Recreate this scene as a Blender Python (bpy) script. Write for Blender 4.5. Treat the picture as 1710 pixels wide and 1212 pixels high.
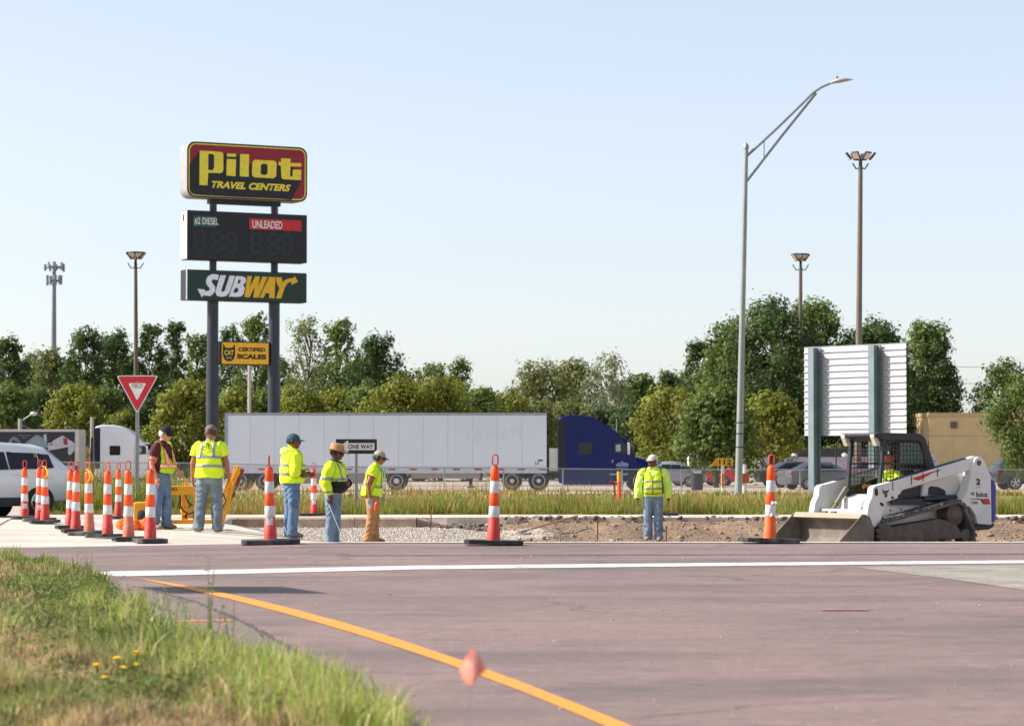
import bpy, bmesh, math, random
import numpy as np
from mathutils import Vector, Matrix, noise

random.seed(7)
RNG = np.random.default_rng(11)
R = math.radians
for o in list(bpy.data.objects):
    bpy.data.objects.remove(o)
scene = bpy.context.scene
C = scene.collection

# ------------------------------------------------------------------ camera
F = 4500.0            # focal length in photograph pixels (1710 wide)
CAMZ = 1.2
PITCH = math.atan(155 / F)
cam_d = bpy.data.cameras.new('camera')
cam_d.sensor_width = 36.0
cam_d.lens = 36.0 * F / 1710.0
cam_d.clip_start = 0.1
cam_d.clip_end = 8000
cam_d.dof.use_dof = True
cam_d.dof.focus_distance = 44.0
cam_d.dof.aperture_fstop = 4.5
cam = bpy.data.objects.new('camera', cam_d)
C.objects.link(cam)
cam.location = (0, 0, CAMZ)
cam.rotation_euler = (math.pi / 2 + PITCH, 0, 0)
scene.camera = cam

# ------------------------------------------------------------------ sky, sun, exposure
SUN_EL = R(37)
SUN_H = Vector((-0.99, 0.05, 0)).normalized()      # horizontal direction towards the sun
world = bpy.data.worlds.new('World')
scene.world = world
world.use_nodes = True
wn = world.node_tree
bg = wn.nodes['Background']
sky = wn.nodes.new('ShaderNodeTexSky')
sky.sky_type = 'NISHITA'
sky.sun_disc = False
sky.sun_elevation = SUN_EL
sky.sun_rotation = math.atan2(SUN_H.x, SUN_H.y)   # clockwise from +Y
sky.altitude = 300
sky.air_density = 1.0
sky.dust_density = 0.9
sky.ozone_density = 1.0
hsv = wn.nodes.new('ShaderNodeHueSaturation')
hsv.inputs['Saturation'].default_value = 0.50
wn.links.new(sky.outputs[0], hsv.inputs['Color'])
wb = wn.nodes.new('ShaderNodeMix'); wb.data_type = 'RGBA'; wb.blend_type = 'MULTIPLY'     # the camera's white balance, the same over the whole sky
wb.inputs['Factor'].default_value = 1.0; wb.inputs['B'].default_value = (.965, .985, 1.06, 1)
wn.links.new(hsv.outputs[0], wb.inputs['A'])
wn.links.new(wb.outputs['Result'], bg.inputs['Color'])
bg.inputs['Strength'].default_value = 0.089
sun_d = bpy.data.lights.new('sun', 'SUN')
sun_d.energy = 3.6
sun_d.angle = R(0.55)
sun_d.color = (1.0, 0.95, 0.87)
sun = bpy.data.objects.new('sun', sun_d)
C.objects.link(sun)
to_sun = Vector((SUN_H.x * math.cos(SUN_EL), SUN_H.y * math.cos(SUN_EL), math.sin(SUN_EL)))
sun.rotation_euler = to_sun.to_track_quat('Z', 'Y').to_euler()
sun.location = to_sun * 50
scene.view_settings.view_transform = 'Standard'
scene.view_settings.look = 'None'
scene.view_settings.exposure = 1.0
scene.view_settings.gamma = 1.0
scene.view_settings.use_curve_mapping = False
scene.cycles.max_bounces = 6
scene.cycles.transparent_max_bounces = 16

# ------------------------------------------------------------------ from a photograph pixel to a place
CP, SP = math.cos(PITCH), math.sin(PITCH)
def ray(x, y):
    u, v = (x - 855) / F, (606 - y) / F
    return Vector((u, CP - SP * v, SP + CP * v))
def P(x, y, D):
    d = ray(x, y)
    return Vector((d.x * D / d.y, D, CAMZ + d.z * D / d.y))
def PX(x, D):
    return P(x, 780, D).x
def PZ(y, D):
    return P(855, y, D).z
def interp(v, xs, ys):
    return float(np.interp(v, xs, ys))
def crest(X):
    return interp(X, [-60, -6, -2.5, 60], [.04, .05, .11, .12])
def zroad(X, Y):
    return crest(X) * min(1, max(0, (Y - 13) / 20))
def hit(x, y, fz=None):
    """ground point under a pixel, the ground's height given by fz(X, Y)"""
    fz = fz or zroad
    d = ray(x, y); z = 0
    for _ in range(12):
        t = (z - CAMZ) / d.z
        z = fz(d.x * t, d.y * t)
    return Vector((d.x * t, d.y * t, z))

# ------------------------------------------------------------------ mesh helpers
class MB:
    def __init__(s):
        s.v, s.f, s.m, s.mi = [], [], [], 0
    def add(s, vs, fs):
        o = len(s.v)
        s.v += [tuple(p) for p in vs]
        s.f += [[o + i for i in f] for f in fs]
        s.m += [s.mi] * len(fs)
        return s
    def box(s, c, d, rot=None):
        x, y, z = d[0] / 2, d[1] / 2, d[2] / 2
        vs = [Vector((a * x, b * y, e * z)) for a in (-1, 1) for b in (-1, 1) for e in (-1, 1)]
        if rot is not None:
            vs = [rot @ p for p in vs]
        c = Vector(c)
        return s.add([p + c for p in vs], [(0, 1, 3, 2), (4, 6, 7, 5), (0, 4, 5, 1), (2, 3, 7, 6), (0, 2, 6, 4), (1, 5, 7, 3)])
    def bx(s, x0, x1, y0, y1, z0, z1):
        return s.box(((x0 + x1) / 2, (y0 + y1) / 2, (z0 + z1) / 2), (abs(x1 - x0), abs(y1 - y0), abs(z1 - z0)))
    def bar(s, a, b, w, h, up=(0, 0, 1)):
        a, b = Vector(a), Vector(b)
        d = (b - a).normalized(); u = Vector(up)
        if abs(d.dot(u)) > .98: u = Vector((0, 1, 0))
        sx = d.cross(u).normalized(); uz = sx.cross(d)
        vs = [p + sx * (i * w / 2) + uz * (j * h / 2) for p in (a, b) for i, j in ((-1, -1), (1, -1), (1, 1), (-1, 1))]
        return s.add(vs, [(3, 2, 1, 0), (4, 5, 6, 7), (0, 1, 5, 4), (1, 2, 6, 5), (2, 3, 7, 6), (3, 0, 4, 7)])
    def tube(s, pts, r, n=8, caps=True, sq=1.0):
        pts = [Vector(p) for p in pts]; m = len(pts)
        rs = r if isinstance(r, (list, tuple)) else [r] * m
        vs, fs = [], []
        prev = None
        for i, p in enumerate(pts):
            d = (pts[min(i + 1, m - 1)] - pts[max(i - 1, 0)]).normalized()
            if prev is None:
                u = Vector((0, 0, 1)) if abs(d.z) < .9 else Vector((1, 0, 0))
                a = d.cross(u).normalized()
            else:
                a = (prev - d * prev.dot(d)).normalized()
            prev = a; b = d.cross(a)
            for k in range(n):
                t = 2 * math.pi * k / n
                vs.append(p + (a * math.cos(t) + b * math.sin(t) * sq) * rs[i])
        for i in range(m - 1):
            for k in range(n):
                fs.append((i * n + k, i * n + (k + 1) % n, (i + 1) * n + (k + 1) % n, (i + 1) * n + k))
        if caps:
            fs.append(tuple(range(n - 1, -1, -1))); fs.append(tuple((m - 1) * n + k for k in range(n)))
        return s.add(vs, fs)
    def prism(s, poly, a0, a1, axis='y'):
        """polygon in the plane across `axis`, extruded from a0 to a1"""
        n = len(poly)
        def mk(p, a):
            return (p[0], a, p[1]) if axis == 'y' else ((a, p[0], p[1]) if axis == 'x' else (p[0], p[1], a))
        vs = [mk(p, a0) for p in poly] + [mk(p, a1) for p in poly]
        fs = [tuple(range(n)), tuple(range(2 * n - 1, n - 1, -1))]
        fs += [(i, i + n, (i + 1) % n + n, (i + 1) % n) for i in range(n)]
        return s.add(vs, fs)
    def lathe(s, prof, c=(0, 0, 0), n=16, axis='z', rot=None):
        vs, fs = [], []
        c = Vector(c); m = len(prof)
        for r, h in prof:
            for k in range(n):
                t = 2 * math.pi * k / n; a, b = r * math.cos(t), r * math.sin(t)
                q = Vector((a, b, h)) if axis == 'z' else (Vector((a, h, b)) if axis == 'y' else Vector((h, a, b)))
                if rot is not None: q = rot @ q
                vs.append(c + q)
        for i in range(m - 1):
            for k in range(n):
                fs.append((i * n + k, i * n + (k + 1) % n, (i + 1) * n + (k + 1) % n, (i + 1) * n + k))
        fs.append(tuple(range(n - 1, -1, -1))); fs.append(tuple((m - 1) * n + k for k in range(n)))
        return s.add(vs, fs)
    def ell(s, c, r, n=12, m=8, rot=None):
        c = Vector(c)
        rows = []
        vs, fs = [], []
        for i in range(1, m):
            ph = math.pi * i / m
            for k in range(n):
                t = 2 * math.pi * k / n
                q = Vector((r[0] * math.sin(ph) * math.cos(t), r[1] * math.sin(ph) * math.sin(t), r[2] * math.cos(ph)))
                vs.append(c + (rot @ q if rot is not None else q))
        top = Vector((0, 0, r[2])); bot = -top
        vs.append(c + (rot @ top if rot is not None else top)); vs.append(c + (rot @ bot if rot is not None else bot))
        for i in range(m - 2):
            for k in range(n):
                fs.append((i * n + k, (i + 1) * n + k, (i + 1) * n + (k + 1) % n, i * n + (k + 1) % n))
        t_, b_ = len(vs) - 2, len(vs) - 1
        for k in range(n):
            fs.append((t_, k, (k + 1) % n)); fs.append((b_, (m - 2) * n + (k + 1) % n, (m - 2) * n + k))
        return s.add(vs, fs)
    def loft(s, secs, caps=True, closed=True):
        n = len(secs[0]); vs = [p for q in secs for p in q]; fs = []
        for i in range(len(secs) - 1):
            for k in range(n if closed else n - 1):
                fs.append((i * n + k, i * n + (k + 1) % n, (i + 1) * n + (k + 1) % n, (i + 1) * n + k))
        if caps:
            fs.append(tuple(range(n - 1, -1, -1))); fs.append(tuple((len(secs) - 1) * n + k for k in range(n)))
        return s.add(vs, fs)
    def xf(s, M):
        s.v = [tuple(M @ Vector(p)) for p in s.v]
        return s
    def mesh(s, name, mats, smooth=38, fix=True):
        me = bpy.data.meshes.new(name)
        me.from_pydata(s.v, [], s.f)
        if fix:
            bm = bmesh.new(); bm.from_mesh(me)
            bmesh.ops.recalc_face_normals(bm, faces=bm.faces)
            bm.to_mesh(me); bm.free()
        for m in (mats if isinstance(mats, (list, tuple)) else [mats]):
            me.materials.append(m)
        me.polygons.foreach_set('material_index', s.m)
        if smooth:
            me.polygons.foreach_set('use_smooth', [True] * len(me.polygons))
            me.set_sharp_from_angle(angle=R(smooth))
        me.update()
        return me
    def build(s, name, mats, parent=None, smooth=38, bevel=0, fix=True):
        o = bpy.data.objects.new(name, s.mesh(name, mats, smooth, fix))
        C.objects.link(o)
        o.parent = parent
        if bevel:
            b = o.modifiers.new('bevel', 'BEVEL'); b.width = bevel; b.segments = 2; b.limit_method = 'ANGLE'; b.angle_limit = R(40)
            b.harden_normals = False
        return o

def np_obj(name, V, Fc, mat, col=None, parent=None, smooth=False):
    V = np.asarray(V, np.float32); Fc = np.asarray(Fc, np.int32)
    me = bpy.data.meshes.new(name)
    n, (m, k) = len(V), Fc.shape
    me.vertices.add(n); me.vertices.foreach_set('co', V.ravel())
    me.loops.add(m * k); me.loops.foreach_set('vertex_index', Fc.ravel())
    me.polygons.add(m); me.polygons.foreach_set('loop_start', np.arange(0, m * k, k, dtype=np.int32))
    if smooth: me.polygons.foreach_set('use_smooth', np.ones(m, bool))
    me.update(calc_edges=True)
    if col is not None:
        a = me.attributes.new('col', 'FLOAT_COLOR', 'POINT')
        c4 = np.ones((n, 4), np.float32); c4[:, :3] = col
        a.data.foreach_set('color', c4.ravel())
    me.materials.append(mat)
    o = bpy.data.objects.new(name, me); C.objects.link(o); o.parent = parent
    return o

def tag(o, label=None, cat=None, group=None, kind=None):
    if label: o['label'] = label
    if cat: o['category'] = cat
    if group: o['group'] = group
    if kind: o['kind'] = kind
    return o
def thing(name, label, cat, loc=(0, 0, 0), rz=0, group=None):
    o = bpy.data.objects.new(name, None)
    o.empty_display_size = .2
    C.objects.link(o)
    o.location = loc; o.rotation_euler = (0, 0, rz)
    return tag(o, label, cat, group)
def copy_tree(o, parent=None):
    c = o.copy(); C.objects.link(c); c.parent = parent
    for ch in list(o.children):
        copy_tree(ch, c)
    return c

# ------------------------------------------------------------------ materials
def lin(r, g, b):
    f = lambda c: (c / 255 / 12.92) if c / 255 <= .04045 else ((c / 255 + .055) / 1.055) ** 2.4
    return (f(r), f(g), f(b))
MATS = {}
def pmat(name, col, rough=.6, metal=0.0, var=.1, scale=4.0, bump=0.0, bscale=40.0, coat=0.0, dirt=0.0, dirtcol=(.16, .13, .1), dscale=2.0, spec=.5, trans=0.0):
    """painted / plain surface: even colour, faint mottling, optional dirt with a shape of its own"""
    if name in MATS: return MATS[name]
    m = bpy.data.materials.new(name); m.use_nodes = True
    nt = m.node_tree; b = nt.nodes['Principled BSDF']
    L = nt.links.new
    tc0 = nt.nodes.new('ShaderNodeTexCoord'); oi = nt.nodes.new('ShaderNodeObjectInfo')       # copies differ: shift the noise per object
    sc0 = nt.nodes.new('ShaderNodeMath'); sc0.operation = 'MULTIPLY'; sc0.inputs[1].default_value = 61.0; L(oi.outputs['Random'], sc0.inputs[0])
    tc = nt.nodes.new('ShaderNodeVectorMath'); tc.operation = 'ADD'; L(tc0.outputs['Object'], tc.inputs[0]); L(sc0.outputs[0], tc.inputs[1])
    n1 = nt.nodes.new('ShaderNodeTexNoise'); n1.inputs['Scale'].default_value = scale; n1.inputs['Detail'].default_value = 5
    L(tc.outputs[0], n1.inputs['Vector'])
    mr = nt.nodes.new('ShaderNodeMapRange')
    mr.inputs['From Min'].default_value = .3; mr.inputs['From Max'].default_value = .7
    mr.inputs['To Min'].default_value = 1 - var; mr.inputs['To Max'].default_value = 1 + var
    L(n1.outputs['Fac'], mr.inputs['Value'])
    vm = nt.nodes.new('ShaderNodeVectorMath'); vm.operation = 'SCALE'
    vm.inputs[0].default_value = col
    L(mr.outputs[0], vm.inputs['Scale'])
    out = vm.outputs[0]
    if dirt:
        n2 = nt.nodes.new('ShaderNodeTexNoise'); n2.inputs['Scale'].default_value = dscale; n2.inputs['Detail'].default_value = 8; n2.inputs['Roughness'].default_value = .7
        L(tc.outputs[0], n2.inputs['Vector'])
        m2 = nt.nodes.new('ShaderNodeMapRange'); m2.inputs['From Min'].default_value = .48; m2.inputs['From Max'].default_value = .72
        m2.inputs['To Max'].default_value = dirt
        L(n2.outputs['Fac'], m2.inputs['Value'])
        mx = nt.nodes.new('ShaderNodeMix'); mx.data_type = 'RGBA'
        L(m2.outputs[0], mx.inputs['Factor']); L(out, mx.inputs['A']); mx.inputs['B'].default_value = (*dirtcol, 1)
        out = mx.outputs['Result']
    L(out, b.inputs['Base Color'])
    b.inputs['Roughness'].default_value = rough; b.inputs['Metallic'].default_value = metal
    b.inputs['Coat Weight'].default_value = coat; b.inputs['Specular IOR Level'].default_value = spec
    if trans: b.inputs['Transmission Weight'].default_value = trans
    if bump:
        n3 = nt.nodes.new('ShaderNodeTexNoise'); n3.inputs['Scale'].default_value = bscale; n3.inputs['Detail'].default_value = 4
        L(tc.outputs[0], n3.inputs['Vector'])
        bp = nt.nodes.new('ShaderNodeBump'); bp.inputs['Strength'].default_value = bump; bp.inputs['Distance'].default_value = .02
        L(n3.outputs['Fac'], bp.inputs['Height']); L(bp.outputs[0], b.inputs['Normal'])
    MATS[name] = m
    return m

def ramp(nt, fac, stops):
    r = nt.nodes.new('ShaderNodeValToRGB'); e = r.color_ramp.elements
    while len(e) < len(stops): e.new(.5)
    for k, (p, c) in enumerate(stops):
        e[k].position = p; e[k].color = (*c, 1)
    nt.links.new(fac, r.inputs[0])
    return r.outputs[0]
def nz(nt, vec, scale, detail=4, rough=.55):
    n = nt.nodes.new('ShaderNodeTexNoise'); n.inputs['Scale'].default_value = scale
    n.inputs['Detail'].default_value = detail; n.inputs['Roughness'].default_value = rough
    nt.links.new(vec, n.inputs['Vector'])
    return n.outputs['Fac']
def mixc(nt, fac, a, b, mode='MIX'):
    m = nt.nodes.new('ShaderNodeMix'); m.data_type = 'RGBA'; m.blend_type = mode
    for k, v in (('Factor', fac), ('A', a), ('B', b)):
        if hasattr(v, 'is_linked'): nt.links.new(v, m.inputs[k])
        elif isinstance(v, (int, float)): m.inputs[k].default_value = v
        else: m.inputs[k].default_value = (*v, 1)
    return m.outputs['Result']
def maprange(nt, v, a, b, c=0, d=1):
    m = nt.nodes.new('ShaderNodeMapRange')
    for k, q in zip(('From Min', 'From Max', 'To Min', 'To Max'), (a, b, c, d)): m.inputs[k].default_value = q
    nt.links.new(v, m.inputs['Value'])
    return m.outputs[0]
def mapping(nt, sc=(1, 1, 1), rz=0):
    tc = nt.nodes.new('ShaderNodeTexCoord'); mp = nt.nodes.new('ShaderNodeMapping')
    mp.inputs['Scale'].default_value = sc; mp.inputs['Rotation'].default_value = (0, 0, rz)
    nt.links.new(tc.outputs['Object'], mp.inputs['Vector'])
    return mp.outputs[0]
def newmat(name):
    m = bpy.data.materials.new(name); m.use_nodes = True
    MATS[name] = m
    return m, m.node_tree, m.node_tree.nodes['Principled BSDF']
def addbump(nt, b, fac, strength, dist=.01):
    bp = nt.nodes.new('ShaderNodeBump'); bp.inputs['Strength'].default_value = strength; bp.inputs['Distance'].default_value = dist
    nt.links.new(fac, bp.inputs['Height']); nt.links.new(bp.outputs[0], b.inputs['Normal'])

def ground_mat(name, c1, c2, fine=60, patch=.5, fleck=None, fleck_amt=.0, streak=0.0, streakcol=(.08, .075, .08), streak_rz=0.0, rough=.9, bump=.35, crack=0.0):
    m, nt, b = newmat(name)
    v = mapping(nt)
    a = nz(nt, v, patch, 6, .6)
    col = mixc(nt, maprange(nt, a, .35, .65), c1, c2)
    f = nz(nt, v, fine, 3, .7)
    g0 = maprange(nt, f, .3, .7, .72, 1.28)
    gm = nt.nodes.new('ShaderNodeMath'); gm.operation = 'MULTIPLY'; nt.links.new(g0, gm.inputs[0]); nt.links.new(maprange(nt, nz(nt, v, 7.0, 6, .8), .32, .68, .80, 1.2), gm.inputs[1]); g = gm.outputs[0]
    sc = nt.nodes.new('ShaderNodeVectorMath'); sc.operation = 'SCALE'
    nt.links.new(col, sc.inputs[0]); nt.links.new(g, sc.inputs['Scale'])
    col = sc.outputs[0]
    if streak:
        v2 = mapping(nt, (.22, .55, 1), streak_rz)
        s1 = nz(nt, v2, 1.3, 6, .68)
        col = mixc(nt, maprange(nt, s1, .47, .68, 0, streak), col, streakcol)
        v3 = mapping(nt, (.9, 3.2, 1), streak_rz + .12)
        s2 = nz(nt, v3, 1.0, 4, .6)
        col = mixc(nt, maprange(nt, s2, .58, .70, 0, streak * .8), col, streakcol)
    if crack:
        dn = nt.nodes.new('ShaderNodeTexNoise'); dn.inputs['Scale'].default_value = 1.6; dn.inputs['Detail'].default_value = 6; nt.links.new(v, dn.inputs['Vector'])
        av = nt.nodes.new('ShaderNodeVectorMath'); av.operation = 'MULTIPLY_ADD'; nt.links.new(dn.outputs['Color'], av.inputs[0]); av.inputs[1].default_value = (.9, .9, 0); nt.links.new(v, av.inputs[2])
        ve_ = nt.nodes.new('ShaderNodeTexVoronoi'); ve_.feature = 'DISTANCE_TO_EDGE'; ve_.inputs['Scale'].default_value = .26; nt.links.new(av.outputs[0], ve_.inputs['Vector'])
        cm = nt.nodes.new('ShaderNodeMath'); cm.operation = 'MULTIPLY'
        nt.links.new(maprange(nt, ve_.outputs['Distance'], .010, .003), cm.inputs[0]); nt.links.new(maprange(nt, nz(nt, v, .23, 3), .46, .58, 0, crack), cm.inputs[1])
        col = mixc(nt, cm.outputs[0], col, (.045, .04, .038))
        ol = nz(nt, v, 1.1, 5, .7)
        col = mixc(nt, maprange(nt, ol, .60, .76, 0, .5), col, (.07, .062, .06))
    if fleck:
        vo = nt.nodes.new('ShaderNodeTexVoronoi'); vo.inputs['Scale'].default_value = 9
        nt.links.new(v, vo.inputs['Vector'])
        col = mixc(nt, maprange(nt, vo.outputs['Distance'], .09, .06, 0, fleck_amt), col, fleck)
    nt.links.new(col, b.inputs['Base Color'])
    b.inputs['Roughness'].default_value = rough
    addbump(nt, b, f, bump)
    return m

M_asph = ground_mat('asphalt', lin(139, 116, 109), lin(123, 104, 98), 55, .3, None, 0, .8, lin(92, 83, 81), .2, crack=.5)
M_gut = ground_mat('gutter', lin(128, 112, 100), lin(112, 99, 90), 50, .8, lin(170, 160, 150), .4)
M_agg = ground_mat('aggregate', lin(160, 150, 136), lin(134, 126, 116), 26, 2.0, lin(205, 196, 182), .7)
M_conc = ground_mat('concrete', lin(214, 201, 184), lin(194, 181, 166), 40, .6, None, 0, .35, lin(150, 138, 130), 0.0)
M_curb = ground_mat('old_concrete', lin(190, 168, 142), lin(148, 126, 106), 30, 2.2, None, 0, 0)
M_grav = ground_mat('gravel', lin(186, 174, 160), lin(160, 146, 132), 20, 1.2, lin(215, 205, 195), .6, bump=.9)
M_dirt = ground_mat('dirt', lin(150, 124, 100), lin(120, 97, 78), 14, .9, lin(190, 175, 155), .5, bump=1.0)
M_soil = ground_mat('verge_soil', lin(112, 112, 58), lin(140, 124, 80), 6, .3, bump=.6)
M_lot = ground_mat('lot_surface', lin(188, 170, 152), lin(170, 154, 140), 3, .2)
M_field = ground_mat('field', lin(96, 104, 54), lin(120, 118, 70), .5, .02)
def paint_mat(name, col, wear=.5, base=lin(142, 120, 117)):
    m, nt, b = newmat(name)
    v = mapping(nt)
    a = nz(nt, v, 7, 8, .75); w = nz(nt, v, .9, 3)
    f = nt.nodes.new('ShaderNodeMath'); f.operation = 'ADD'
    nt.links.new(a, f.inputs[0]); nt.links.new(w, f.inputs[1])
    k = maprange(nt, f.outputs[0], 1.14, 1.24, 0, wear)
    f2 = nz(nt, v, 38, 3)
    c = mixc(nt, k, col, base)
    c = mixc(nt, maprange(nt, f2, .42, .72, 0, .5), c, base)
    nt.links.new(c, b.inputs['Base Color']); b.inputs['Roughness'].default_value = .75
    return m
M_white = paint_mat('road_paint_white', (.68, .66, .63), .8)
M_yel = paint_mat('road_paint_yellow', lin(232, 152, 32), .95)
M_steel = pmat('galvanised_steel', lin(150, 155, 158), .45, .55, .12, 3, dirt=.2)
M_alu = pmat('aluminium', lin(214, 214, 216), .5, .35, .06, 2)
M_tyre = pmat('tyre_rubber', (.022, .021, .021), .85, 0, .2, 8, dirt=.4, dirtcol=(.1, .085, .07))
M_chrome = pmat('wheel_alloy', (.62, .62, .63), .28, .9, .08)
M_black = pmat('black_plastic', (.02, .02, .022), .55, 0, .2)
M_glass = pmat('dark_glass', (.012, .014, .016), .06, 0, .1, spec=.6)

def text(s, parent, M4, mat, w, h, bold=0.0, shear=0.0, name='lettering', thick=.004):
    """flat lettering fitted to a w x h box whose lower left corner sits at the origin of M4 (x right, y up, z out)"""
    cu = bpy.data.curves.new('t', 'FONT'); cu.body = s; cu.size = 1.0
    cu.offset = bold; cu.shear = shear; cu.resolution_u = 4
    to = bpy.data.objects.new('t', cu)
    me = bpy.data.meshes.new_from_object(to)
    bpy.data.objects.remove(to); bpy.data.curves.remove(cu)
    me.name = name
    co = np.empty(len(me.vertices) * 3, np.float32); me.vertices.foreach_get('co', co); co = co.reshape(-1, 3)
    mn, mx = co.min(0), co.max(0)
    co[:, 0] = (co[:, 0] - mn[0]) / (mx[0] - mn[0]) * w
    co[:, 1] = (co[:, 1] - mn[1]) / (mx[1] - mn[1]) * h
    co[:, 2] = thick
    A = np.array(M4)
    co = co @ A[:3, :3].T + A[:3, 3]
    me.vertices.foreach_set('co', co.astype(np.float32).ravel()); me.update()
    me.materials.clear(); me.materials.append(mat)
    o = bpy.data.objects.new(name, me); C.objects.link(o); o.parent = parent
    return o
def frame(o, ax, up):
    """matrix with x axis ax, y axis up, z axis out of the plane"""
    ax, up = Vector(ax).normalized(), Vector(up).normalized(); n = ax.cross(up)
    return Matrix(((ax.x, up.x, n.x, o[0]), (ax.y, up.y, n.y, o[1]), (ax.z, up.z, n.z, o[2]), (0, 0, 0, 1)))
def decal(polys, parent, M4, mat, name='emblem', thick=.004):
    """flat printed shape(s) on a plane"""
    b = MB()
    for pl in polys:
        b.add([M4 @ Vector((p[0], p[1], thick)) for p in pl], [tuple(range(len(pl)))])
    return b.build(name, mat, parent, smooth=0, fix=False)
# ================================================================== the setting
def struct(o):
    o['kind'] = 'structure'; return o
def grid_sheet(name, xs, ys, fz, mat, skirt=None):
    V = [(x, y, fz(x, y)) for y in ys for x in xs]
    n = len(xs)
    Fc = [(j * n + i, j * n + i + 1, (j + 1) * n + i + 1, (j + 1) * n + i) for j in range(len(ys) - 1) for i in range(n - 1)]
    if skirt is not None:       # a vertical face down from the last row
        o = len(V); j = len(ys) - 1
        V += [(x, ys[-1], skirt) for x in xs]
        Fc += [(j * n + i, j * n + i + 1, o + i + 1, o + i) for i in range(n - 1)]
    return struct(np_obj(name, V, Fc, mat, smooth=False))
def lsp(a, b, n): return list(np.linspace(a, b, n))

b = MB(); b.add([(-4000, -600, -.75), (4000, -600, -.75), (4000, 6000, -.75), (-4000, 6000, -.75)], [(0, 1, 2, 3)])
struct(b.build('ground', M_field, smooth=0))
xs_near = [-60, -40, -25] + lsp(-15, 15, 61) + [25, 40, 60]
grid_sheet('road', xs_near, [-15, -5, 5] + lsp(9, 34, 51), zroad, M_asph, skirt=-.7)

def resample(pl, n):
    pl = [Vector((*p, 0)) for p in pl]
    d = [0]
    for a, b_ in zip(pl, pl[1:]): d.append(d[-1] + (b_ - a).length)
    ts = np.linspace(0, d[-1], n)
    return [(float(np.interp(t, d, [p.x for p in pl])), float(np.interp(t, d, [p.y for p in pl]))) for t in ts]
def strip(name, up, lo, mat, zoff=.006, n=60, ragged=0):
    A, B = resample(up, n), resample(lo, n)
    V, Fc = [], []
    for i in range(n):
        for k, q in enumerate((A[i], B[i])):
            p = hit(*q)
            if ragged: p.y += random.uniform(-ragged, ragged) * p.y
            V.append((p.x, p.y, zroad(p.x, p.y) + zoff))
    Fc = [(2 * i, 2 * i + 1, 2 * i + 3, 2 * i + 2) for i in range(n - 1)]
    return struct(np_obj(name, V, Fc, mat))
strip('stop_line', [(160, 956), (190, 954), (400, 951), (700, 944.5), (1200, 940), (1900, 934), (3400, 921)],
      [(185, 962), (210, 962.5), (400, 958.3), (700, 951), (1200, 945.3), (1900, 939), (3400, 926)], M_white, .005, 220, .0006)
_ux, _uy = zip((208, 961.5), (330, 984), (450, 1007), (531, 1027), (642, 1059), (723, 1086), (771, 1104), (818, 1123), (933, 1163), (1058, 1213), (1180, 1266))
_lx, _ly = zip((236, 966.5), (330, 990), (450, 1016), (560, 1047), (641, 1074), (715, 1098), (767, 1117), (818, 1137), (929, 1176), (1014, 1213), (1120, 1264))
_pu, _pl = np.polyfit(_ux, _uy, 3), np.polyfit(_lx, _ly, 3)
strip('yellow_line', [(x, float(np.polyval(_pu, x))) for x in np.linspace(208, 1180, 40)], [(x, float(np.polyval(_pl, x))) for x in np.linspace(236, 1120, 40)], M_yel, .005, 160, .0005)
grass_edge = [(-60, 942), (60, 948), (135, 966), (195, 1012), (255, 1062), (345, 1104), (440, 1136), (530, 1170), (625, 1216), (690, 1262), (760, 1330)]
strip('gutter', [(150, 958), (250, 985), (330, 1006), (400, 1035), (480, 1078), (560, 1122), (640, 1170), (720, 1225), (800, 1290), (860, 1330)],
      grass_edge[2:], M_gut, .004, 60)
strip('joint_seam', [(252, 984.5), (330, 1005.5), (400, 1034), (480, 1077), (560, 1121), (640, 1169), (720, 1224), (800, 1289)],
      [(250, 985.5), (328, 1007), (398, 1037), (478, 1081), (556, 1126), (634, 1176), (712, 1232), (790, 1298)],
      ground_mat('seam_crumbs', lin(92, 84, 78), lin(74, 68, 64), 40, 3), .006, 160, .0045)
strip('paving_seam', [(560, 927.2), (900, 926.2), (1300, 925.4), (1900, 924)], [(560, 928.2), (900, 927.3), (1300, 926.4), (1900, 925)], ground_mat('seam_dark', lin(112, 94, 90), lin(96, 82, 78), 30, 2), .004, 90, .0009)
strip('aggregate_patch', [(1430, 947.5), (1560, 945.5), (1900, 941), (2900, 932)], [(1445, 950), (1580, 966), (1900, 1014), (2900, 1164)], M_agg, .004, 90)
for nm, a, b_, t, col in (('spray_mark', (292, 1039.5), (386, 1038), 2.6, lin(235, 120, 90)), ('spray_mark', (1372, 1020), (1450, 1020), 1.8, lin(170, 118, 108)), ('spray_mark', (424, 1095), (462, 1093), 3.2, lin(90, 180, 160))):
    strip(nm, [(a[0], a[1] - t), (b_[0], b_[1] - t)], [a, b_], paint_mat('spray_%d' % a[0], col, .9, lin(128, 112, 108)), .008, 12)

# light concrete lip at the far edge of the asphalt, then the concrete pavement on the left
b = MB(); xs = lsp(-2.2, 12, 40) + [20, 40, 60]
for x0, x1 in zip(xs, xs[1:]):
    z0, z1 = crest(x0) + .008, crest(x1) + .008
    b.add([(x0, 33.72, z0), (x1, 33.72, z1), (x1, 34.45, z1 - .012), (x0, 34.45, z0 - .012), (x0, 34.45, z0 - .7), (x1, 34.45, z1 - .7)], [(0, 1, 2, 3), (3, 2, 5, 4)])
struct(b.build('concrete_lip', M_conc, smooth=0, fix=False))
def zc(X, Y):
    t = min(1, max(0, (Y - 34) / 10.5))
    base = interp(X, [-60, -8, -5, -3.7, 0], [.03, .02, -.06, -.175, -.2])
    z = crest(X) * (1 - t) + base * t
    if Y > 50: z = z + (-.12 - z) * min(1, (Y - 50) / 8) if X < -9.5 else z + (-.06 - z) * min(1, (Y - 50) / 4)
    return z
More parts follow.
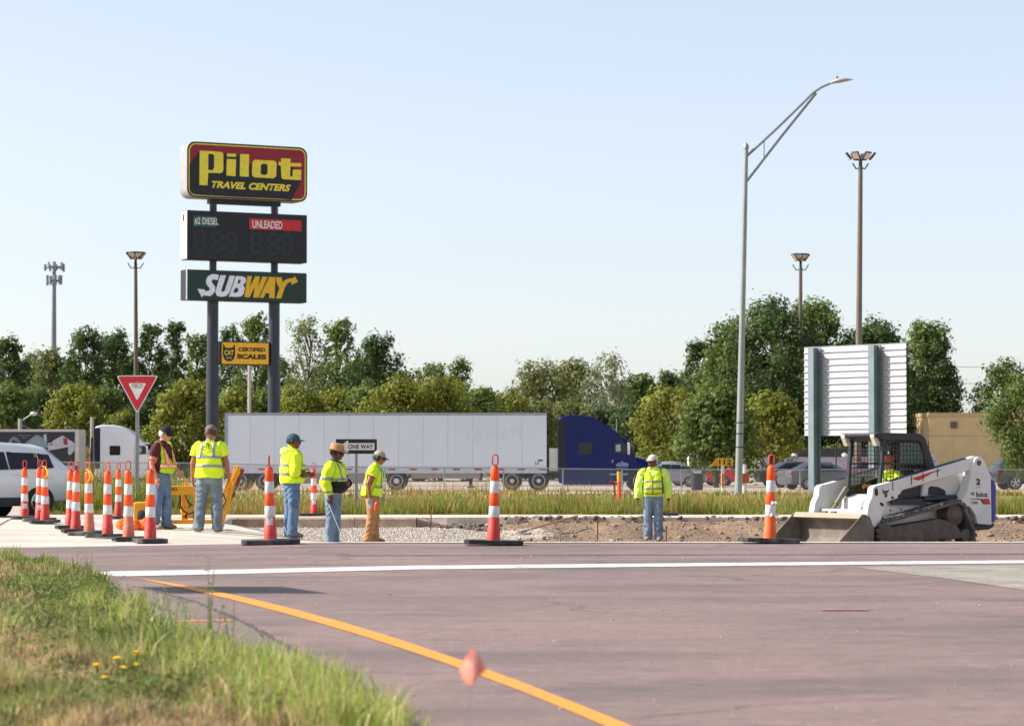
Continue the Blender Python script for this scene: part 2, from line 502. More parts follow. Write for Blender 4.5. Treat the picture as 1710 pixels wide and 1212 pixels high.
XE = lambda Y: interp(Y, [34, 35, 45, 50, 54, 55], [-2.0, -2.15, -3.5, -5.3, -5.6, -5.6])
ys = lsp(34.004, 55, 64); n = 46
V, Fc = [], []
for Y in ys:
    e = XE(Y)
    row = [-60, -35, -20] + lsp(-14, e, n - 3)
    V += [(x, Y, zc(x, Y)) for x in row]
for j in range(len(ys) - 1):
    for i in range(n - 1):
        Fc.append((j * n + i, j * n + i + 1, (j + 1) * n + i + 1, (j + 1) * n + i))
o0 = len(V)
for Y in ys: V.append((XE(Y), Y, -.7))
for j in range(len(ys) - 1):
    Fc.append((j * n + n - 1, o0 + j, o0 + j + 1, (j + 1) * n + n - 1))
struct(np_obj('concrete_pavement', V, Fc, M_conc))
for xa, ya, xb, yb in ((-14, 36.2, -2.6, 36.5), (-14, 40.6, -3.1, 40.9), (-14, 46.2, -4.2, 46.4), (-7.1, 34.6, -9.6, 52), (-10.6, 34.6, -14, 52)):   # sawn joints
    b = MB(); N = 30; w = .02
    d = Vector((xb - xa, yb - ya)).normalized(); q = Vector((-d.y, d.x)) * w
    for i in range(N):
        p0 = Vector((xa, ya)).lerp(Vector((xb, yb)), i / N); p1 = Vector((xa, ya)).lerp(Vector((xb, yb)), (i + 1) / N)
        b.add([(r_.x, r_.y, zc(r_.x, r_.y) + .006) for r_ in (p0 - q, p1 - q, p1 + q, p0 + q)], [(0, 1, 2, 3)])
    struct(b.build('pavement_joint', pmat('joint_filler', lin(110, 102, 96), .9), smooth=0, fix=False))
def zside(X, Y):
    return interp(Y, [55, 58, 125], [zc(-12, 55), -.12, -.5])
grid_sheet('side_road', [-80, -40, -20, -14, -11, -9.95], lsp(54.99, 125, 30), lambda x, y: zside(x, y) - .002, M_lot)

# dug-out bed: pale gravel on the left, dirt bank on the right
def fbm(x, y, s, seed=0.0):
    return noise.fractal(Vector((x * s, y * s, seed)), 1.0, 2.1, 4)
def zpit(X, Y):
    g = interp(Y, [34.4, 36, 46, 50, 53.9, 56], [-.2, -.42, -.37, -.34, -.24, -.2])
    d = interp(Y, [34.4, 36, 52.9, 54.1, 55.1, 56], [-.2, -.5, -.47, -.24, -.10, -.09])
    t = min(1, max(0, (X + 1.4) / 2.2))
    rough = interp(t, [0, 1], [.012, .085]) * interp(Y, [50, 52, 54, 55.2], [.35, 1, 1, .5])
    return g * (1 - t) + d * t + rough * (fbm(X, Y, .9) + .5 * fbm(X, Y, 3.1, 4))
ys = lsp(34.42, 46, 24) + lsp(46.2, 55.25, 76)
xs = lsp(-5.9, 14, 170) + [16, 18, 21, 25, 30, 40, 60]
V = [(x, y, zpit(x, y)) for y in ys for x in xs]; n = len(xs)
Fc = [(j * n + i, j * n + i + 1, (j + 1) * n + i + 1, (j + 1) * n + i) for j in range(len(ys) - 1) for i in range(n - 1)]
pit = struct(np_obj('excavated_bed', V, Fc, M_grav, smooth=True))
pit.data.materials.append(M_dirt)
def is_dirt(x, y):
    return x + 1.1 * fbm(x, y, .8, 9) - .35 * (y - 52) * .2 > .35 or (y > 53.7 and x > -1.0 + .5 * fbm(x, y, 2, 3))
pit.data.polygons.foreach_set('material_index', [1 if is_dirt(V[f[0]][0], V[f[0]][1]) else 0 for f in Fc])

ICO_V, ICO_F = None, None
def ico():
    global ICO_V, ICO_F
    if ICO_V is None:
        bm = bmesh.new(); bmesh.ops.create_icosphere(bm, subdivisions=1, radius=1)
        ICO_V = np.array([v.co[:] for v in bm.verts]); ICO_F = np.array([[v.index for v in f.verts] for f in bm.faces]); bm.free()
    return ICO_V, ICO_F
def stones(name, pts, sizes, mat, label=None):
    iv, jf = ico(); N = len(pts); k = len(iv)
    q = RNG.normal(size=(N, 3, 3)); q, _ = np.linalg.qr(q)
    sc = sizes[:, None, None] * (1 + .35 * RNG.uniform(-1, 1, (N, 1, 3)))
    pert = 1 + .28 * RNG.uniform(-1, 1, (N, k, 1))
    V = np.einsum('nkj,nij->nki', iv[None] * pert * sc, q) * np.array([1, 1, .7]) + pts[:, None, :]
    Fc = (jf[None] + (np.arange(N) * k)[:, None, None]).reshape(-1, 3)
    o = np_obj(name, V.reshape(-1, 3), Fc, mat)
    o['kind'] = 'stuff'
    return o
def stone_mat(name, cols):
    m, nt, bs = newmat(name)
    g = nt.nodes.new('ShaderNodeNewGeometry')
    nt.links.new(ramp(nt, g.outputs['Random Per Island'], [(i / (len(cols) - 1), c) for i, c in enumerate(cols)]), bs.inputs['Base Color'])
    bs.inputs['Roughness'].default_value = .9
    return m
M_stone = stone_mat('stone_chips', [lin(168, 156, 144), lin(206, 196, 184), lin(188, 174, 158), lin(150, 140, 130), lin(220, 212, 202)])
M_clod = stone_mat('dirt_clods', [lin(128, 104, 82), lin(158, 132, 106), lin(142, 116, 94), lin(172, 152, 130), lin(112, 94, 78)])
pts = []
while len(pts) < 9000:
    x, y = random.uniform(-5.5, 2.4), 46.0 + 8 * random.random() ** .8
    if x < XE(y) + .06 or is_dirt(x, y) and random.random() < .8: continue
    pts.append((x, y, zpit(x, y) + .006))
stones('gravel_stones', np.array(pts), RNG.uniform(.008, .021, len(pts)), M_stone)
pts = []
while len(pts) < 3600:
    x, y = random.uniform(-1.2, 13.5), random.uniform(49.6, 55.2)
    if not is_dirt(x, y): continue
    if 4.6 < x < 9.3 and y < 52.2: continue
    pts.append((x, y, zpit(x, y) + .004))
sz = RNG.uniform(.008, .028, len(pts)); big = RNG.uniform(size=len(pts)) < .07; sz[big] *= 2.6
stones('dirt_clods', np.array(pts), sz, M_clod)
pts = []
for _ in range(170):
    p = hit(random.uniform(120, 1710), random.choice([random.uniform(915, 1212), random.gauss(930, 5)]))
    pts.append((p.x, p.y, zroad(p.x, p.y) + .006))
stones('road_grit', np.array(pts), RNG.uniform(.003, .007, len(pts)), stone_mat('road_grit', [lin(60, 55, 52), lin(190, 180, 170), lin(230, 225, 215)]))

pts = []
for _ in range(420):        # broken old paving at the kerb end and along the top of the bank
    if random.random() < .35: x, y = random.uniform(-1.5, -.25), random.uniform(53.6, 54.5); z = zpit(x, y)
    else: x, y = random.uniform(-.4, 13.5), random.gauss(55.0, .16); z = max(zpit(x, min(y, 55.2)), -.075)
    pts.append((x, y, z + .01))
sz = RNG.uniform(.025, .075, len(pts))
stones('paving_rubble', np.array(pts), sz, stone_mat('paving_rubble', [lin(70, 62, 56), lin(120, 100, 84), lin(92, 80, 70), lin(150, 130, 110), lin(60, 54, 50)]))
# kerb along the far side of the bed
def kerb(name, x0, x1, y0, y1, ztop, zbot, seed, slope=0.0):
    n = max(4, int((x1 - x0) / .12)); b = MB()
    secs = []
    for i in range(n + 1):
        x = x0 + (x1 - x0) * i / n
        r_ = lambda k: .012 * noise.noise(Vector((x * 6, k, seed)))
        zt = ztop - slope * i / n
        secs.append([(x, y0 + .03 + r_(1), zbot), (x, y0 + r_(2), (zbot + zt) / 2), (x, y0 + .01 + r_(3), zt - .03), (x, y0 + .04, zt + r_(4) * .3), (x, y1, zt), (x, y1, zbot)])
    b.loft(secs)
    return struct(b.build(name, M_curb, smooth=30))
for k in range(3):
    x0 = -5.75 + k * 1.3
    kerb('kerb', x0, x0 + 1.29 if k < 2 else -1.92, 54.0, 54.55, -.035, -.6, k)
kerb('kerb', -1.9, -1.5, 54.12, 54.6, -.04, -.6, 9, .1)
b = MB(); xs = lsp(-9.8, 14, 60) + [20, 30, 60]
for x0, x1 in zip(xs, xs[1:]):
    f = lambda x: 54.56 if x < -1.9 else 54.9 + .12 * noise.noise(Vector((x * 2, 0, 0)))
    b.add([(x0, f(x0), -.05), (x1, f(x1), -.05), (x1, 57.3, -.045), (x0, 57.3, -.045), (x0, f(x0), -.4), (x1, f(x1), -.4)], [(0, 1, 2, 3), (4, 5, 1, 0)])
struct(b.build('far_pavement', M_conc, smooth=0, fix=False))
def zverge(X, Y):
    return interp(Y, [54, 57, 62, 90, 112, 124, 400], [-.07, -.055, -.02, -.12, -.42, -.55, -.56]) + .03 * noise.noise(Vector((X * .3, Y * .3, 0))) * (Y > 58)
grid_sheet('verge', lsp(-10, 20, 61) + [25, 30, 40, 60, 90], lsp(57.2, 124, 60), zverge, M_soil)
grid_sheet('truck_lot', [-160, -80, -40, 0, 40, 80, 160], [123.9, 140, 170, 215], lambda x, y: -.553, M_lot)
b = MB(); b.add([(x, y, -.36 - .01 * k) for k, y in enumerate((106, 114)) for x in (-12, 25)], [(0, 1, 3, 2)])
# rubble heap by the lot edge
pts = []
for _ in range(900):
    x, y = random.uniform(1.0, 6.5), random.uniform(96, 104)
    pts.append((x, y, zverge(x, y) + .03))
for _ in range(500):
    x, y = random.uniform(-11, -4.5), random.uniform(98, 108)
    pts.append((x, y, zverge(x, y) + .03))
stones('verge_rubble', np.array(pts), RNG.uniform(.04, .13, len(pts)), M_stone)
# ================================================================== signs and poles
def colr(name, *rgb, rough=.5, **k): return pmat(name, lin(*rgb), rough, **k)
M_post = colr('sign_post_paint', 38, 44, 56, rough=.45, var=.08, dirt=.15)
M_cab = colr('cabinet_dark', 20, 21, 26, rough=.5)
M_cablight = colr('cabinet_pale', 222, 214, 196, rough=.6, dirt=.2)
M_navy = colr('sign_navy', 18, 21, 30, rough=.5)
M_red = colr('sign_red', 140, 18, 36, rough=.5)
M_sy = colr('sign_yellow', 232, 212, 52, rough=.4)

def pylon():
    D = 160.0; th = R(27); zg = -.55
    loc = P(406, 780, D); loc.z = zg
    t = thing('pylon_sign', 'tall twin-post roadside pylon with four stacked sign boards behind the white trailer', 'sign', loc, th)
    k = D / F
    Z = lambda y: PZ(y, D) - zg
    W = 7.63; dp = 1.17; yf = -dp / 2
    for sx in (-1, 1):
        b = MB(); b.tube([(sx * 1.95, 0, 0), (sx * 1.95, 0, Z(607))], .375, 20); b.tube([(sx * 1.95, 0, Z(607)), (sx * 1.95, 0, Z(500))], .335, 20)
        b.tube([(sx * 1.95, 0, Z(505)), (sx * 1.95, 0, Z(300))], .215, 16)
        b.build('post', M_post, t)
    b = MB(); b.box((0, 0, Z(339)), (4.5, .5, .28)); b.build('cross_beam', M_cab, t)
    # --- top board: rounded cabinet
    z0, z1 = Z(335), Z(243); H = z1 - z0
    def rrect(w, h, r, n=7):
        pl = []
        for cx, cz, a0 in ((w / 2 - r, h / 2 - r, 0), (-w / 2 + r, h / 2 - r, 90), (-w / 2 + r, -h / 2 + r, 180), (w / 2 - r, -h / 2 + r, 270)):
            for i in range(n):
                a = R(a0 + 90 * i / (n - 1)); pl.append((cx + r * math.cos(a), cz + r * math.sin(a)))
        return pl
    zc_ = (z0 + z1) / 2
    up = lambda pl: [(p[0], p[1] + zc_) for p in pl]
    b = MB(); b.prism(up(rrect(W, H, .5)), -dp / 2, dp / 2)
    top = b.build('cabinet', [pmat('cabinet_silver', lin(166, 164, 164), .5, .2)], t, smooth=50)
    FM = frame((0, 0, 0), (1, 0, 0), (0, 0, 1))     # x right, y up, out = -y
    def on(y, th_): return Matrix.Translation((0, y, 0)) @ FM
    A = on(yf, 0)
    decal([up(rrect(W - .02, H - .02, .5))], top, A, M_navy, 'rim', .006)
    decal([up(rrect(W - .2, H - .2, .44))], top, A, M_sy, 'border', .012)
    decal([up(rrect(W - .34, H - .34, .38))], top, A, M_red, 'face', .018)
    def uv(p):      # crop pixels of the board -> face coordinates
        x, y = p
        u = (x - 113) / (1603 - 113)
        yt = 45 + (x - 113) * (130 - 45) / 1490; yb = 738 + (x - 113) * (803 - 738) / 1490
        return (-W / 2 + u * W, z1 - (y - yt) / (yb - yt) * H)
    uvs = lambda pl: [uv(q) for q in pl][::-1]
    decal([uvs([(143, 335), (262, 168), (545, 185), (560, 215), (600, 197), (725, 235), (755, 205), (885, 345), (925, 295), (1240, 320), (1525, 415), (1525, 540), (1405, 772), (1200, 758), (700, 738), (215, 712), (165, 690), (143, 650)])], top, A, M_navy, 'shadow_panel', .024)
    Pp = [[(265, 165), (372, 171), (368, 403), (370, 440), (362, 595), (262, 590)], [(372, 171), (520, 180), (545, 192), (555, 215), (442, 225), (425, 207), (372, 205)], [(442, 225), (555, 215), (555, 400), (440, 385)], [(440, 385), (555, 400), (545, 432), (520, 445), (370, 440), (368, 403), (420, 408)]]
    Ii = [[(598, 200), (708, 205), (708, 245), (598, 240)], [(596, 268), (712, 272), (705, 482), (593, 475)], [(760, 207), (872, 213), (868, 488), (757, 483)]]
    out = [(940, 278), (1185, 290), (1215, 320), (1210, 480), (1180, 508), (935, 495), (908, 465), (912, 305)]
    inn = [(1035, 328), (1085, 330), (1103, 350), (1100, 448), (1082, 466), (1032, 463), (1016, 445), (1018, 345)]
    Oo = [[out[i], out[(i + 1) % 8], inn[(i + 1) % 8], inn[i]] for i in range(8)]
    Tt = [[(1270, 260), (1390, 265), (1388, 318), (1525, 322), (1525, 365), (1388, 360), (1385, 470), (1395, 488), (1415, 488), (1420, 400), (1525, 403), (1523, 530), (1310, 520), (1285, 508), (1275, 490), (1268, 350), (1238, 345), (1240, 303), (1270, 305)]]
    for nm, g in (('letter', Pp), ('letter', Ii[:2]), ('letter', Ii[2:]), ('letter', Oo), ('letter', Tt)):
        decal([uvs(q) for q in g], top, A, M_sy, nm, .032)
    p0, p1 = uv((412, 622)), uv((1392, 675))
    text('TRAVEL CENTERS', top, A @ Matrix.Translation((p0[0], (p0[1] + p1[1]) / 2, .03)), M_sy, p1[0] - p0[0], .42, .045, .3)
    # --- price board
    z0, z1 = Z(437), Z(356.5)
    b = MB(); b.bx(-W / 2 + .03, W / 2, -dp / 2, dp / 2, z0, z1)
    pb = b.build('price_board', M_cab, t, smooth=0, bevel=.02)
    b = MB(); b.bx(-W / 2 + .022, -W / 2 + .03, -dp / 2 + .03, dp / 2 - .03, z0 + .03, z1 - .03); b.build('side_panel', M_cablight, pb, smooth=0)
    b = MB(); b.bx(-W / 2 + .014, -W / 2 + .022, -.1, .15, z1 - .6, z1 - .22); b.build('vent', M_cab, pb, smooth=0)
    b = MB(); b.bx(-W / 2 + .3, -.1, yf - .02, yf, z0 + .38, z1 - .35); b.bx(.06, W / 2 - .25, yf - .02, yf, z0 + .38, z1 - .35)
    b.build('display', colr('display_dark', 15, 18, 24, rough=.5), pb, smooth=0)
    seg = colr('unlit_segment', 30, 34, 42, rough=.4)
    SEG = [(0, 1, .8, .14), (0, .5, .8, .14), (0, 0, .8, .14)]
    for x0 in (-3.3, -2.2, -1.35, .25, 1.35, 2.2):
        b = MB(); w, h = .6, 1.12; zb = z0 + .5
        for zz in (0, h / 2, h): b.box((x0 + w / 2, yf - .024, zb + zz), (w * .8, .008, .13))
        for xx in (0, w):
            for zz in (h * .25, h * .75): b.box((x0 + xx, yf - .024, zb + zz), (.13, .008, h * .36))
        b.build('digit', seg, pb, smooth=0)
    b = MB(); b.bx(-3.42, -2.0, yf - .026, yf - .002, z1 - .95, z1 - .32); b.build('fuel_panel', colr('fuel_green', 24, 86, 62), pb, smooth=0)
    b = MB(); b.bx(.1, 3.45, yf - .026, yf - .002, z1 - .98, z1 - .34); b.build('fuel_panel', colr('fuel_red', 190, 34, 44), pb, smooth=0)
    MW = colr('sign_white', 232, 232, 230)
    text('#2 DIESEL', pb, on(yf - .026, 0) @ Matrix.Translation((-3.35, z1 - .85, .004)), MW, 1.5, .44, .01)
    text('UNLEADED', pb, on(yf - .026, 0) @ Matrix.Translation((.3, z1 - .9, .004)), MW, 1.9, .46, .01)
    # --- green board
    z0, z1 = Z(504), Z(454); h = z1 - z0
    b = MB(); b.bx(-W / 2 + .02, W / 2 - .02, -dp / 2, dp / 2 - .1, z0, z1); gb = b.build('green_board', M_cab, t, smooth=0, bevel=.02)
    b = MB(); b.bx(-W / 2 + .05, W / 2 - .03, yf - .03, yf, z0 + .03, z1 - .03); b.build('face', colr('sign_green', 18, 48, 40, rough=.5), gb, smooth=0)
    b = MB(); b.bx(-W / 2 - .01, -W / 2 + .05, yf - .035, yf + .04, z0, z1); b.build('edge_trim', M_alu, gb, smooth=0)
    A2 = on(yf - .03, 0)
    def uv2(p):
        x, y = p; u = (x - 130) / (1468 - 130)
        yt = 750 + (x - 130) * 52 / 1338; yb = 1085 + (x - 130) * 45 / 1338
        return (-W / 2 + u * W, z1 - (y - yt) / (yb - yt) * h)
    u2 = lambda pl: [uv2(q) for q in pl][::-1]
    Mw, My = colr('letter_white', 226, 230, 238), colr('letter_gold', 226, 176, 20)
    S_ = [[(480, 815), (470, 872), (420, 862), (400, 885), (410, 905), (442, 945), (440, 990), (415, 1030), (385, 1048), (330, 1042), (318, 1035), (295, 1062), (248, 968), (330, 975), (325, 992), (370, 990), (385, 975), (375, 955), (345, 915), (340, 875), (360, 830), (400, 808), (440, 806)]]
    U_ = [[(497, 818), (560, 822), (508, 985), (515, 1000), (535, 1000), (548, 985), (600, 823), (660, 827), (598, 1010), (560, 1050), (500, 1057), (458, 1042), (444, 1005), (450, 975)]]
    B_ = [[(670, 828), (742, 832), (718, 868), (700, 866), (684, 915), (660, 960), (640, 1010), (592, 1055)], [(742, 832), (778, 850), (780, 890), (750, 932), (690, 918), (684, 915), (712, 908), (724, 885), (718, 868)], [(684, 915), (690, 918), (750, 932), (768, 960), (757, 1020), (735, 1050), (690, 1058), (592, 1055), (640, 1010), (672, 1012), (694, 1000), (700, 972), (680, 960), (660, 960)]]
    W_ = [[(795, 828), (848, 830), (825, 950), (885, 832), (935, 834), (915, 955), (965, 836), (1022, 840), (920, 1068), (862, 1066), (880, 945), (822, 1064), (764, 1060)]]
    A_ = [[(1040, 840), (1110, 842), (1100, 1075), (1040, 1073), (1042, 1020), (1000, 1018), (978, 1070), (930, 1068)]]
    Y_ = [[(1118, 843), (1180, 846), (1188, 905), (1228, 868), (1322, 850), (1318, 820), (1365, 895), (1292, 930), (1290, 892), (1245, 910), (1212, 965), (1175, 1078), (1118, 1076), (1155, 965), (1120, 900)]]
    for g, mm in ((S_, Mw), (U_, Mw), (B_, Mw), (W_, My), (A_, My), (Y_, My)):
        decal([u2(q) for q in g], gb, A2, mm, 'letter', .006)
    # --- small yellow board between the posts
    z0, z1 = Z(610), Z(570.5); w = 3.12
    b = MB(); b.bx(-w / 2 + .02, w / 2 + .02, -.22, .22, z0, z1); cb = b.build('scales_board', M_cab, t, smooth=0, bevel=.01)
    b = MB(); b.bx(-w / 2 + .1, w / 2 - .06, -.232, -.215, z0 + .07, z1 - .07); b.build('face', colr('scales_yellow', 240, 178, 22), cb, smooth=0)
    A3 = on(-.232, 0); kx = colr('print_black', 22, 22, 24); h = z1 - z0
    cx, cz = -w / 2 + .55, z0 + h * .5
    decal([[(cx - .38, cz + .55), (cx - .2, cz + .32), (cx + .2, cz + .32), (cx + .38, cz + .55), (cx + .39, cz - .1), (cx + .3, cz - .36), (cx + .12, cz - .48), (cx - .12, cz - .48), (cx - .3, cz - .36), (cx - .39, cz - .1)][::-1]], cb, A3, kx, 'emblem', .004)
    text('CAT', cb, A3 @ Matrix.Translation((cx - .29, cz - .12, .008)), M_sy, .58, .3, .03)
    text('SCALE', cb, A3 @ Matrix.Translation((cx - .17, cz - .33, .008)), M_sy, .34, .12, .01)
    text('CERTIFIED', cb, A3 @ Matrix.Translation((-.42, z0 + h * .58, .006)), kx, 1.72, .24, .05)
    text('SCALES', cb, A3 @ Matrix.Translation((-.5, z0 + h * .26, .006)), kx, 1.86, .3, .06)
pylon()

M_redsign = pmat('yield_red', lin(200, 24, 44), .35, 0, .08, 6, dirt=.35, dirtcol=lin(150, 60, 70), dscale=9)
M_wsign = pmat('sign_sheet_white', lin(232, 226, 220), .4, 0, .05)
def yield_sign():
    D = 59.0; s = F / D; base = P(229, 780, D); zg = -.03
    t = thing('yield_sign', 'red and white triangular yield sign on a grey steel post', 'traffic sign', (base.x, D, zg), R(-4))
    Z = lambda y: PZ(y, D) - zg
    b = MB()
    for dx in (-.022, .022): b.bx(dx - .016, dx + .016, -.02, .02, -.3, Z(640))
    b.bx(-.04, .04, .012, .022, -.3, Z(640))
    b.build('post', M_steel, t, smooth=0)
    w, h = .93, Z(627) - Z(690.5)
    def tri(g, r_):
        pts = [(-w / 2 + g * 1.75, h - g), (w / 2 - g * 1.75, h - g), (0, g * 2.05)]
        out = []
        for i in range(3):
            a, p, c = Vector(pts[i - 1]), Vector(pts[i]), Vector(pts[(i + 1) % 3])
            d0, d1 = (a - p).normalized(), (c - p).normalized()
            for k in range(6):
                q = k / 5; out.append(tuple(p + d0 * r_ * (1 - q) ** 2 + d1 * r_ * q ** 2))
        return [(q[0], q[1] + Z(690.5)) for q in out]
    b = MB(); b.prism(tri(0, .07), -.03, -.024); pl = b.build('plate', M_wsign, t, smooth=0)
    FM = Matrix.Translation((0, -.03, 0)) @ frame((0, 0, 0), (1, 0, 0), (0, 0, 1))
    decal([tri(.018, .06)[::-1]], pl, FM, M_redsign, 'red_field', .003)
    c0 = Z(690.5) + h * .62
    sm = [(q[0] * .43, (q[1] - Z(690.5) - h * .62) * .46 + c0 + .005) for q in tri(.0, .1)]
    decal([sm[::-1]], pl, FM, M_wsign, 'inner_triangle', .006)
    text('YIELD', pl, FM @ Matrix.Translation((-.125, c0 + .045, .009)), colr('yield_text', 110, 20, 34), .25, .09, .0)
    for zz in (.84, .12): MB().lathe([(.012, -.042), (.012, -.03)], (0, 0, Z(690.5) + h * zz), 10, 'y').build('bolt', M_steel, pl)
yield_sign()

def one_way():
    D = 60.0; zg = -.02; c = P(595, 745, D)
    t = thing('one_way_sign', 'black one way sign with white left arrow on a thin post', 'traffic sign', (c.x, D, zg), R(8))
    Z = lambda y: PZ(y, D) - zg
    b = MB(); b.bx(-.03, .03, -.02, .015, -.3, Z(735)); b.build('post', M_steel, t, smooth=0)
    w = .915; z0, z1 = Z(757.5), Z(733); h = z1 - z0
    b = MB(); b.bx(-w / 2, w / 2, -.03, -.024, z0, z1); pl = b.build('plate', colr('sign_black', 24, 24, 30, rough=.35), t, smooth=0)
    FM = Matrix.Translation((-w / 2, -.03, z0)) @ frame((0, 0, 0), (1, 0, 0), (0, 0, 1))
    decal([[(.02 + .06, h / 2), (.275, h * .93), (.275, h * .73), (w - .055, h * .73), (w - .055, h * .25), (.275, h * .25), (.275, h * .07)][::-1]], pl, FM, M_wsign, 'arrow', .004)
    text('ONE WAY', pl, FM @ Matrix.Translation((.275, h * .34, .006)), colr('sign_black', 24, 24, 30), .55, h * .3, .018)
one_way()

def street_light():
    D = 95.0; zg = -.15; p0 = P(1233, 780, D); top = P(1246, 249, D)
    t = thing('street_light', 'tall grey steel street light with a single truss arm and cobra head', 'street light', (p0.x, D, zg))
    q = lambda x, y, d=0: P(x, y, D + d) - Vector((p0.x, D, zg))
    tp = q(1246, 249)
    b = MB(); b.lathe([(.3, 0), (.3, .04)], (0, 0, -.02), 16); b.tube([(0, 0, 0), tp], [.135, .075], 16); b.build('pole', pmat('pole_grey', lin(150, 154, 150), .5, .3, .1, 1.5), t)
    b = MB(); b.lathe([(.1, 0), (.1, .12), (.02, .22)], tp, 12); b.build('cap', M_steel, t)
    for yy in (698, 716, 738):
        f = (815 - yy) / (815 - 249); b = MB(); c = tp * f; b.lathe([(.135, -.02), (.135, .02)], (c.x, c.y, c.z), 16); b.build('band', M_black, t)
    b = MB(); b.tube([q(1247, 261), q(1300, 212), q(1345, 168), q(1358, 155), q(1372, 146), q(1390, 138)], [.05, .05, .048, .046, .042, .038], 8)
    b.build('upper_arm', M_steel, t)
    b = MB(); b.tube([q(1247, 303), q(1305, 228), q(1363, 156)], .045, 8); b.build('lower_arm', M_steel, t)
    b = MB(); b.tube([q(1276, 234), q(1276, 262)], .02, 6); b.build('brace', M_steel, t)
    b = MB()
    secs = []
    for x, y, w, h in ((1386, 139, .05, .04), (1392, 137, .12, .07), (1403, 134.5, .17, .09), (1412, 133.5, .16, .07), (1420, 133.5, .09, .03), (1425, 133.5, .02, .01)):
        c = q(x, y); secs.append([(c.x, c.y + w * math.cos(a), c.z + h * math.sin(a)) for a in [2 * math.pi * k / 10 for k in range(10)]])
    b.loft(secs); hd = b.build('lamp_head', pmat('lamp_grey', lin(186, 184, 180), .5, .2), t)
    b = MB(); c = q(1398, 131); b.lathe([(.035, 0), (.035, .05), (.02, .07)], c, 8); b.build('photocell', M_black, hd)
street_light()

def flood_mast(x, xt, ytop, D, rb, rt, lab, heads, tone):
    zg = -.55; p0 = P(x, 780, D); tp = P(xt, ytop, D) - Vector((p0.x, D, zg))
    t = thing('floodlight_mast', lab, 'light mast', (p0.x, D, zg), 0, 'floodlight masts around the lot')
    b = MB(); b.tube([(0, 0, 0), tp], [rb, rt], 16); b.build('pole', pmat('mast_%d' % tone, lin(tone, tone - 12, tone - 24), .7, .1, .12, .8), t)
    s = D / F
    b = MB()
    for k in range(8):
        a = 2 * math.pi * k / 8; d = Vector((math.cos(a), math.sin(a), 0)); e = 22 * s
        if k % 2 == 0: b.tube([tp + Vector((0, 0, -3 * s)), tp + d * e * .35 + Vector((0, 0, -4 * s)), tp + d * e * .6 + Vector((0, 0, 5 * s))], .05, 6)
    b.tube([tp, tp + Vector((0, 0, 12 * s))], rt * .8, 10)
    b.build('bracket', M_black, t)
    for a, rr in heads:
        d = Vector((math.cos(R(a)), math.sin(R(a)), 0)); c = tp + d * rr * s + Vector((0, 0, 17 * s))
        rot = d.to_track_quat('Y', 'Z').to_matrix() @ Matrix.Rotation(R(-38), 3, 'X')
        b = MB(); b.box(c, (13 * s, 3.5 * s, 14 * s), rot); f = b.build('floodlight', M_black, t, smooth=0, bevel=.02)
        b = MB(); b.box(c + rot @ Vector((0, 1.9 * s, 0)), (11 * s, .3 * s, 12 * s), rot); b.build('lens', pmat('flood_lens', lin(214, 196, 184), .25), f, smooth=0)
flood_mast(1432, 1437, 278, 170, .24, .14, 'tallest brown floodlight mast, rising behind the ribbed sign back', [(180, 20), (120, 14), (60, 14), (0, 20), (235, 16), (305, 16)], 116)
flood_mast(1336, 1337, 447, 235, .24, .15, 'brown floodlight mast between the street light and the ribbed sign back', [(200, 10), (250, 9), (300, 9), (350, 10)], 110)
flood_mast(228, 226.5, 444, 230, .26, .14, 'brown floodlight mast rising directly behind the yield sign', [(190, 11), (245, 9), (300, 9), (352, 11)], 102)

def cell_tower():
    D = 420.0; zg = -.7; p0 = P(88.5, 780, D); s = D / F
    t = thing('cell_tower', 'grey monopole phone tower with two rings of antennas above the trees', 'tower', (p0.x, D, zg))
    H = PZ(437, D) - zg; Mg = colr('tower_grey', 132, 138, 148, rough=.6)
    b = MB(); b.tube([(0, 0, 0), (0, 0, H)], [.62, .28], 12); b.build('mast', Mg, t)
    for zz, rr, hh in ((H - 9.5 * s, 16 * s, 14 * s), (H - 32 * s, 12 * s, 18 * s)):
        b = MB()
        for k in range(6):
            a = 2 * math.pi * k / 6 + .3; d = Vector((math.cos(a), math.sin(a), 0)) * rr; d2 = Vector((math.cos(a + math.pi / 3), math.sin(a + math.pi / 3), 0)) * rr
            b.tube([(d.x, d.y, zz), (d2.x, d2.y, zz)], .14, 5)
            if k % 2 == 0: b.tube([(0, 0, zz), (d.x, d.y, zz)], .12, 5)
        b.build('platform', Mg, t)
        for k in range(9):
            a = 2 * math.pi * k / 9 + .1; d = Vector((math.cos(a), math.sin(a), 0)) * rr
            b = MB(); b.box((d.x, d.y, zz + random.uniform(-.1, .3)), (.3, .25, hh * s * random.uniform(8, 11)), Matrix.Rotation(a, 3, 'Z')); b.build('antenna', colr('antenna_grey', 150, 154, 160), t, smooth=0)
cell_tower()

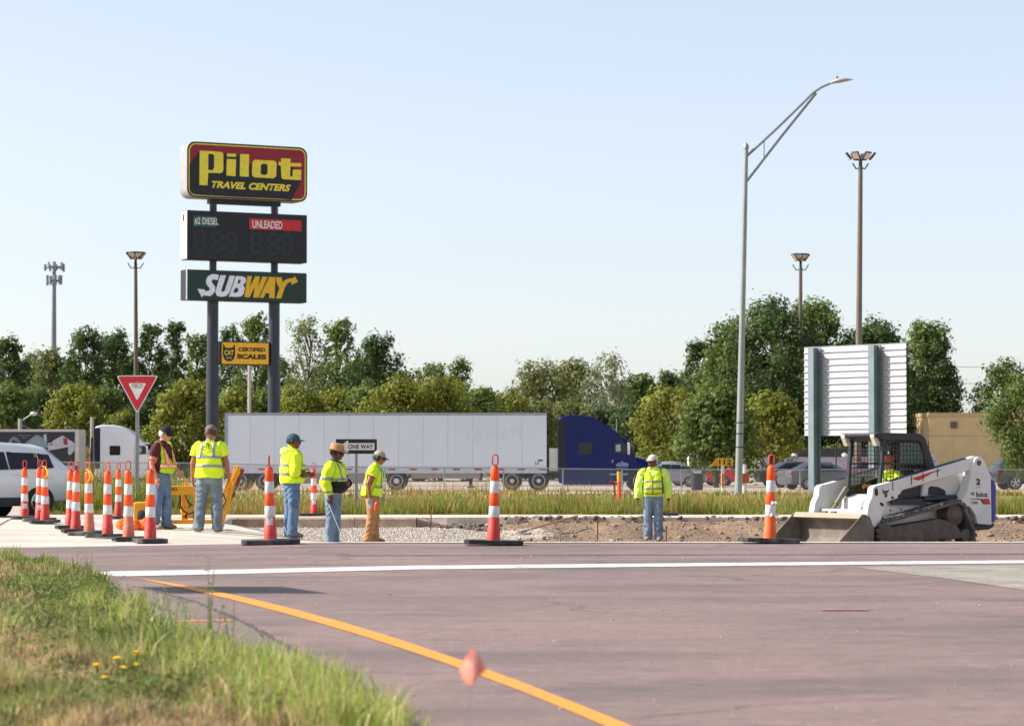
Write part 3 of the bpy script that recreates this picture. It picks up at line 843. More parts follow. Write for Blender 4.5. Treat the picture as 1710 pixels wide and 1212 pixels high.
def sign_back():
    D = 90.0; th = R(-52); zg = -.12; k = D / F
    # left edge at x=1347, right edge at x=1507, the right end nearer
    mid = P(1427, 650, D); W = 4.75
    t = thing('highway_sign', 'back of a ribbed aluminium highway sign on two I-beam posts', 'road sign', (mid.x, D, zg), th)
    Z = lambda y: PZ(y, D) - zg
    z0, z1 = Z(727), Z(576); n = 14; h = (z1 - z0) / n
    Mp = pmat('panel_alu', lin(188, 187, 192), .55, .15, .06, 2, dirt=.25, dirtcol=lin(170, 170, 172))
    for i in range(n):
        b = MB(); za = z0 + i * h
        b.prism([(0, za + .004), (-.055, za + .004), (-.055, za + .026), (-.012, za + .032), (-.012, za + h - .016), (-.03, za + h - .012), (-.03, za + h - .003), (0, za + h - .003)], -W / 2, W / 2, 'x')
        b.build('plank', Mp, t, smooth=0)
    b = MB(); b.bx(-W / 2, W / 2, .003, .008, z0, z1); b.build('front_face', colr('sign_face_green', 20, 90, 62), t, smooth=0)
    for x in (-W / 2 + .72, W / 2 - 1.2):
        b = MB(); ya = -.085
        for yy in (ya - .012, ya - .32): b.bx(x - .13, x + .13, yy - .012, yy + .012, -.3, z1 - .04)
        b.bx(x - .012, x + .012, ya - .31, ya - .02, -.3, z1 - .05)
        b.build('post', pmat('post_galv', lin(122, 134, 138), .5, .25, .12, 2), t, smooth=0)
        for i in range(n):
            b = MB(); b.box((x + .16, ya + .01, z0 + (i + .5) * h), (.05, .03, .06)); b.build('clip', M_steel, t, smooth=0)
sign_back()

# the signpost just outside the frame whose shadow falls across the yellow line
def off_sign():
    g = Vector((-5.8, 23.3, 0)); t = thing('road_sign', 'rectangular road sign on a steel post standing in the roadside grass', 'traffic sign', (g.x, g.y, .02), R(-66))
    b = MB(); b.bx(-.03, .03, -.02, .02, -.4, 3.0); b.build('post', M_steel, t, smooth=0)
    b = MB(); b.bx(-.6, .6, -.03, -.022, 2.1, 3.1); b.build('plate', M_wsign, t, smooth=0)
off_sign()

# small posts and poles
def post(name, label, cat, x, yb, yt, D, r_, mat, group=None, zg=None, tilt=0, extra=None):
    p = P(x, yb, D); z = p.z if zg is None else zg
    t = thing(name, label, cat, (p.x, D, z), 0, group); h = PZ(yt, D) - z
    b = MB(); b.tube([(0, 0, -.1), (tilt, 0, h)], r_, 8); b.build('shaft', mat, t)
    if extra: extra(t, h)
    return t
M_pole = colr('weathered_pole', 168, 164, 158, rough=.8)
def lamp_arm(t, h):
    b = MB(); b.ell((.85, 0, h + .32), (.22, .14, .14), 8, 6); b.build('lamp', M_alu, t)
    b = MB(); b.tube([(0, 0, h - .2), (.75, 0, h + .3)], .05, 6); b.build('arm', M_steel, t)
    b = MB(); b.tube([(.1, 0, h - .4), (4.6, 0, h - 2.4)], .035, 5); b.build('stay', M_steel, t)
post('lot_pole', 'short pale pole with a round lamp behind the black trailer', 'pole', 33, 820, 699, 172, .13, M_pole, zg=-.55, extra=lamp_arm)
post('lot_pole', 'short plain pale pole beside the white truck cab roof', 'pole', 153, 820, 696, 172, .11, M_pole, zg=-.55)
post('lot_pole', 'thin white pole rising from the trees between the two pylon posts', 'pole', 416, 820, 605, 176, .12, M_pole, zg=-.55)
Mo = pmat('marker_orange', lin(240, 92, 30), .5)
def ytop(t, h):
    b = MB(); b.tube([(0, 0, h * .72), (0, 0, h + .03)], .058, 10); b.build('yellow_sleeve', colr('marker_yellow', 236, 170, 30), t)
post('marker_post', 'slim orange utility marker post with a yellow top in the grass', 'post', 1034, 848, 789, 72, .055, Mo, zg=-.06, extra=ytop)
post('pipe_riser', 'rusty red pipe with an elbow beside the orange marker post', 'pipe', 1026, 845, 808, 73, .03, pmat('rust_pipe', lin(150, 70, 50), .8), zg=-.06,
     extra=lambda t, h: MB().tube([(0, 0, h - .02), (-.03, 0, h + .05), (-.12, 0, h + .06)], .035, 8).build('elbow', MATS['rust_pipe'], t))
def wbox(t, h):
    b = MB(); b.bx(-.19, .19, -.1, .1, h * .42, h * .72); b.build('plate', colr('plate_rust', 190, 84, 48), t, smooth=0)
post('marker_post', 'white capped post with a rust coloured box on it near the lot', 'post', 1243, 822, 775, 112, .09, colr('post_white', 220, 216, 208), zg=-.5, extra=wbox)
def s112(t, h):
    D = 112
    b = MB(); b.prism([(-.5, h - .04), (-.25, h + .28), (.42, h + .28), (.42, h - .04)], -.06, .0); pl = b.build('panel', colr('sign_amber', 226, 176, 20), t, smooth=0)
    FM = Matrix.Translation((0, -.06, 0)) @ frame((0, 0, 0), (1, 0, 0), (0, 0, 1))
    text('112', pl, FM @ Matrix.Translation((-.16, h + .01, .004)), colr('print_black', 22, 22, 24), .52, .22, .03)
    decal([[(-.45, h - .02), (-.22, h - .02), (-.22, h + .24)]], pl, FM, colr('sign_orange', 220, 130, 20), 'corner', .003)
    b = MB(); b.bx(-.06, .06, -.08, -.04, h * .3, h * .72); b.build('reflector', colr('reflector_orange', 230, 130, 20), t, smooth=0)
post('number_sign', 'yellow sign numbered 112 on a white post by the lot fence', 'sign', 1207, 822, 776, 113, .07, MATS['post_white'], zg=-.5, extra=s112)
# the stakes and shovel in the bed
M_rebar = pmat('rebar', lin(96, 70, 52), .8, .3)
for x, yb, yt, D, lab in ((719, 881, 846, 53.0, 'thin rusty stake driven in beside the broken kerb end'), (997, 900, 872, 50.8, 'short steel stake standing in the dirt bed'), (1112, 899, 880, 51.5, 'short stake in the dirt behind the front-facing worker')):
    p = P(x, yb, D); zz = zpit(p.x, D); t = thing('stake', lab, 'stake', (p.x, D, zz), 0, 'stakes in the bed')
    h = PZ(yt, D) - zz
    b = MB(); b.tube([(0, 0, -.15), (.012, 0, h)], .013, 6); b.build('rod', M_rebar, t)
    b = MB(); b.lathe([(.02, 0), (.022, .025), (.015, .03)], (.012, 0, h - .01), 8); b.build('head', M_rebar, t)
def shovel():
    D = 53.4; a, c = P(876, 880, 53.2), P(964, 861, 53.9)
    a.z = zpit(a.x, a.y) + .05; t = thing('shovel', 'wooden handled shovel lying across the dirt bed', 'shovel', (a.x, a.y, a.z))
    e = c - a
    b = MB(); b.tube([(.12, .05, .03), e], .02, 8); b.build('handle', pmat('ash_wood', lin(178, 130, 92), .7, 0, .15, 10), t)
    d = e.normalized()
    b = MB(); b.tube([d * .16, d * .05, -d * .06, -d * .14], [.02, .07, .08, .02], 8, sq=.25); b.build('blade', pmat('shovel_steel', lin(112, 104, 96), .6, .5), t)
shovel()
def pin_flag(x, yt, D, zg, h, col, lab, fw, fh, tilt, wob=.3):
    p = P(x, yt, D); t = thing('marking_flag', lab, 'flag', (p.x - tilt * h, D, zg))
    b = MB(); b.tube([(0, 0, -.05), (tilt * h, 0, h)], .002, 6); b.build('wire', M_steel, t)
    return t, Vector((tilt * h, 0, h))
t, tp = pin_flag(789, 1084, 7.5, .02, PZ(1084, 7.5) - .02, None, 'fluorescent pink orange marking flag on a wire at the grass edge', .1, .1, .06)
mf = pmat('flag_film', lin(255, 128, 108), .5, 0, .05)
nt = mf.node_tree; pb_ = nt.nodes['Principled BSDF']; pb_.inputs['Transmission Weight'].default_value = 0
b = MB()
k = 7.5 / F
fl = [(789, 1082), (801, 1095), (812, 1118), (798, 1130), (785, 1146), (776, 1135), (767, 1117), (778, 1100)]
fold = [0, .012, .03, .012, 0, .012, .028, .012]
cn = P(791, 1114, 7.5)
org = Vector((t.location.x, 7.5, .02))
vs = [P(x, y, 7.5 + f) - org for (x, y), f in zip(fl, fold)]
vs2 = [P(791, 1086, 7.49) - org, P(793, 1114, 7.482) - org, P(787, 1142, 7.49) - org]
b.add(vs + vs2, [(0, 1, 2, 9, 8), (2, 3, 4, 10, 9), (4, 5, 6, 9, 10), (6, 7, 0, 8, 9)])
o = b.build('film', mf, t, smooth=60); sm = o.modifiers.new('s', 'SOLIDIFY'); sm.thickness = .0006
b = MB(); b.add([P(788, 1090, 7.478) - org, P(796, 1090, 7.478) - org, P(795, 1128, 7.474) - org, P(788, 1132, 7.474) - org], [(0, 1, 2, 3)])
o = b.build('crease_strip', pmat('flag_pale', lin(255, 205, 190), .4), t, smooth=0); sm = o.modifiers.new('s', 'SOLIDIFY'); sm.thickness = .0006
for x, yt, D, lab in ((396, 858, 57.8, 'small orange marking flag in the grass behind the drill rig'),):
    p = P(x, yt, D); tt = thing('marking_flag', lab, 'flag', (p.x, D, -.06))
    h = p.z + .06
    b = MB(); b.tube([(0, 0, -.05), (0, 0, h)], .003, 6); b.build('wire', M_steel, tt)
    b = MB(); b.bx(0, .1, -.002, .002, h - .09, h); b.build('film', Mo, tt, smooth=0)
# ================================================================== vehicles
def carpaint(name, rgb, rough=.3, metal=0.0):
    return pmat('paint_' + name, rgb, rough, metal, .04, 1.5, coat=.5)
def wheel(parent, c, r_, w, side, rim=None, spokes=5, hub=.62):
    """wheel with its axle along y; side -1: outer face towards -y"""
    b = MB(); s = side
    prof = [(r_ * hub, -w / 2), (r_ * .93, -w / 2), (r_, -w * .36), (r_, w * .36), (r_ * .93, w / 2), (r_ * hub, w / 2)]
    b.lathe(prof, c, 28, 'y'); ty = b.build('wheel', M_tyre, parent, smooth=50)
    b = MB(); q = Vector(c) + Vector((0, s * w * .40, 0))
    b.lathe([(r_ * hub * 1.02, -.02), (r_ * hub * 1.02, s * .05), (r_ * hub * .93, s * .055), (r_ * hub * .9, 0)], q, 28, 'y')
    if spokes:
        b.lathe([(r_ * .16, -s * .02), (r_ * .16, s * .05), (r_ * .1, s * .06)], q, 14, 'y')
        for k in range(spokes):
            a = 2 * math.pi * k / spokes + .3; d = Vector((math.cos(a), 0, math.sin(a)))
            b.bar(q + d * r_ * .12 + Vector((0, s * .04, 0)), q + d * r_ * hub * .95 + Vector((0, s * .03, 0)), r_ * .1, .03, (0, 1, 0))
            a2 = a + .35; d2 = Vector((math.cos(a2), 0, math.sin(a2)))
            b.bar(q + d * r_ * .2 + Vector((0, s * .035, 0)), q + d2 * r_ * hub * .95 + Vector((0, s * .028, 0)), r_ * .07, .028, (0, 1, 0))
        b.build('rim', rim or M_chrome, ty, smooth=40)
        b = MB(); b.lathe([(r_ * hub * .9, 0), (r_ * hub * .9, s * .004)], q - Vector((0, s * .03, 0)), 24, 'y'); b.build('wheel_well', M_black, ty, smooth=0)
    else:
        b.lathe([(r_ * hub * .95, 0), (r_ * hub * .85, -s * .05), (r_ * .3, -s * .06), (r_ * .28, s * .04), (r_ * .12, s * .06)], q, 24, 'y')
        for k in range(10):
            a = 2 * math.pi * k / 10; d = Vector((math.cos(a), 0, math.sin(a))) * r_ * .38
            b.lathe([(r_ * .035, -s * .06), (r_ * .035, -s * .02)], q + d, 6, 'y')
        b.build('rim', rim or M_chrome, ty, smooth=40)
    return ty

def cut(o, cutters):
    for cb in cutters:
        me = cb.mesh('cutter', M_black, 0); co = bpy.data.objects.new('cutter', me); C.objects.link(co)
        m = o.modifiers.new('b', 'BOOLEAN'); m.operation = 'DIFFERENCE'; m.solver = 'EXACT'; m.object = co
        m.material_mode = 'TRANSFER'
        bpy.context.view_layer.update()
        dg = bpy.context.evaluated_depsgraph_get()
        nm = bpy.data.meshes.new_from_object(o.evaluated_get(dg))
        o.modifiers.clear(); old = o.data; o.data = nm; nm.name = old.name
        bpy.data.objects.remove(co)
    o.data.polygons.foreach_set('use_smooth', [True] * len(o.data.polygons)); o.data.set_sharp_from_angle(angle=R(32))

def car(name, label, cat, loc, rz, paint, st, wheels, wr, glass_side, glass_ws, lamps, group=None, rim=None, trim=True, spokes=5, ww=.23, plate=None, handles=()):
    t = thing(name, label, cat, loc, rz, group)
    secs = []
    for (x, zb, zbelt, ztop, wb, wm, wt) in st:
        half = [(wb * .85, zb), (wb, zb + .1), (wm, zb + (zbelt - zb) * .55), (wm * .985, zbelt), (wt + .05, ztop - (ztop - zbelt) * .22), (wt * .82, ztop - .012)]
        secs.append([(x, 0, zb)] + [(x, y, z) for y, z in half] + [(x, 0, ztop)] + [(x, -y, z) for y, z in half[::-1]])
    b = MB(); b.loft(secs)
    body = b.build('body', paint, t, smooth=32)
    cs = []
    for (wx, side) in [(w, s) for w in wheels for s in (-1, 1)]:
        c = MB(); yy = side * st[len(st) // 2][5]
        c.lathe([(wr * 1.13, -.28), (wr * 1.13, .28)], (wx, yy, wr), 32, 'y'); cs.append(c)
    cut(body, cs)
    for wx in wheels:
        for s in (-1, 1):
            wheel(t, (wx, s * (st[len(st) // 2][5] - ww / 2 - .01), wr), wr, ww, s, rim, spokes)
    # glass: quads lifted off the shell
    def quad_on(i, j, k0, k1, ins, off):
        a, b2 = secs[i], secs[j]
        q = [Vector(a[k0]), Vector(b2[k0]), Vector(b2[k1]), Vector(a[k1])]
        c = sum(q, Vector()) / 4; n = (q[1] - q[0]).cross(q[3] - q[0]).normalized()
        if n.dot(c - Vector((c.x, 0, .6))) < 0: n = -n
        return [p.lerp(c, ins) + n * off for p in q]
    nS = len(secs[0])
    for (i, j) in glass_side:
        for k0, k1 in ((4, 5), (nS - 4, nS - 5)):
            g = MB()
            qs = quad_on(i, j, k0, k1, .0, .006)
            c = sum(qs, Vector()) / 4
            qs = [Vector((c.x + (p.x - c.x) * .95, p.y, c.z + (p.z - c.z) * .86)) for p in qs]
            # slide each corner back on to the slanted side
            g.add(qs, [(0, 1, 2, 3)]); o = g.build('side_window', M_glass, t, smooth=0)
            sm = o.modifiers.new('s', 'SOLIDIFY'); sm.thickness = .012; sm.offset = 0
    for (i, j) in glass_ws:
        g = MB()
        for k0, k1 in ((5, 6), (6, 7), (7, 8), (8, 9)):
            q = quad_on(i, j, k0, k1, 0, .012); g.add(q, [(0, 1, 2, 3)])
        o = g.build('windscreen' if st[i][0] > 1.8 else 'rear_window', M_glass, t, smooth=60)
    for nm, pts, mat in lamps:
        for s in (-1, 1):
            g = MB(); (x0, x1, y0, y1, z0, z1) = pts
            g.bx(x0, x1, s * y0, s * y1, z0, z1); g.build(nm, mat, t, smooth=0, bevel=.02)
    for x, z in handles:
        for s in (-1, 1):
            g = MB(); g.bx(x - .1, x + .1, s * st[len(st) // 2][5], s * (st[len(st) // 2][5] + .025), z - .015, z + .015); g.build('door_handle', paint, t, bevel=.008)
    if trim:
        for s in (-1, 1):
            g = MB(); wm = st[len(st) // 2][5]; x0, x1 = wheels[0] + wr * 1.15, wheels[1] - wr * 1.15
            g.bx(x0, x1, s * (wm - .12), s * (wm + .008), st[2][1] - .01, st[2][1] + .17); g.build('sill', M_black, t, smooth=0, bevel=.02)
    return t

M_tail = pmat('tail_lamp', lin(170, 16, 24), .2, 0, .05, coat=.5)
M_head = pmat('head_lamp', (.6, .62, .64), .12, .2, .05, coat=.5)
SUV = [(0.0, .50, .78, .98, .70, .74, .62), (.06, .38, .90, 1.10, .80, .87, .70), (.30, .32, 1.08, 1.30, .86, .94, .66), (.62, .30, 1.10, 1.58, .88, .955, .63), (.95, .30, 1.08, 1.655, .89, .96, .64), (1.75, .30, 1.06, 1.70, .90, .965, .66), (2.6, .30, 1.04, 1.69, .90, .965, .66), (2.95, .30, 1.03, 1.60, .90, .96, .64), (3.55, .30, 1.02, 1.10, .90, .95, .72), (4.2, .32, .90, 1.00, .87, .92, .66), (4.55, .36, .78, .86, .78, .82, .55), (4.68, .45, .68, .72, .60, .62, .4)]
sx = P(116, 780, 64).x
suv = car('parked_suv', 'white suv with tinted windows and alloy wheels stopped behind the orange posts', 'car', (-10.2, 60.2, -.19), R(222), carpaint('white', (.80, .80, .80), .25), SUV,
    (.98, 3.75), .38, [(3, 4), (4, 5), (5, 6), (6, 8)], [(7, 8), (2, 3)], [('tail_lamp', (.03, .34, .70, .885, .86, 1.06), M_tail), ('head_lamp', (4.3, 4.58, .5, .80, .7, .84), M_head)], handles=((1.55, .98), (2.55, .97)))
b = MB(); b.lathe([(.105, .955), (.105, .962), (.09, .964)], (.72, 0, .98), 24, 'y'); b.build('fuel_door', MATS['paint_white'], suv)
b = MB(); b.lathe([(.045, 0), (.045, .003)], (1.02, .80, 1.4), 16, 'y'); b.build('window_sticker', pmat('sticker', lin(150, 110, 50), .5), suv)
SED = [(0.0, .42, .72, .92, .62, .66, .55), (.06, .30, .82, 1.0, .74, .80, .66), (.5, .26, .94, 1.05, .82, .88, .68), (.85, .25, .95, 1.08, .83, .89, .66), (1.45, .25, .95, 1.40, .84, .90, .56), (2.0, .25, .94, 1.46, .84, .90, .58), (2.55, .25, .93, 1.43, .84, .90, .57), (3.35, .25, .92, 1.02, .84, .89, .66), (4.1, .27, .82, .90, .80, .85, .62), (4.45, .30, .70, .76, .72, .76, .5), (4.6, .40, .60, .64, .55, .57, .4)]
def sedan(label, x, D, rz, pm, z=-.553, group='cars parked in the lot', name='parked_car'):
    p = P(x, 780, D)
    return car(name, label, 'car', (p.x, D, z), rz, pm, SED, (.95, 3.65), .32, [(3, 4), (4, 5), (5, 6), (6, 7)], [(6, 7), (3, 4)],
        [('tail_lamp', (-.0, .3, .52, .80, .78, .90), M_tail), ('head_lamp', (4.2, 4.5, .45, .72, .64, .76), M_head)], group, trim=False)
sedan('silver sedan parked behind the dark litter bin', 1180, 152, R(176), carpaint('silver', lin(150, 156, 168), .3, .3))
sedan('dark grey sedan with red tail lamps parked beside the sign posts', 1308, 140, R(24), carpaint('graphite', lin(88, 92, 100), .3, .4))
sedan('near black sedan parked just past the grey sedan', 1268, 150, R(20), carpaint('nearblack', lin(52, 58, 68), .25, .3))
sedan('bright red car half hidden by the street light pole', 1238, 158, R(170), carpaint('red', lin(214, 26, 48), .3))
sedan('red car glimpsed behind the tracked loader cab', 1402, 168, R(14), carpaint('crimson', lin(196, 40, 56), .3))
p = P(1655, 780, 140)
car('parked_pickup', 'black suv parked under the tree by the tan building', 'car', (p.x, 140, -.553), R(8), carpaint('black', lin(40, 44, 50), .3), SUV, (.98, 3.75), .39,
    [(3, 4), (4, 5), (5, 6), (6, 8)], [(7, 8), (2, 3)], [('tail_lamp', (.03, .34, .70, .885, .86, 1.06), M_tail)], 'cars parked in the lot')

def tractor(label, px, D, paint, zg=-.553, full=True, group='highway tractors in the lot'):
    p = P(px, 780, D); t = thing('semi_tractor', label, 'truck', (p.x, D + 1.25, zg), 0, group)
    prof = [(0, .42), (0, 3.62), (.10, 3.70), (.45, 3.80), (1.26, 3.78), (1.65, 3.70), (2.0, 3.55), (2.35, 3.35), (2.65, 3.14), (2.9, 2.94), (3.1, 2.74), (3.2, 2.62), (3.3, 2.56), (3.84, 1.80), (3.9, 1.4), (3.9, .95), (3.55, .95), (3.4, .5), (3.2, .3), (.3, .3)]
    b = MB(); b.prism(prof, -1.22, 1.22); cabm = b.build('cab', paint, t, smooth=30, bevel=.07)
    b = MB()
    secs = []
    for x, zt, w, zb in ((3.7, 1.78, 1.12, .95), (4.1, 1.70, 1.08, .95), (4.45, 1.58, 1.02, .95), (4.68, 1.42, .95, .8), (4.78, 1.2, .9, .6), (4.80, .9, .86, .5)):
        secs.append([(x, -w, zb), (x, -w * 1.02, zt - .35), (x, -w * .85, zt - .06), (x, -w * .4, zt), (x, w * .4, zt), (x, w * .85, zt - .06), (x, w * 1.02, zt - .35), (x, w, zb)])
    b.loft(secs); b.build('hood', paint, t, smooth=45)
    b = MB(); b.bx(4.45, 4.92, -1.15, 1.15, .28, .78); b.build('bumper', paint, t, bevel=.06)
    b = MB()
    for x in (-.0,):
        b.bx(-.02, .36, -1.235, 1.235, .9, 3.6)
    b.build('side_extender', pmat('extender_dark', lin(12, 16, 38), .4), t, smooth=0, bevel=.02)
    for s in (-1, 1):
        y = s * 1.224
        b = MB(); b.prism([(2.78, 1.86), (2.78, 2.34), (2.86, 2.42), (3.28, 2.42), (3.55, 2.06), (3.55, 1.86)], y, y + s * .012); b.build('side_window', M_glass, t, smooth=0)
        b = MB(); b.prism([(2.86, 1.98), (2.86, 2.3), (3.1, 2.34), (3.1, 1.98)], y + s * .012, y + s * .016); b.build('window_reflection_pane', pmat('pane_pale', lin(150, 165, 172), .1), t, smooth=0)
        b = MB(); b.prism([(.98, 1.85), (.98, 2.36), (1.03, 2.42), (1.62, 2.42), (1.68, 2.36), (1.68, 1.85), (1.62, 1.8), (1.03, 1.8)], y, y + s * .012); b.build('sleeper_window', M_glass, t, smooth=0)
        for x in (2.6, 3.7):
            b = MB(); b.bx(x - .008, x + .008, y, y + s * .004, .5, 2.5); b.build('door_seam', M_black, t, smooth=0)
        b = MB(); b.bx(2.68, 2.72, y, y + s * .03, 1.42, 1.56); b.build('door_handle', M_chrome, t, smooth=0)
        for zz in (.84, .45):
            b = MB(); b.bx(2.55, 3.45, y, y + s * .02, zz - .02, zz + .02); b.build('step', M_chrome, t, smooth=0)
        b = MB(); b.box((3.5, s * 1.45, 2.12), (.12, .22, .62)); m_ = b.build('mirror', M_chrome, t, bevel=.03)
        b = MB(); b.bar((3.45, s * 1.2, 2.35), (3.5, s * 1.4, 2.4), .04, .04); b.bar((3.45, s * 1.2, 1.9), (3.5, s * 1.4, 1.85), .04, .04); b.build('mirror_bracket', M_black, m_)
        wheel(t, (4.05, s * 1.02, .51), .51, .28, s, None, 0)
        b = MB(); b.lathe([(.62, -.06), (.62, .06)], (4.05, s * 1.07, .56), 28, 'y'); b.build('wheel_arch', M_black, t)
        for x in (-2.34, -1.0):
            wheel(t, (x, s * .98, .51), .51, .5, s, None, 0)
        b = MB(); b.lathe([(.26, -.0), (.26, 1.2)], (.9, s * .95, .62), 18, 'x'); b.build('fuel_tank', M_chrome, t)
    b = MB(); b.prism([(3.34, 2.56), (3.86, 1.82), (3.885, 1.83), (3.365, 2.575)], -1.1, 1.1); b.build('windscreen', M_glass, t, smooth=0)
    b = MB(); b.prism([(3.1, 2.70), (3.55, 2.6), (3.62, 2.52), (3.3, 2.55)], -1.15, 1.15); b.build('sun_visor', paint, t, smooth=0)
    b = MB(); b.tube([(2.9, -1.0, 2.9), (2.9, -1.0, 3.6)], .02, 5); b.build('aerial', M_chrome, t)
    b = MB(); b.bx(-3.2, 3.6, -.45, -.35, .62, .9); b.bx(-3.2, 3.6, .35, .45, .62, .9); b.build('frame_rail', M_black, t, smooth=0)
    b = MB(); b.bx(-.48, -.02, -1.1, 1.1, 1.0, 2.15); b.build('equipment_box', pmat('box_white', lin(205, 204, 200), .5, dirt=.3), t, bevel=.03)
    b = MB(); b.bx(-2.2, -1.2, -.5, .5, .95, 1.12); b.build('fifth_wheel', M_black, t, bevel=.03)
    for s in (-1, 1):
        b = MB(); pts = [(-2.95 - .1 * k, s * 1.0, .95 - .12 * k) for k in range(4)]
        b.prism([(-3.2, .9), (-2.6, 1.12), (-2.3, 1.14), (-2.3, 1.10), (-2.62, 1.06), (-3.12, .85), (-3.4, .35), (-3.48, .37)], s * .75, s * 1.22); b.build('quarter_fender', pmat('fender_white', lin(226, 226, 228), .35), t, smooth=30)
    b = MB()
    for k in range(3):
        b.tube([(-.5, -.5 + .5 * k, 1.5), (-.9, -.5 + .5 * k, 1.0), (-1.2, -.45 + .45 * k, .95), (-1.45, -.4 + .4 * k, 1.25)], .03, 6)
    b.build('air_lines', M_black, t)
    # door badge
    FM = Matrix.Translation((0, -1.224, 0)) @ frame((0, 0, 0), (1, 0, 0), (0, 0, 1))
    if full:
        decal([[(2.84, 1.32), (3.0, 1.42), (3.1, 1.42), (3.18, 1.52), (3.26, 1.42), (3.4, 1.42), (3.52, 1.32), (3.45, 1.22), (2.92, 1.22)][::-1]], t, FM, pmat('badge_grey', lin(120, 130, 160), .5), 'door_badge', .006)
        decal([[(2.9, 1.13), (3.46, 1.13), (3.46, 1.16), (2.9, 1.16)]], t, FM, MATS['badge_grey'], 'badge_line', .006)
    return t
tractor('navy blue sleeper tractor coupled to the plain white trailer', 933, 135, pmat('paint_navy', lin(8, 27, 88), .35, 0, .06, 1.5, coat=.12, spec=.25))
tractor('white sleeper tractor parked beside the black printed trailer', 158, 178, carpaint('truckwhite', lin(225, 228, 232), .3), full=False)
tractor('pale blue grey sleeper tractor partly hidden behind the white tractor', 101, 186, carpaint('bluegrey', lin(140, 156, 184), .3), full=False)

M_trw = pmat('trailer_white', lin(214, 220, 228), .45, 0, .03, .6, dirt=.12, dirtcol=lin(170, 170, 168), dscale=.5)
def trailer():
    D = 135.0; p = P(376, 780, D); zg = -.553; L = P(913, 780, D).x - p.x
    t = thing('semi_trailer', 'long plain white box trailer behind the workers', 'trailer', (p.x, D, zg))
    Z = lambda y: PZ(y, D) - zg
    z0, z1 = Z(780), Z(689)
    b = MB(); b.bx(.02, L - .02, .03, 2.57, z0, z1 - .03); b.build('box', M_trw, t, smooth=0)
    n = 13; w = L / n
    for i in range(n):
        b = MB(); b.bx(i * w + .006, (i + 1) * w - .006, 0, .03, z0 + .04, z1 - .13); b.build('side_panel', M_trw, t, smooth=0)
    b = MB(); b.bx(0, L, -.02, 2.6, z1 - .12, z1); b.build('top_rail', pmat('rail_grey', lin(150, 156, 162), .5, .2), t, smooth=0)
    b = MB(); b.bx(0, L, -.02, 2.6, z0 - .3, z0 + .04); br = b.build('bottom_rail', pmat('rail_pale', lin(196, 200, 204), .45, .2), t, smooth=0)
    for i in range(15):
        b = MB(); b.bx(.6 + i * 1.08, .6 + i * 1.08 + .36, -.028, -.018, z0 - .14, z0 - .06); b.build('red_reflector', M_tail, br, smooth=0)
    for s in (0, 2.6):
        b = MB(); b.bx(-.03, .12, s - .03 if s else -.03, s + .03 if s else .03, z0, z1); b.build('corner_post', MATS['rail_grey'], t, smooth=0)
    b = MB()
    for zz in (.2, .35, .65, .85): b.bx(-.09, -.02, -.05, .05, z0 + (z1 - z0) * zz, z0 + (z1 - z0) * zz + .14)
    b.build('door_hinges', M_steel, t, smooth=0)
    b = MB(); b.bx(-.025, -.005, .1, 1.28, z0, z1 - .1); b.build('rear_door', M_trw, t, smooth=0)
    b = MB(); b.bx(-.025, -.005, 1.32, 2.5, z0, z1 - .1); b.build('rear_door', M_trw, t, smooth=0)
    for x in (.75, 2.0):
        for s, y in ((-1, .3), (1, 2.3)):
            wheel(t, (x, y, .51), .51, .5, s, None, 0)
    b = MB(); b.bx(.3, 2.6, .4, 2.2, .6, .92); b.build('bogie', M_black, t, smooth=0)
    x = P(662, 780, D).x - p.x
    b = MB(); b.bx(3.0, x - .8, .05, .09, .36, z0 - .3); b.bx(x + .75, x + 4.2, .05, .09, .62, z0 - .3); b.build('side_skirt', pmat('skirt_taupe', lin(150, 142, 134), .6, dirt=.3), t, smooth=0)
    b = MB(); b.bx(x - .8, x + .75, .05, .09, .92, z0 - .3); b.build('skirt_arch', MATS['skirt_taupe'], t, smooth=0)
    wheel(t, (x, .3, .5), .5, .4, -1, None, 0); wheel(t, (x, 2.3, .5), .5, .4, 1, None, 0)
    b = MB(); b.bx(x + .2, x + .35, .5, 2.1, .4, .6); b.bx(x - .1, x + .1, .5, 2.1, .4, .9); b.build('axle', M_black, t, smooth=0)
    for y in (.6, 2.0):
        b = MB(); b.bx(12.2, 12.36, y - .08, y + .08, .2, z0 - .3); b.bx(12.1, 12.46, y - .18, y + .18, .15, .2); b.build('landing_leg', M_black, t, smooth=0)
    b = MB(); b.bx(3, L - .5, .8, 1.0, .95, z0 - .2); b.bx(3, L - .5, 1.6, 1.8, .95, z0 - .2); b.build('chassis_beam', M_black, t, smooth=0)
    FM = frame((0, 0, 0), (1, 0, 0), (0, 0, 1))
    x0, x1 = P(748, 0, D).x - p.x, P(872, 0, D).x - p.x
    text('ARTUR', t, FM @ Matrix.Translation((P(748, 780, D).x - p.x, Z(733), 0)), pmat('ghost_lettering', lin(217, 221, 225), .45), P(872, 780, D).x - P(748, 780, D).x, Z(717) - Z(733), 0, name='ghost_lettering', thick=.008)
    text("53'", t, FM @ Matrix.Translation((P(893, 780, D).x - p.x, Z(776), 0)), colr('print_black', 22, 22, 24), .24, .16, .01)
    decal([[(L - .42, Z(770)), (L - .22, Z(770)), (L - .18, Z(768.5)), (L - .22, Z(767)), (L - .42, Z(767)), (L - .46, Z(768.5))]], t, FM, pmat('maker_badge', lin(70, 60, 130), .5), 'maker_badge', .006)
trailer()

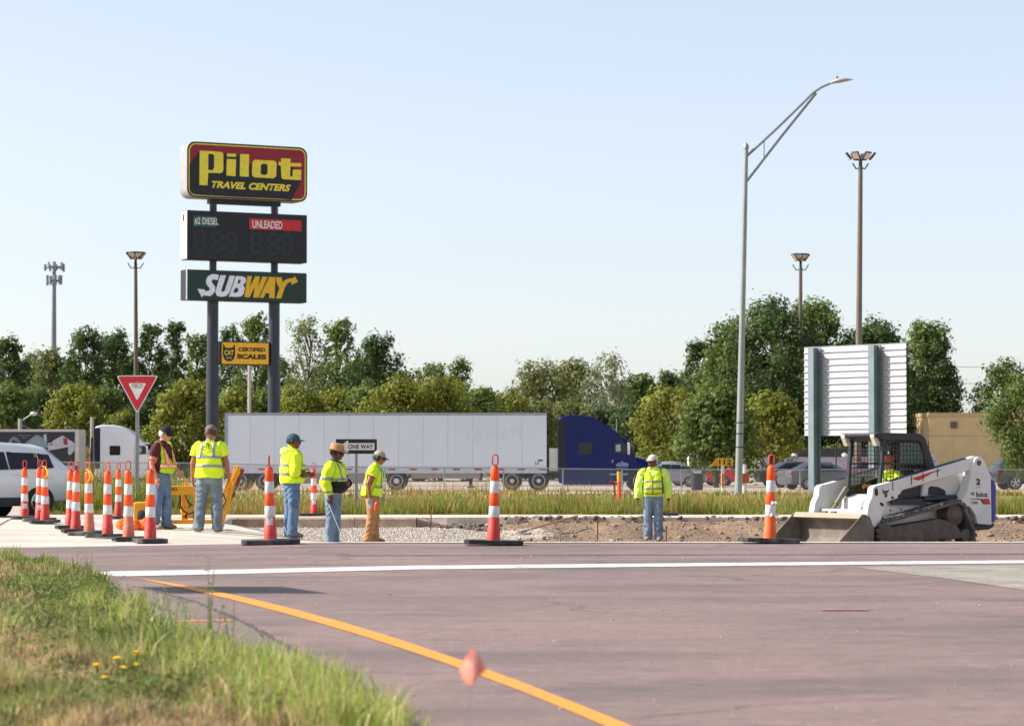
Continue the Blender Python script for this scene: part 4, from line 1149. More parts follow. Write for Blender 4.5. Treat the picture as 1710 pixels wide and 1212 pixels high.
def black_trailer():
    D = 168.0; x1 = P(130, 780, D).x; zg = -.553; L = 13.6
    t = thing('semi_trailer', 'black box trailer printed with silver pictures, parked at the lot edge', 'trailer', (x1 - L, D, zg))
    Z = lambda y: PZ(y, D) - zg; z0, z1 = 1.15, Z(718)
    b = MB(); b.bx(0, L, 0, 2.6, z0, z1); b.build('box', colr('trailer_black', 30, 30, 36, rough=.35), t, smooth=0)
    Ma = pmat('frame_alu', lin(196, 190, 186), .5, .3)
    b = MB(); b.bx(0, L + .05, -.03, 2.63, z1 - .1, z1 + .05); b.build('top_rail', Ma, t, smooth=0)
    b = MB(); b.bx(L - .18, L + .06, -.03, 2.63, z0 - .3, z1 - .1); b.build('front_frame', Ma, t, smooth=0)
    b = MB(); b.bx(0, L, -.03, 2.63, z0 - .3, z0); b.build('bottom_rail', Ma, t, smooth=0)
    b = MB(); b.bx(L - 2.2, L - 2.0, .4, 2.2, 0, z0 - .3); b.build('landing_leg', M_black, t, smooth=0)
    for x in (1.2, 2.5):
        for s, y in ((-1, .3), (1, 2.3)): wheel(t, (x, y, .51), .51, .5, s, None, 0)
    FM = frame((0, 0, 0), (1, 0, 0), (0, 0, 1))
    q = lambda pl: [(P(x, 780, D).x - (x1 - L), Z(y)) for x, y in pl][::-1]
    S1, S2, S3, S4 = (colr('print_silver', 176, 176, 182), colr('print_grey', 112, 114, 122), colr('print_teal', 120, 142, 150), colr('print_red', 150, 40, 52))
    decal([q([(10, 745), (16, 733), (22, 728), (30, 732), (38, 745), (33, 745), (27, 736), (21, 735), (16, 745)])], t, FM, S2, 'printed_picture', .005)
    decal([q([(38, 743), (58, 727), (64, 726), (78, 736), (80, 747), (60, 748)])], t, FM, S3, 'printed_picture', .006)
    decal([q([(72, 726), (77, 724), (78, 736), (74, 736)])], t, FM, S1, 'printed_picture', .007)
    decal([q([(80, 740), (104, 727), (125, 740), (124, 752), (117, 760), (113, 757), (114, 746), (98, 749), (80, 752)])], t, FM, S1, 'printed_picture', .008)
    decal([q([(105, 731), (112, 732), (113, 743), (106, 742)])], t, FM, S4, 'printed_picture', .012)
    decal([q([(83, 738), (88, 735), (88, 737), (83, 740)]), q([(83, 742), (88, 740), (88, 742), (83, 744)])], t, FM, M_black, 'printed_picture', .012)
    decal([q([(29, 726.2), (51, 726.2), (51, 727.2), (29, 727.2)]), q([(35, 730), (45, 730), (45, 731), (35, 731)])], t, FM, S2, 'printed_line', .006)
black_trailer()

def yellow_machine():
    D = 172; p = P(140, 780, D); t = thing('forklift', 'yellow machine standing in front of the white tractor', 'machine', (p.x, D, -.553))
    My = colr('machine_yellow', 222, 182, 24)
    b = MB(); b.prism([(-.35, .5), (-.35, 1.2), (-.2, 1.9), (-.05, 2.3), (.25, 2.3), (.28, 1.1), (.5, 1.0), (.5, .5)], -.55, .55); b.build('body', My, t, smooth=0, bevel=.04)
    b = MB(); b.prism([(-.1, 1.3), (.0, 2.0), (.2, 2.0), (.2, 1.3)], -.556, .556); b.build('cab_opening', M_black, t, smooth=0)
    b = MB(); b.bx(.5, .6, -.4, .4, .1, 2.9); b.build('mast', M_black, t, smooth=0)
    b = MB(); b.bx(.6, 1.4, -.35, -.25, .1, .16); b.bx(.6, 1.4, .25, .35, .1, .16); b.build('forks', M_black, t, smooth=0)
    for x in (-.15, .35):
        for s in (-1, 1): wheel(t, (x, s * .5, .27), .27, .2, s, My, 0)
yellow_machine()

def box_truck(label, x0, x1, y0, D, col, name='box_trailer'):
    p = P(x0, 780, D); L = P(x1, 780, D).x - p.x; zg = -.553; h = PZ(y0, D) - zg
    t = thing(name, label, 'trailer', (p.x, D, zg))
    b = MB(); b.bx(0, L, 0, 2.4, .75, h); b.build('box', col, t, smooth=0, bevel=.05)
    b = MB(); b.bx(.1, L - .1, .2, 2.2, .5, .75); b.build('chassis', M_black, t, smooth=0)
    for x in (L * .25, L * .25 + .85):
        for s, y in ((-1, .25), (1, 2.15)): wheel(t, (x, y, .36), .36, .25, s, None, 0)
    b = MB(); b.bx(L * .5, L * .5 + .02, -.01, 0, .9, h - .2); b.build('door_seam', M_black, t, smooth=0)
    return t
box_truck('plain white box trailer half hidden by the leafy tree in the lot', 1152, 1214, 757, 160, colr('van_white', 224, 220, 214, rough=.5))
box_truck('white van roof seen past the yield sign post', 226, 262, 752, 190, MATS['van_white'], 'parked_van')
def boundary(label, x0, x1, y0, D, col, posts):
    p = P(x0, 780, D); L = P(x1, 780, D).x - p.x; zg = -.553; h = PZ(y0, D) - zg
    t = thing('boundary_wall', label, 'wall', (p.x, D, zg))
    n = max(3, int(L / 4))
    for i in range(n):
        b = MB(); b.bx(i * L / n + .01, (i + 1) * L / n - .01, 0, .3, 0, h); b.build('panel', col, t, smooth=0)
    b = MB(); b.bx(-.05, L + .05, -.04, .34, h, h + .1); b.build('coping', col, t, smooth=0)
    for x in posts:
        xx = P(x, 780, D).x - p.x; b = MB(); b.ell((xx, .15, h + .22), (.2, .2, .16), 8, 6); b.build('globe_lamp', M_alu, t)
boundary('long low mauve grey wall behind the parked cars', 1268, 1462, 765.5, 178, colr('wall_mauve', 176, 166, 176, rough=.8), (1327, 1411))
boundary('dark charcoal wall standing above the mauve wall', 1288, 1470, 751, 200, colr('wall_dark', 66, 62, 66, rough=.8), ())
def litter_bin():
    D = 138; p = P(1164, 780, D); t = thing('litter_bin', 'dark grey litter bin with a domed lid by the silver sedan', 'bin', (p.x, D, -.553))
    b = MB(); b.lathe([(.26, 0), (.3, .05), (.33, .8), (.33, .82)], (0, 0, 0), 16); b.build('drum', colr('bin_grey', 52, 56, 60, rough=.7), t)
    b = MB(); b.lathe([(.35, .82), (.36, .9), (.3, 1.08), (.12, 1.16), (.01, 1.18)], (0, 0, 0), 16); b.build('lid', colr('bin_lid', 40, 42, 46), t)
    b = MB(); b.bx(-.2, .2, -.37, -.3, .86, 1.0); b.build('opening', M_alu, t, smooth=0)
litter_bin()

def tan_building():
    D = 230.0; p = P(1552, 780, D); zg = -.7; h = PZ(689, D) - zg
    t = thing('tan_building', 'flat roofed tan block building at the lot edge', 'building', (p.x, D, zg), R(3))
    L = 16; Mt = pmat('tan_block', lin(226, 190, 144), .85, 0, .06, 1.2); Mt2 = pmat('tan_trim', lin(208, 172, 130), .85)
    b = MB(); b.bx(0, L, 0, 12, 0, h - .35); b.build('wall', Mt, t, smooth=0)
    b = MB(); b.bx(-.08, L, -.08, 12, h - .35, h); b.build('parapet', Mt2, t, smooth=0)
    b = MB(); b.bx(-.02, L, -.03, 0, h - 2.0, h - 1.92); b.build('string_course', Mt2, t, smooth=0)
    for x in (2.05, 6.2, 10.3):
        b = MB(); b.bx(x - .03, x + .03, -.012, 0, 0, h - 2.0); b.build('control_joint', Mt2, t, smooth=0)
    b = MB(); b.bx(1.85, 2.4, -.2, 0, h - 1.3, h - .75); b.build('wall_lamp', colr('lamp_box', 96, 88, 84), t, bevel=.03)
tan_building()
def white_building(label, x0, x1, y0, D):
    p = P(x0, 780, D); L = P(x1, 780, D).x - p.x; zg = -.7; h = PZ(y0, D) - zg
    t = thing('white_building', label, 'building', (p.x, D, zg)); Mw = colr('metal_wall_white', 214, 220, 230, rough=.6)
    b = MB(); b.bx(0, L, 0, 10, 0, h - .3); b.build('wall', Mw, t, smooth=0)
    b = MB(); b.bx(-.1, L + .1, -.1, 10.1, h - .3, h); b.build('roof', colr('metal_roof_white', 228, 230, 234), t, smooth=0)
    b = MB(); b.bx(L * .4, L * .4 + .9, -.03, 0, 0, h * .6); b.build('door', M_cab, t, smooth=0)
white_building('white metal building behind the street light mast', 1336, 1392, 694, 245)
white_building('small white building between the tall trees and the tan building', 1505, 1552, 700, 262)

def fence():
    D = 125.0; xs = [(-60, 770), (100, 771.5), (330, 773), (620, 780), (860, 781.5), (1100, 784), (1400, 783.5), (1760, 784)]
    X0 = P(-60, 780, D).x
    t = thing('chain_link_fence', 'galvanised chain link fence with a top rail along the truck lot', 'fence', (0, D, -.5))
    zt = lambda x: PZ(float(np.interp(x, [a for a, _ in xs], [c for _, c in xs])), D) + .5
    b = MB(); pts = [(P(x, 780, D).x, 0, zt(x)) for x in range(-60, 1761, 60)]; b.tube(pts, .026, 6); b.build('top_rail', M_steel, t)
    for x in range(-50, 1760, 99):
        X = P(x, 780, D).x; b = MB(); b.tube([(X, .03, -.1), (X, .03, zt(x) + .02)], .032, 8); po = b.build('post', M_steel, t)
    m, nt_, bs = newmat('chain_link'); L_ = nt_.links.new
    v = mapping(nt_); sp_ = nt_.nodes.new('ShaderNodeSeparateXYZ'); L_(v, sp_.inputs[0])
    fs = []
    for sg in ('ADD', 'SUBTRACT'):
        a = nt_.nodes.new('ShaderNodeMath'); a.operation = sg; L_(sp_.outputs[0], a.inputs[0]); L_(sp_.outputs[2], a.inputs[1])
        c = nt_.nodes.new('ShaderNodeMath'); c.operation = 'PINGPONG'; c.inputs[1].default_value = .04; L_(a.outputs[0], c.inputs[0])
        d = nt_.nodes.new('ShaderNodeMath'); d.operation = 'LESS_THAN'; d.inputs[1].default_value = .0035; L_(c.outputs[0], d.inputs[0]); fs.append(d.outputs[0])
    mx = nt_.nodes.new('ShaderNodeMath'); mx.operation = 'MAXIMUM'; L_(fs[0], mx.inputs[0]); L_(fs[1], mx.inputs[1])
    L_(mx.outputs[0], bs.inputs['Alpha']); bs.inputs['Base Color'].default_value = (.35, .36, .37, 1); bs.inputs['Metallic'].default_value = .3
    b = MB(); b.add([(x_, 0, 0.02) for x_, _, _ in pts] + [(x_, 0, z_ - .02) for x_, _, z_ in pts], [(i, i + 1, len(pts) + i + 1, len(pts) + i) for i in range(len(pts) - 1)])
    b.build('wire_mesh', m, t, smooth=0, fix=False)
fence()
for (ya, yb, D), wl in zip(((604, 607, 300), (632, 634, 300), (655, 657, 300)), ('highest', 'middle', 'lowest')):
    a, c = P(1480, ya, D), P(1780, yb, D); b = MB()
    b.tube([a + (c - a) * (i / 10) - Vector((0, 0, .5 * (1 - (2 * i / 10 - 1) ** 2))) for i in range(11)], .03, 4)
    tag(b.build('power_line', M_steel), wl + ' of three thin overhead wires crossing the sky behind the trees', 'power line', 'overhead wires')
# ================================================================== channelizer posts
M_cred = pmat('post_red', lin(205, 58, 46), .55, 0, .12, 5, dirt=.45, dirtcol=lin(226, 150, 136), dscale=6)
M_cfade = pmat('post_faded', lin(220, 112, 84), .6, 0, .12, 5, dirt=.5, dirtcol=lin(196, 150, 136), dscale=5)
M_corg = pmat('post_orange', lin(240, 96, 26), .6, 0, .12, 5, dirt=.3, dirtcol=lin(220, 160, 130), dscale=8)
M_band = pmat('band_orange', lin(252, 84, 12), .4, 0, .06, 4, dirt=.12, dirtcol=lin(230, 130, 90), dscale=7)
M_bandw = pmat('band_white', lin(222, 218, 214), .4, 0, .06, 4, dirt=.55, dirtcol=lin(150, 142, 136), dscale=9)
M_rub = pmat('rubber_base', (.028, .028, .03), .8, 0, .2, 6, dirt=.75, dirtcol=lin(132, 126, 120), dscale=3.0)
M_ribbon = pmat('ribbon_yellow', lin(246, 200, 60), .5)
M_stick = pmat('sticker_white', lin(226, 222, 220), .5, 0, .05, dirt=.95, dirtcol=lin(50, 46, 48), dscale=26)
def cone_proto():
    t = bpy.data.objects.new('channelizer_post', None); C.objects.link(t)
    rad = lambda z: interp(z, [.05, .06, .19, .2, .325, .33, .93, .945], [.079, .08, .076, .071, .067, .063, .047, .04])
    b = MB(); b.lathe([(.085, .05), (.081, .07), (.077, .19), (.071, .2), (.067, .325), (.0615, .335), (.046, .93), (.04, .945), (.022, .952), (.02, .962)], (0, 0, 0), 24); b.build('tube', M_cred, t, smooth=40)
    for z0, z1, m in ((.777, .932, M_band), (.628, .772, M_bandw), (.474, .624, M_band), (.332, .469, M_bandw)):
        b = MB(); b.lathe([(rad(z0) + .002, z0), (rad(z0) + .004, z0 + .004), (rad(z1) + .004, z1 - .004), (rad(z1) + .002, z1)], (0, 0, 0), 24); b.build('reflective_band', m, t, smooth=40)
    b = MB(); pts = [(0, 0, .95), (-.013, 0, .962)] ; w = .034
    loop = [(-.016, .965), (-w, .985), (-w, 1.055), (-.026, 1.083), (0, 1.092), (.026, 1.083), (w, 1.055), (w, .985), (.016, .965)]
    b.tube([(x, 0, z) for x, z in loop] + [(loop[0][0], 0, loop[0][1])], .0085, 8); b.build('loop_handle', M_cred, t)
    b = MB()
    pl = [(-.36, -.14), (-.30, -.2), (.30, -.2), (.36, -.14), (.36, .14), (.30, .2), (-.30, .2), (-.36, .14)]
    b.prism(pl, 0, .055, 'z'); b.build('rubber_base', M_rub, t, smooth=0, bevel=.008)
    return t
proto = cone_proto(); used = [False]
def gz(X, Y):
    if Y < 34: return zroad(X, Y)
    if Y > 54.5: return -.05
    return zc(X, Y) if X < XE(Y) else zpit(X, Y)
def cone(x, D, rz, label, fade=0, ribbon=0, sticker=0, z=None, pitch=0, hrot=0):
    p = P(x, 850, D)
    zz = gz(p.x, D) if z is None else z
    o = copy_tree(proto)
    o.location = (p.x, D, zz + .012); o.rotation_euler = (R(random.uniform(-1.6, 1.6)), R(random.uniform(-2.2, 2.2)), rz)
    tag(o, label, 'channelizer', 'orange and white channelizer posts')
    for c in o.children:
        if c.name.split('.')[0] == 'tube' and fade:
            c.material_slots[0].link = 'OBJECT'; c.material_slots[0].material = (None, M_cfade, M_corg)[fade]
        if c.name.split('.')[0] == 'loop_handle' and fade == 2:
            c.material_slots[0].link = 'OBJECT'; c.material_slots[0].material = M_corg
        if c.name.split('.')[0] == 'loop_handle' and hrot: c.rotation_euler.z = R(hrot)
    inv = Matrix.Rotation(-rz, 3, 'Z')
    if ribbon:
        b = MB(); q = lambda v: inv @ Vector(v)
        for k in range(3):
            xs = random.uniform(-.02, .03)
            pts = [(xs * .2, -.03, .98), (.02 + xs, -.06, .93), (.03 + xs * 1.5, -.062, .86), (.02 + xs - .03 * k, -.066, .80 - .02 * k)]
            b.loft([[q(p_) , q(Vector(p_) + Vector((.022, .002, .004)))] for p_ in pts], caps=False, closed=False)
        b.tube([q((-.03, -.02, .975)), q((0, -.03, .985)), q((.03, -.02, .975))], .012, 6)
        r_ = b.build('ribbon', M_ribbon, o, smooth=60, fix=False)
        r_.modifiers.new('s', 'SOLIDIFY').thickness = .002
    if sticker:
        b = MB(); z0 = .2 if sticker == 1 else .235
        secs = []
        for i in range(5):
            a = -math.pi / 2 + (i - 2) * .28 + (.25 if sticker == 1 else 0) - rz
            r0 = .078
            secs.append([(r0 * math.cos(a), r0 * math.sin(a), z0), ((r0 - .004) * math.cos(a), (r0 - .004) * math.sin(a), z0 + .09)])
        b.loft(secs, caps=False, closed=False); b.build('sticker', M_stick, o, smooth=60, fix=False)
    return o
cone(41, 50.5, R(88), "striped tube post with a square sticker, the one beside the suv's rear door handle", sticker=1, hrot=-90)
cone(66, 48.5, R(75), 'striped tube post half hidden behind the ribbon-tied post at the suv rear wheel', sticker=1, hrot=-90)
cone(75.5, 47.0, R(85), 'striped tube post with a yellow ribbon in front of the suv rear wheel', ribbon=1, hrot=-90)
cone(117, 44.0, R(90), 'striped tube post mostly hidden behind its twin below the suv tail lamp', hrot=-90)
cone(126.5, 42.0, R(94), 'striped tube post standing in front of its twin below the suv tail lamp', hrot=-90)
cone(149.5, 40.6, R(68), 'faded striped tube post with yellow tape knotted through its handle', fade=1, ribbon=1, hrot=-90)
cone(180, 39.0, R(68), 'striped tube post on a turned base between the taped post and the orange netting', hrot=-90)
cone(197.5, 53.0, R(92), 'distant striped tube post standing beyond the orange netting heap', hrot=-90)
cone(215, 37.0, R(92), 'dusty striped tube post in front of the orange netting heap', fade=1, hrot=-90)
cone(251, 35.5, R(104), 'striped tube post in front of the man in the maroon shirt', hrot=-90)
cone(452, 33.45, R(8), 'striped tube post with torn sticker and edge-on handle by the blue-capped worker', sticker=2, hrot=80)
cone(525, 56.0, R(2), 'striped tube post beyond the kerb between the blue-capped and straw-hatted workers', sticker=2)
cone(824, 32.9, R(1), 'lone striped tube post on a wide black base before the gravel bed')
cs_ = cone(1285, 33.6, R(3), 'scuffed orange tube post with peeling bands beside the loader bucket', fade=2)
for k in range(5):
    b = MB(); a = random.uniform(-2.2, -.6); z = random.choice([.45, .47, .49, .34]); d = Vector((math.cos(a), math.sin(a), 0))
    b.loft([[d * .066 + Vector((0, 0, z)), d * .066 + Vector((.02, 0, z + .03))], [d * .085 + Vector((.02, 0, z - .02)), d * .085 + Vector((.04, 0, z + .01))]], caps=False, closed=False)
    b.build('peeling_film', pmat('peeled_film', lin(214, 208, 204), .5), cs_, smooth=0, fix=False)
for o in list(proto.children): bpy.data.objects.remove(o)
bpy.data.objects.remove(proto)
# the rubber base lying on the pavement beyond the bed
p = P(1104, 862, 56.6); t = thing('rubber_base', 'loose black rubber base on the pavement behind the front-facing worker', 'base', (p.x, 56.6, -.045))
b = MB(); b.prism([(-.3, -.14), (-.25, -.2), (.3, -.2), (.36, -.14), (.36, .14), (.30, .2), (-.25, .2), (-.3, .14)], 0, .055, 'z'); b.build('slab', M_black, t, smooth=0, bevel=.008)
b = MB(); b.lathe([(.09, .055), (.08, .075), (.05, .075), (.05, .06)], (0, 0, 0), 18); b.build('socket', M_black, t)

# ================================================================== compact track loader
def loader():
    TH = 33; O = Vector((8.55, 51.3, -.46))
    t = thing('track_loader', 'white compact track loader with black cab and lowered dirt bucket', 'loader', O, R(180 + TH))
    Wp = pmat('loader_white', lin(226, 224, 220), .35, 0, .05, 2, dirt=.25, dirtcol=lin(168, 150, 128), dscale=3, coat=.2)
    Bk = pmat('loader_black', lin(34, 34, 38), .45, 0, .12, 5, dirt=.2)
    Mud = pmat('mud_steel', lin(104, 93, 83), .85, .1, .2, 6, dirt=.6, dirtcol=lin(130, 108, 88), dscale=4)
    Rub = pmat('track_rubber', lin(92, 88, 84), .85, 0, .2, 6, dirt=.8, dirtcol=lin(150, 140, 126), dscale=4)
    # ---- tracks
    circ = [(2.62, .25, .23), (.93, .58, .24), (.66, .19, .17)]
    pts = []
    for cx, cz, r_ in circ:
        for k in range(48):
            a = 2 * math.pi * k / 48; pts.append((cx + r_ * math.cos(a), cz + r_ * math.sin(a)))
    pts = sorted(set((round(a, 5), round(c, 5)) for a, c in pts))
    def half(ps):
        h = []
        for p_ in ps:
            while len(h) > 1 and (h[-1][0] - h[-2][0]) * (p_[1] - h[-2][1]) - (h[-1][1] - h[-2][1]) * (p_[0] - h[-2][0]) <= 0: h.pop()
            h.append(p_)
        return h
    hull = half(pts)[:-1] + half(pts[::-1])[:-1]
    n0 = len(hull); d = [0]
    for i in range(n0): d.append(d[-1] + math.dist(hull[i], hull[(i + 1) % n0]))
    per = d[-1]
    def at_(s):
        s %= per
        i = min(int(np.searchsorted(d, s, side='right')) - 1, n0 - 1)
        f = (s - d[i]) / (d[i + 1] - d[i] + 1e-9); a, c = hull[i], hull[(i + 1) % n0]
        return Vector((a[0] + (c[0] - a[0]) * f, 0, a[1] + (c[1] - a[1]) * f)), Vector((c[0] - a[0], 0, c[1] - a[1])).normalized()
    lug = MB(); lug.box((0, 0, .018), (.075, .19, .04)); lugm = lug.mesh('tread_lug', Rub, 0)
    for s in (1, -1):
        y0, y1 = s * .50, s * .92
        b = MB(); N = 90; secs = []
        for i in range(N + 1):
            p_, tg = at_(per * i / N); nrm = Vector((tg.z, 0, -tg.x))
            secs.append([p_ + Vector((0, y0, 0)) - nrm * .0, p_ + Vector((0, y1, 0)), p_ + nrm * .045 * -1 + Vector((0, y1, 0)), p_ - nrm * .045 + Vector((0, y0, 0))])
        b.loft(secs, caps=False); tr = b.build('track', Rub, t, smooth=50)
        M_ = 52
        for i in range(M_):
            p_, tg = at_(per * (i + .5) / M_); nrm = Vector((tg.z, 0, -tg.x))
            for k, yy in enumerate((.61, .81)):
                pp, tg2 = at_(per * (i + .5 + .5 * k) / M_); n2 = Vector((tg2.z, 0, -tg2.x))
                o = bpy.data.objects.new('tread_lug', lugm); C.objects.link(o); o.parent = tr
                ax = tg2; o.matrix_local = Matrix(((ax.x, 0, n2.x, pp.x), (ax.y, s * 1.0, n2.y, s * yy), (ax.z, 0, n2.z, pp.z), (0, 0, 0, 1)))
        b = MB(); b.prism([(2.6, .18), (2.55, .36), (1.3, .5), (.9, .42), (.7, .12), (2.4, .08)], s * .56, s * .84); b.build('undercarriage', Mud, t, smooth=0, bevel=.03)
        b = MB(); b.lathe([(.19, -.14), (.2, .14), (.12, .17), (.1, .19)], (.93, s * .7, .58), 24, 'y'); b.build('drive_sprocket', Mud, t)
        for x, z, r_ in ((2.62, .25, .17), (2.15, .17, .1), (1.8, .16, .1), (1.45, .16, .1), (1.1, .16, .1), (.66, .19, .12)):
            b = MB(); b.lathe([(r_, -.12), (r_, .12), (r_ * .5, .15)], (x, s * .72, z), 18, 'y'); b.build('roller', Mud, t)
    # ---- chassis
    b = MB(); b.prism([(2.55, .3), (2.62, .55), (2.55, .88), (2.3, .95), (.35, .95), (.35, .3)], -.5, .5); b.build('chassis', Wp, t, smooth=0, bevel=.02)
    for s in (1, -1):
        b = MB(); b.prism([(2.64, .40), (2.60, .80), (2.3, .84), (.95, .84), (1.0, .74)], s * .503, s * .60); b.build('side_skirt', Wp, t, smooth=0, bevel=.015)
        b = MB()
        for x, z in ((2.3, .66), (2.3, .58), (2.05, .68), (1.98, .6), (1.75, .66), (1.55, .7), (2.5, .5)): b.lathe([(.018, s * .6), (.018, s * .606)], (x, 0, z), 10, 'y')
        b.build('bolt_holes', M_black, t)
        b = MB(); b.prism([(1.5, .9), (1.42, 1.36), (.6, 1.42), (.55, .9)], s * .46, s * .58); sp_ = b.build('engine_side', Wp, t, smooth=0, bevel=.02)
        b = MB(); b.prism([(1.37, .93), (1.36, 1.06), (1.3, 1.1), (1.1, 1.08), (.95, 1.02), (.93, .93)], s * .581, s * .588); b.build('vent', M_black, sp_, smooth=0)
        b = MB(); b.prism([(2.2, .88), (2.3, 1.05), (2.2, 1.12), (1.52, 1.26), (1.48, .88)], s * .47, s * .52); b.build('dark_recess', Bk, t, smooth=0)
        b = MB(); b.tube([(2.42, s * .68, .84), (1.45, s * .68, .86)], .035, 10); b.tube([(1.6, s * .68, .86), (.78, s * .68, .88)], .06, 12); b.bx(1.5, 2.36, s * .62, s * .72, .76, .86); b.build('lift_cylinder', Bk, t)
        # upright tail
        b = MB(); b.prism([(.53, 1.51), (.47, 1.61), (.40, 1.645), (.32, 1.64), (.25, 1.58), (.17, 1.42), (.08, 1.28), (.07, .37), (.42, .39), (.48, .56), (.6, .70), (.9, .79), (.76, .88), (.67, 1.02), (.6, 1.22)], s * .66, s * .90); b.build('rear_upright', Wp, t, smooth=0, bevel=.015)
        b = MB(); b.lathe([(.05, s * .9), (.05, s * .915), (.03, s * .92)], (.39, 0, 1.53), 18, 'y'); b.build('pivot_pin', Mud, t)
        arm = [(.42, 1.66), (.6, 1.61), (2.54, 1.18), (2.76, 1.135), (2.86, 1.12), (2.92, 1.08), (2.94, .92), (3.02, .79), (3.07, .55), (3.0, .37), (2.76, .37), (2.71, .55), (2.61, .81), (2.43, .86), (2.34, .88), (2.29, .92), (2.25, .99), (2.19, 1.04), (1.97, 1.08), (1.32, 1.23), (.6, 1.38), (.42, 1.44)]
        b = MB(); b.prism(arm, s * .70, s * .86) if False else b.prism(arm, s * .68, s * .84); am = b.build('lift_arm', Wp, t, smooth=0, bevel=.02)
        b = MB(); b.prism([(.62, 1.615), (2.5, 1.196), (2.5, 1.205), (.62, 1.625)], s * .70, s * .82); b.build('hose_guard', M_black, am, smooth=0)
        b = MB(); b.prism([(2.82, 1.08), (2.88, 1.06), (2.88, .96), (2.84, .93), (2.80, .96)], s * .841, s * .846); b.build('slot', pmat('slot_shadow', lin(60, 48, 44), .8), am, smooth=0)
        b = MB()
        for x, z in ((2.62, .93), (2.30, .93), (2.70, .77), (2.46, .9), (2.73, .79)): b.lathe([(.028, s * .841), (.028, s * .848)], (x, 0, z), 12, 'y')
        b.build('pin_bores', M_black, am)
        for x in (2.45, 2.0, 1.72, 1.36):
            b = MB(); zt = interp(x, [.6, 2.54], [1.61, 1.18]); b.bx(x - .008, x + .008, s * .841, s * .846, zt - .17, zt - .01); b.build('weld_strap', M_black, am, smooth=0)
        b = MB(); b.tube([(2.55, s * .40, 1.0), (2.95, s * .40, .52)], .035, 10); b.tube([(2.5, s * .40, 1.06), (2.75, s * .40, .76)], .055, 10); b.build('tilt_cylinder', pmat('cyl_steel', lin(120, 116, 104), .5, .4), t)
    b = MB(); b.bx(2.72, 2.92, -.66, .66, .48, .68); b.build('cross_member', Wp, t, bevel=.03)
    b = MB(); b.prism([(2.98, .12), (3.10, .12), (3.10, .58), (2.98, .58)], -.6, .6); b.build('quick_hitch', Bk, t, smooth=0)
    b = MB(); b.prism([(.1, 1.3), (.35, 1.42), (1.2, 1.52), (1.2, .9), (.1, .9)], -.455, .455); b.build('engine_cover', Wp, t, smooth=0, bevel=.03)
    b = MB(); b.lathe([(.07, -.12), (.07, .12)], (1.0, .2, 1.6), 14, 'x'); b.bx(.85, 1.1, .1, .3, 1.45, 1.56); b.build('exhaust', pmat('exhaust_grey', lin(180, 178, 174), .5, .3), t)
    b = MB(); b.bx(.09, .12, -.65, .65, .4, 1.3); b.build('tail_gate', Bk, t, smooth=0)
    b = MB(); b.prism([(-.04, .48), (-.05, 1.1), (.0, 1.2), (.07, 1.22), (.07, .42), (.0, .42)], -.9, .9); b.build('rear_bumper_panel', pmat('panel_blue', lin(58, 70, 150), .45), t, smooth=0, bevel=.02)
    b = MB(); b.prism([(-.12, .40), (.07, .40), (.5, .38), (.45, .26), (.0, .28), (-.12, .34)], -.75, .75); b.build('tow_plate', Bk, t, smooth=0)
    # ---- cab
    zf = lambda x: interp(x, [1.15, 2.45], [1.44, 1.05])
    b = MB(); b.prism([(1.12, 1.40), (1.12, 1.5), (1.32, 1.97), (1.40, 2.05), (1.5, 2.075), (2.35, 2.085), (2.56, 2.075), (2.56, 2.01), (2.36, 1.93), (1.52, 1.93), (1.42, 1.86), (1.24, 1.42)], -.49, .49); b.build('cab_roof', Bk, t, smooth=0, bevel=.02)
    for s in (1, -1):
        b = MB(); b.bar((2.34, s * .45, 1.95), (2.44, s * .45, .98), .06, .08, (0, 1, 0)); b.bar((2.40, s * .45, 1.3), (2.5, s * .45, .62), .06, .07, (0, 1, 0)); b.build('front_pillar', Bk, t, smooth=0, bevel=.01)
        b = MB(); b.prism([(1.12, 1.38), (1.12, 1.5), (1.33, 1.97), (1.5, 1.97), (1.42, 1.85), (1.30, 1.40)], s * .44, s * .485); b.build('rear_pillar', Bk, t, smooth=0)
        b = MB(); b.prism([(1.2, 1.50), (2.42, 1.50), (2.42, 1.53), (1.2, 1.53)], s * .445, s * .475); b.build('waist_rail', Bk, t, smooth=0)
        b = MB(); b.prism([(1.15, .9), (2.42, .9), (2.42, 1.06), (1.15, 1.4)], s * .44, s * .48); b.build('lower_side', Bk, t, smooth=0)
        # wire guard
        b = MB(); step = .082
        x = 1.36
        while x < 2.4:
            zt = 1.95 if x > 1.45 else 1.85
            b.box((x, s * .462, (zf(x) + zt) / 2), (.010, .012, zt - zf(x))); x += step
        z = 1.10
        while z < 1.95:
            x0 = max(1.18 + (z - 1.4) * .4, 1.18) if z > 1.4 else interp(z, [1.05, 1.44], [2.42, 1.2])
            b.box(((x0 + 2.40) / 2, s * .470, z), (2.40 - x0, .006, .010)); z += step
        b.build('wire_guard', Bk, t, smooth=0)
        m = MATS.get('cab_pane')
        if m is None:
            m, nt_, bs = newmat('cab_pane'); bs.inputs['Base Color'].default_value = (.30, .46, .38, 1); bs.inputs['Alpha'].default_value = .25; bs.inputs['Roughness'].default_value = .05
        b = MB(); b.prism([(1.3, 1.5), (1.48, 1.9), (1.95, 1.9), (1.95, 1.5)], s * .452, s * .456); b.build('side_pane', m, t, smooth=0)
        b = MB(); b.tube([(2.55, s * .47, 2.0), (2.56, s * .62, 1.9), (2.57, s * .62, 1.5), (2.56, s * .52, 1.42)], .012, 6); b.build('grab_rail', M_black, t)
    b = MB(); b.prism([(2.46, 2.00), (2.58, 2.06), (2.58, 2.0), (2.5, 1.84), (2.44, 1.84)], .36, .47); b.build('roof_lamp_pod', pmat('lamp_pod', lin(200, 192, 176), .5), t, smooth=0, bevel=.01)
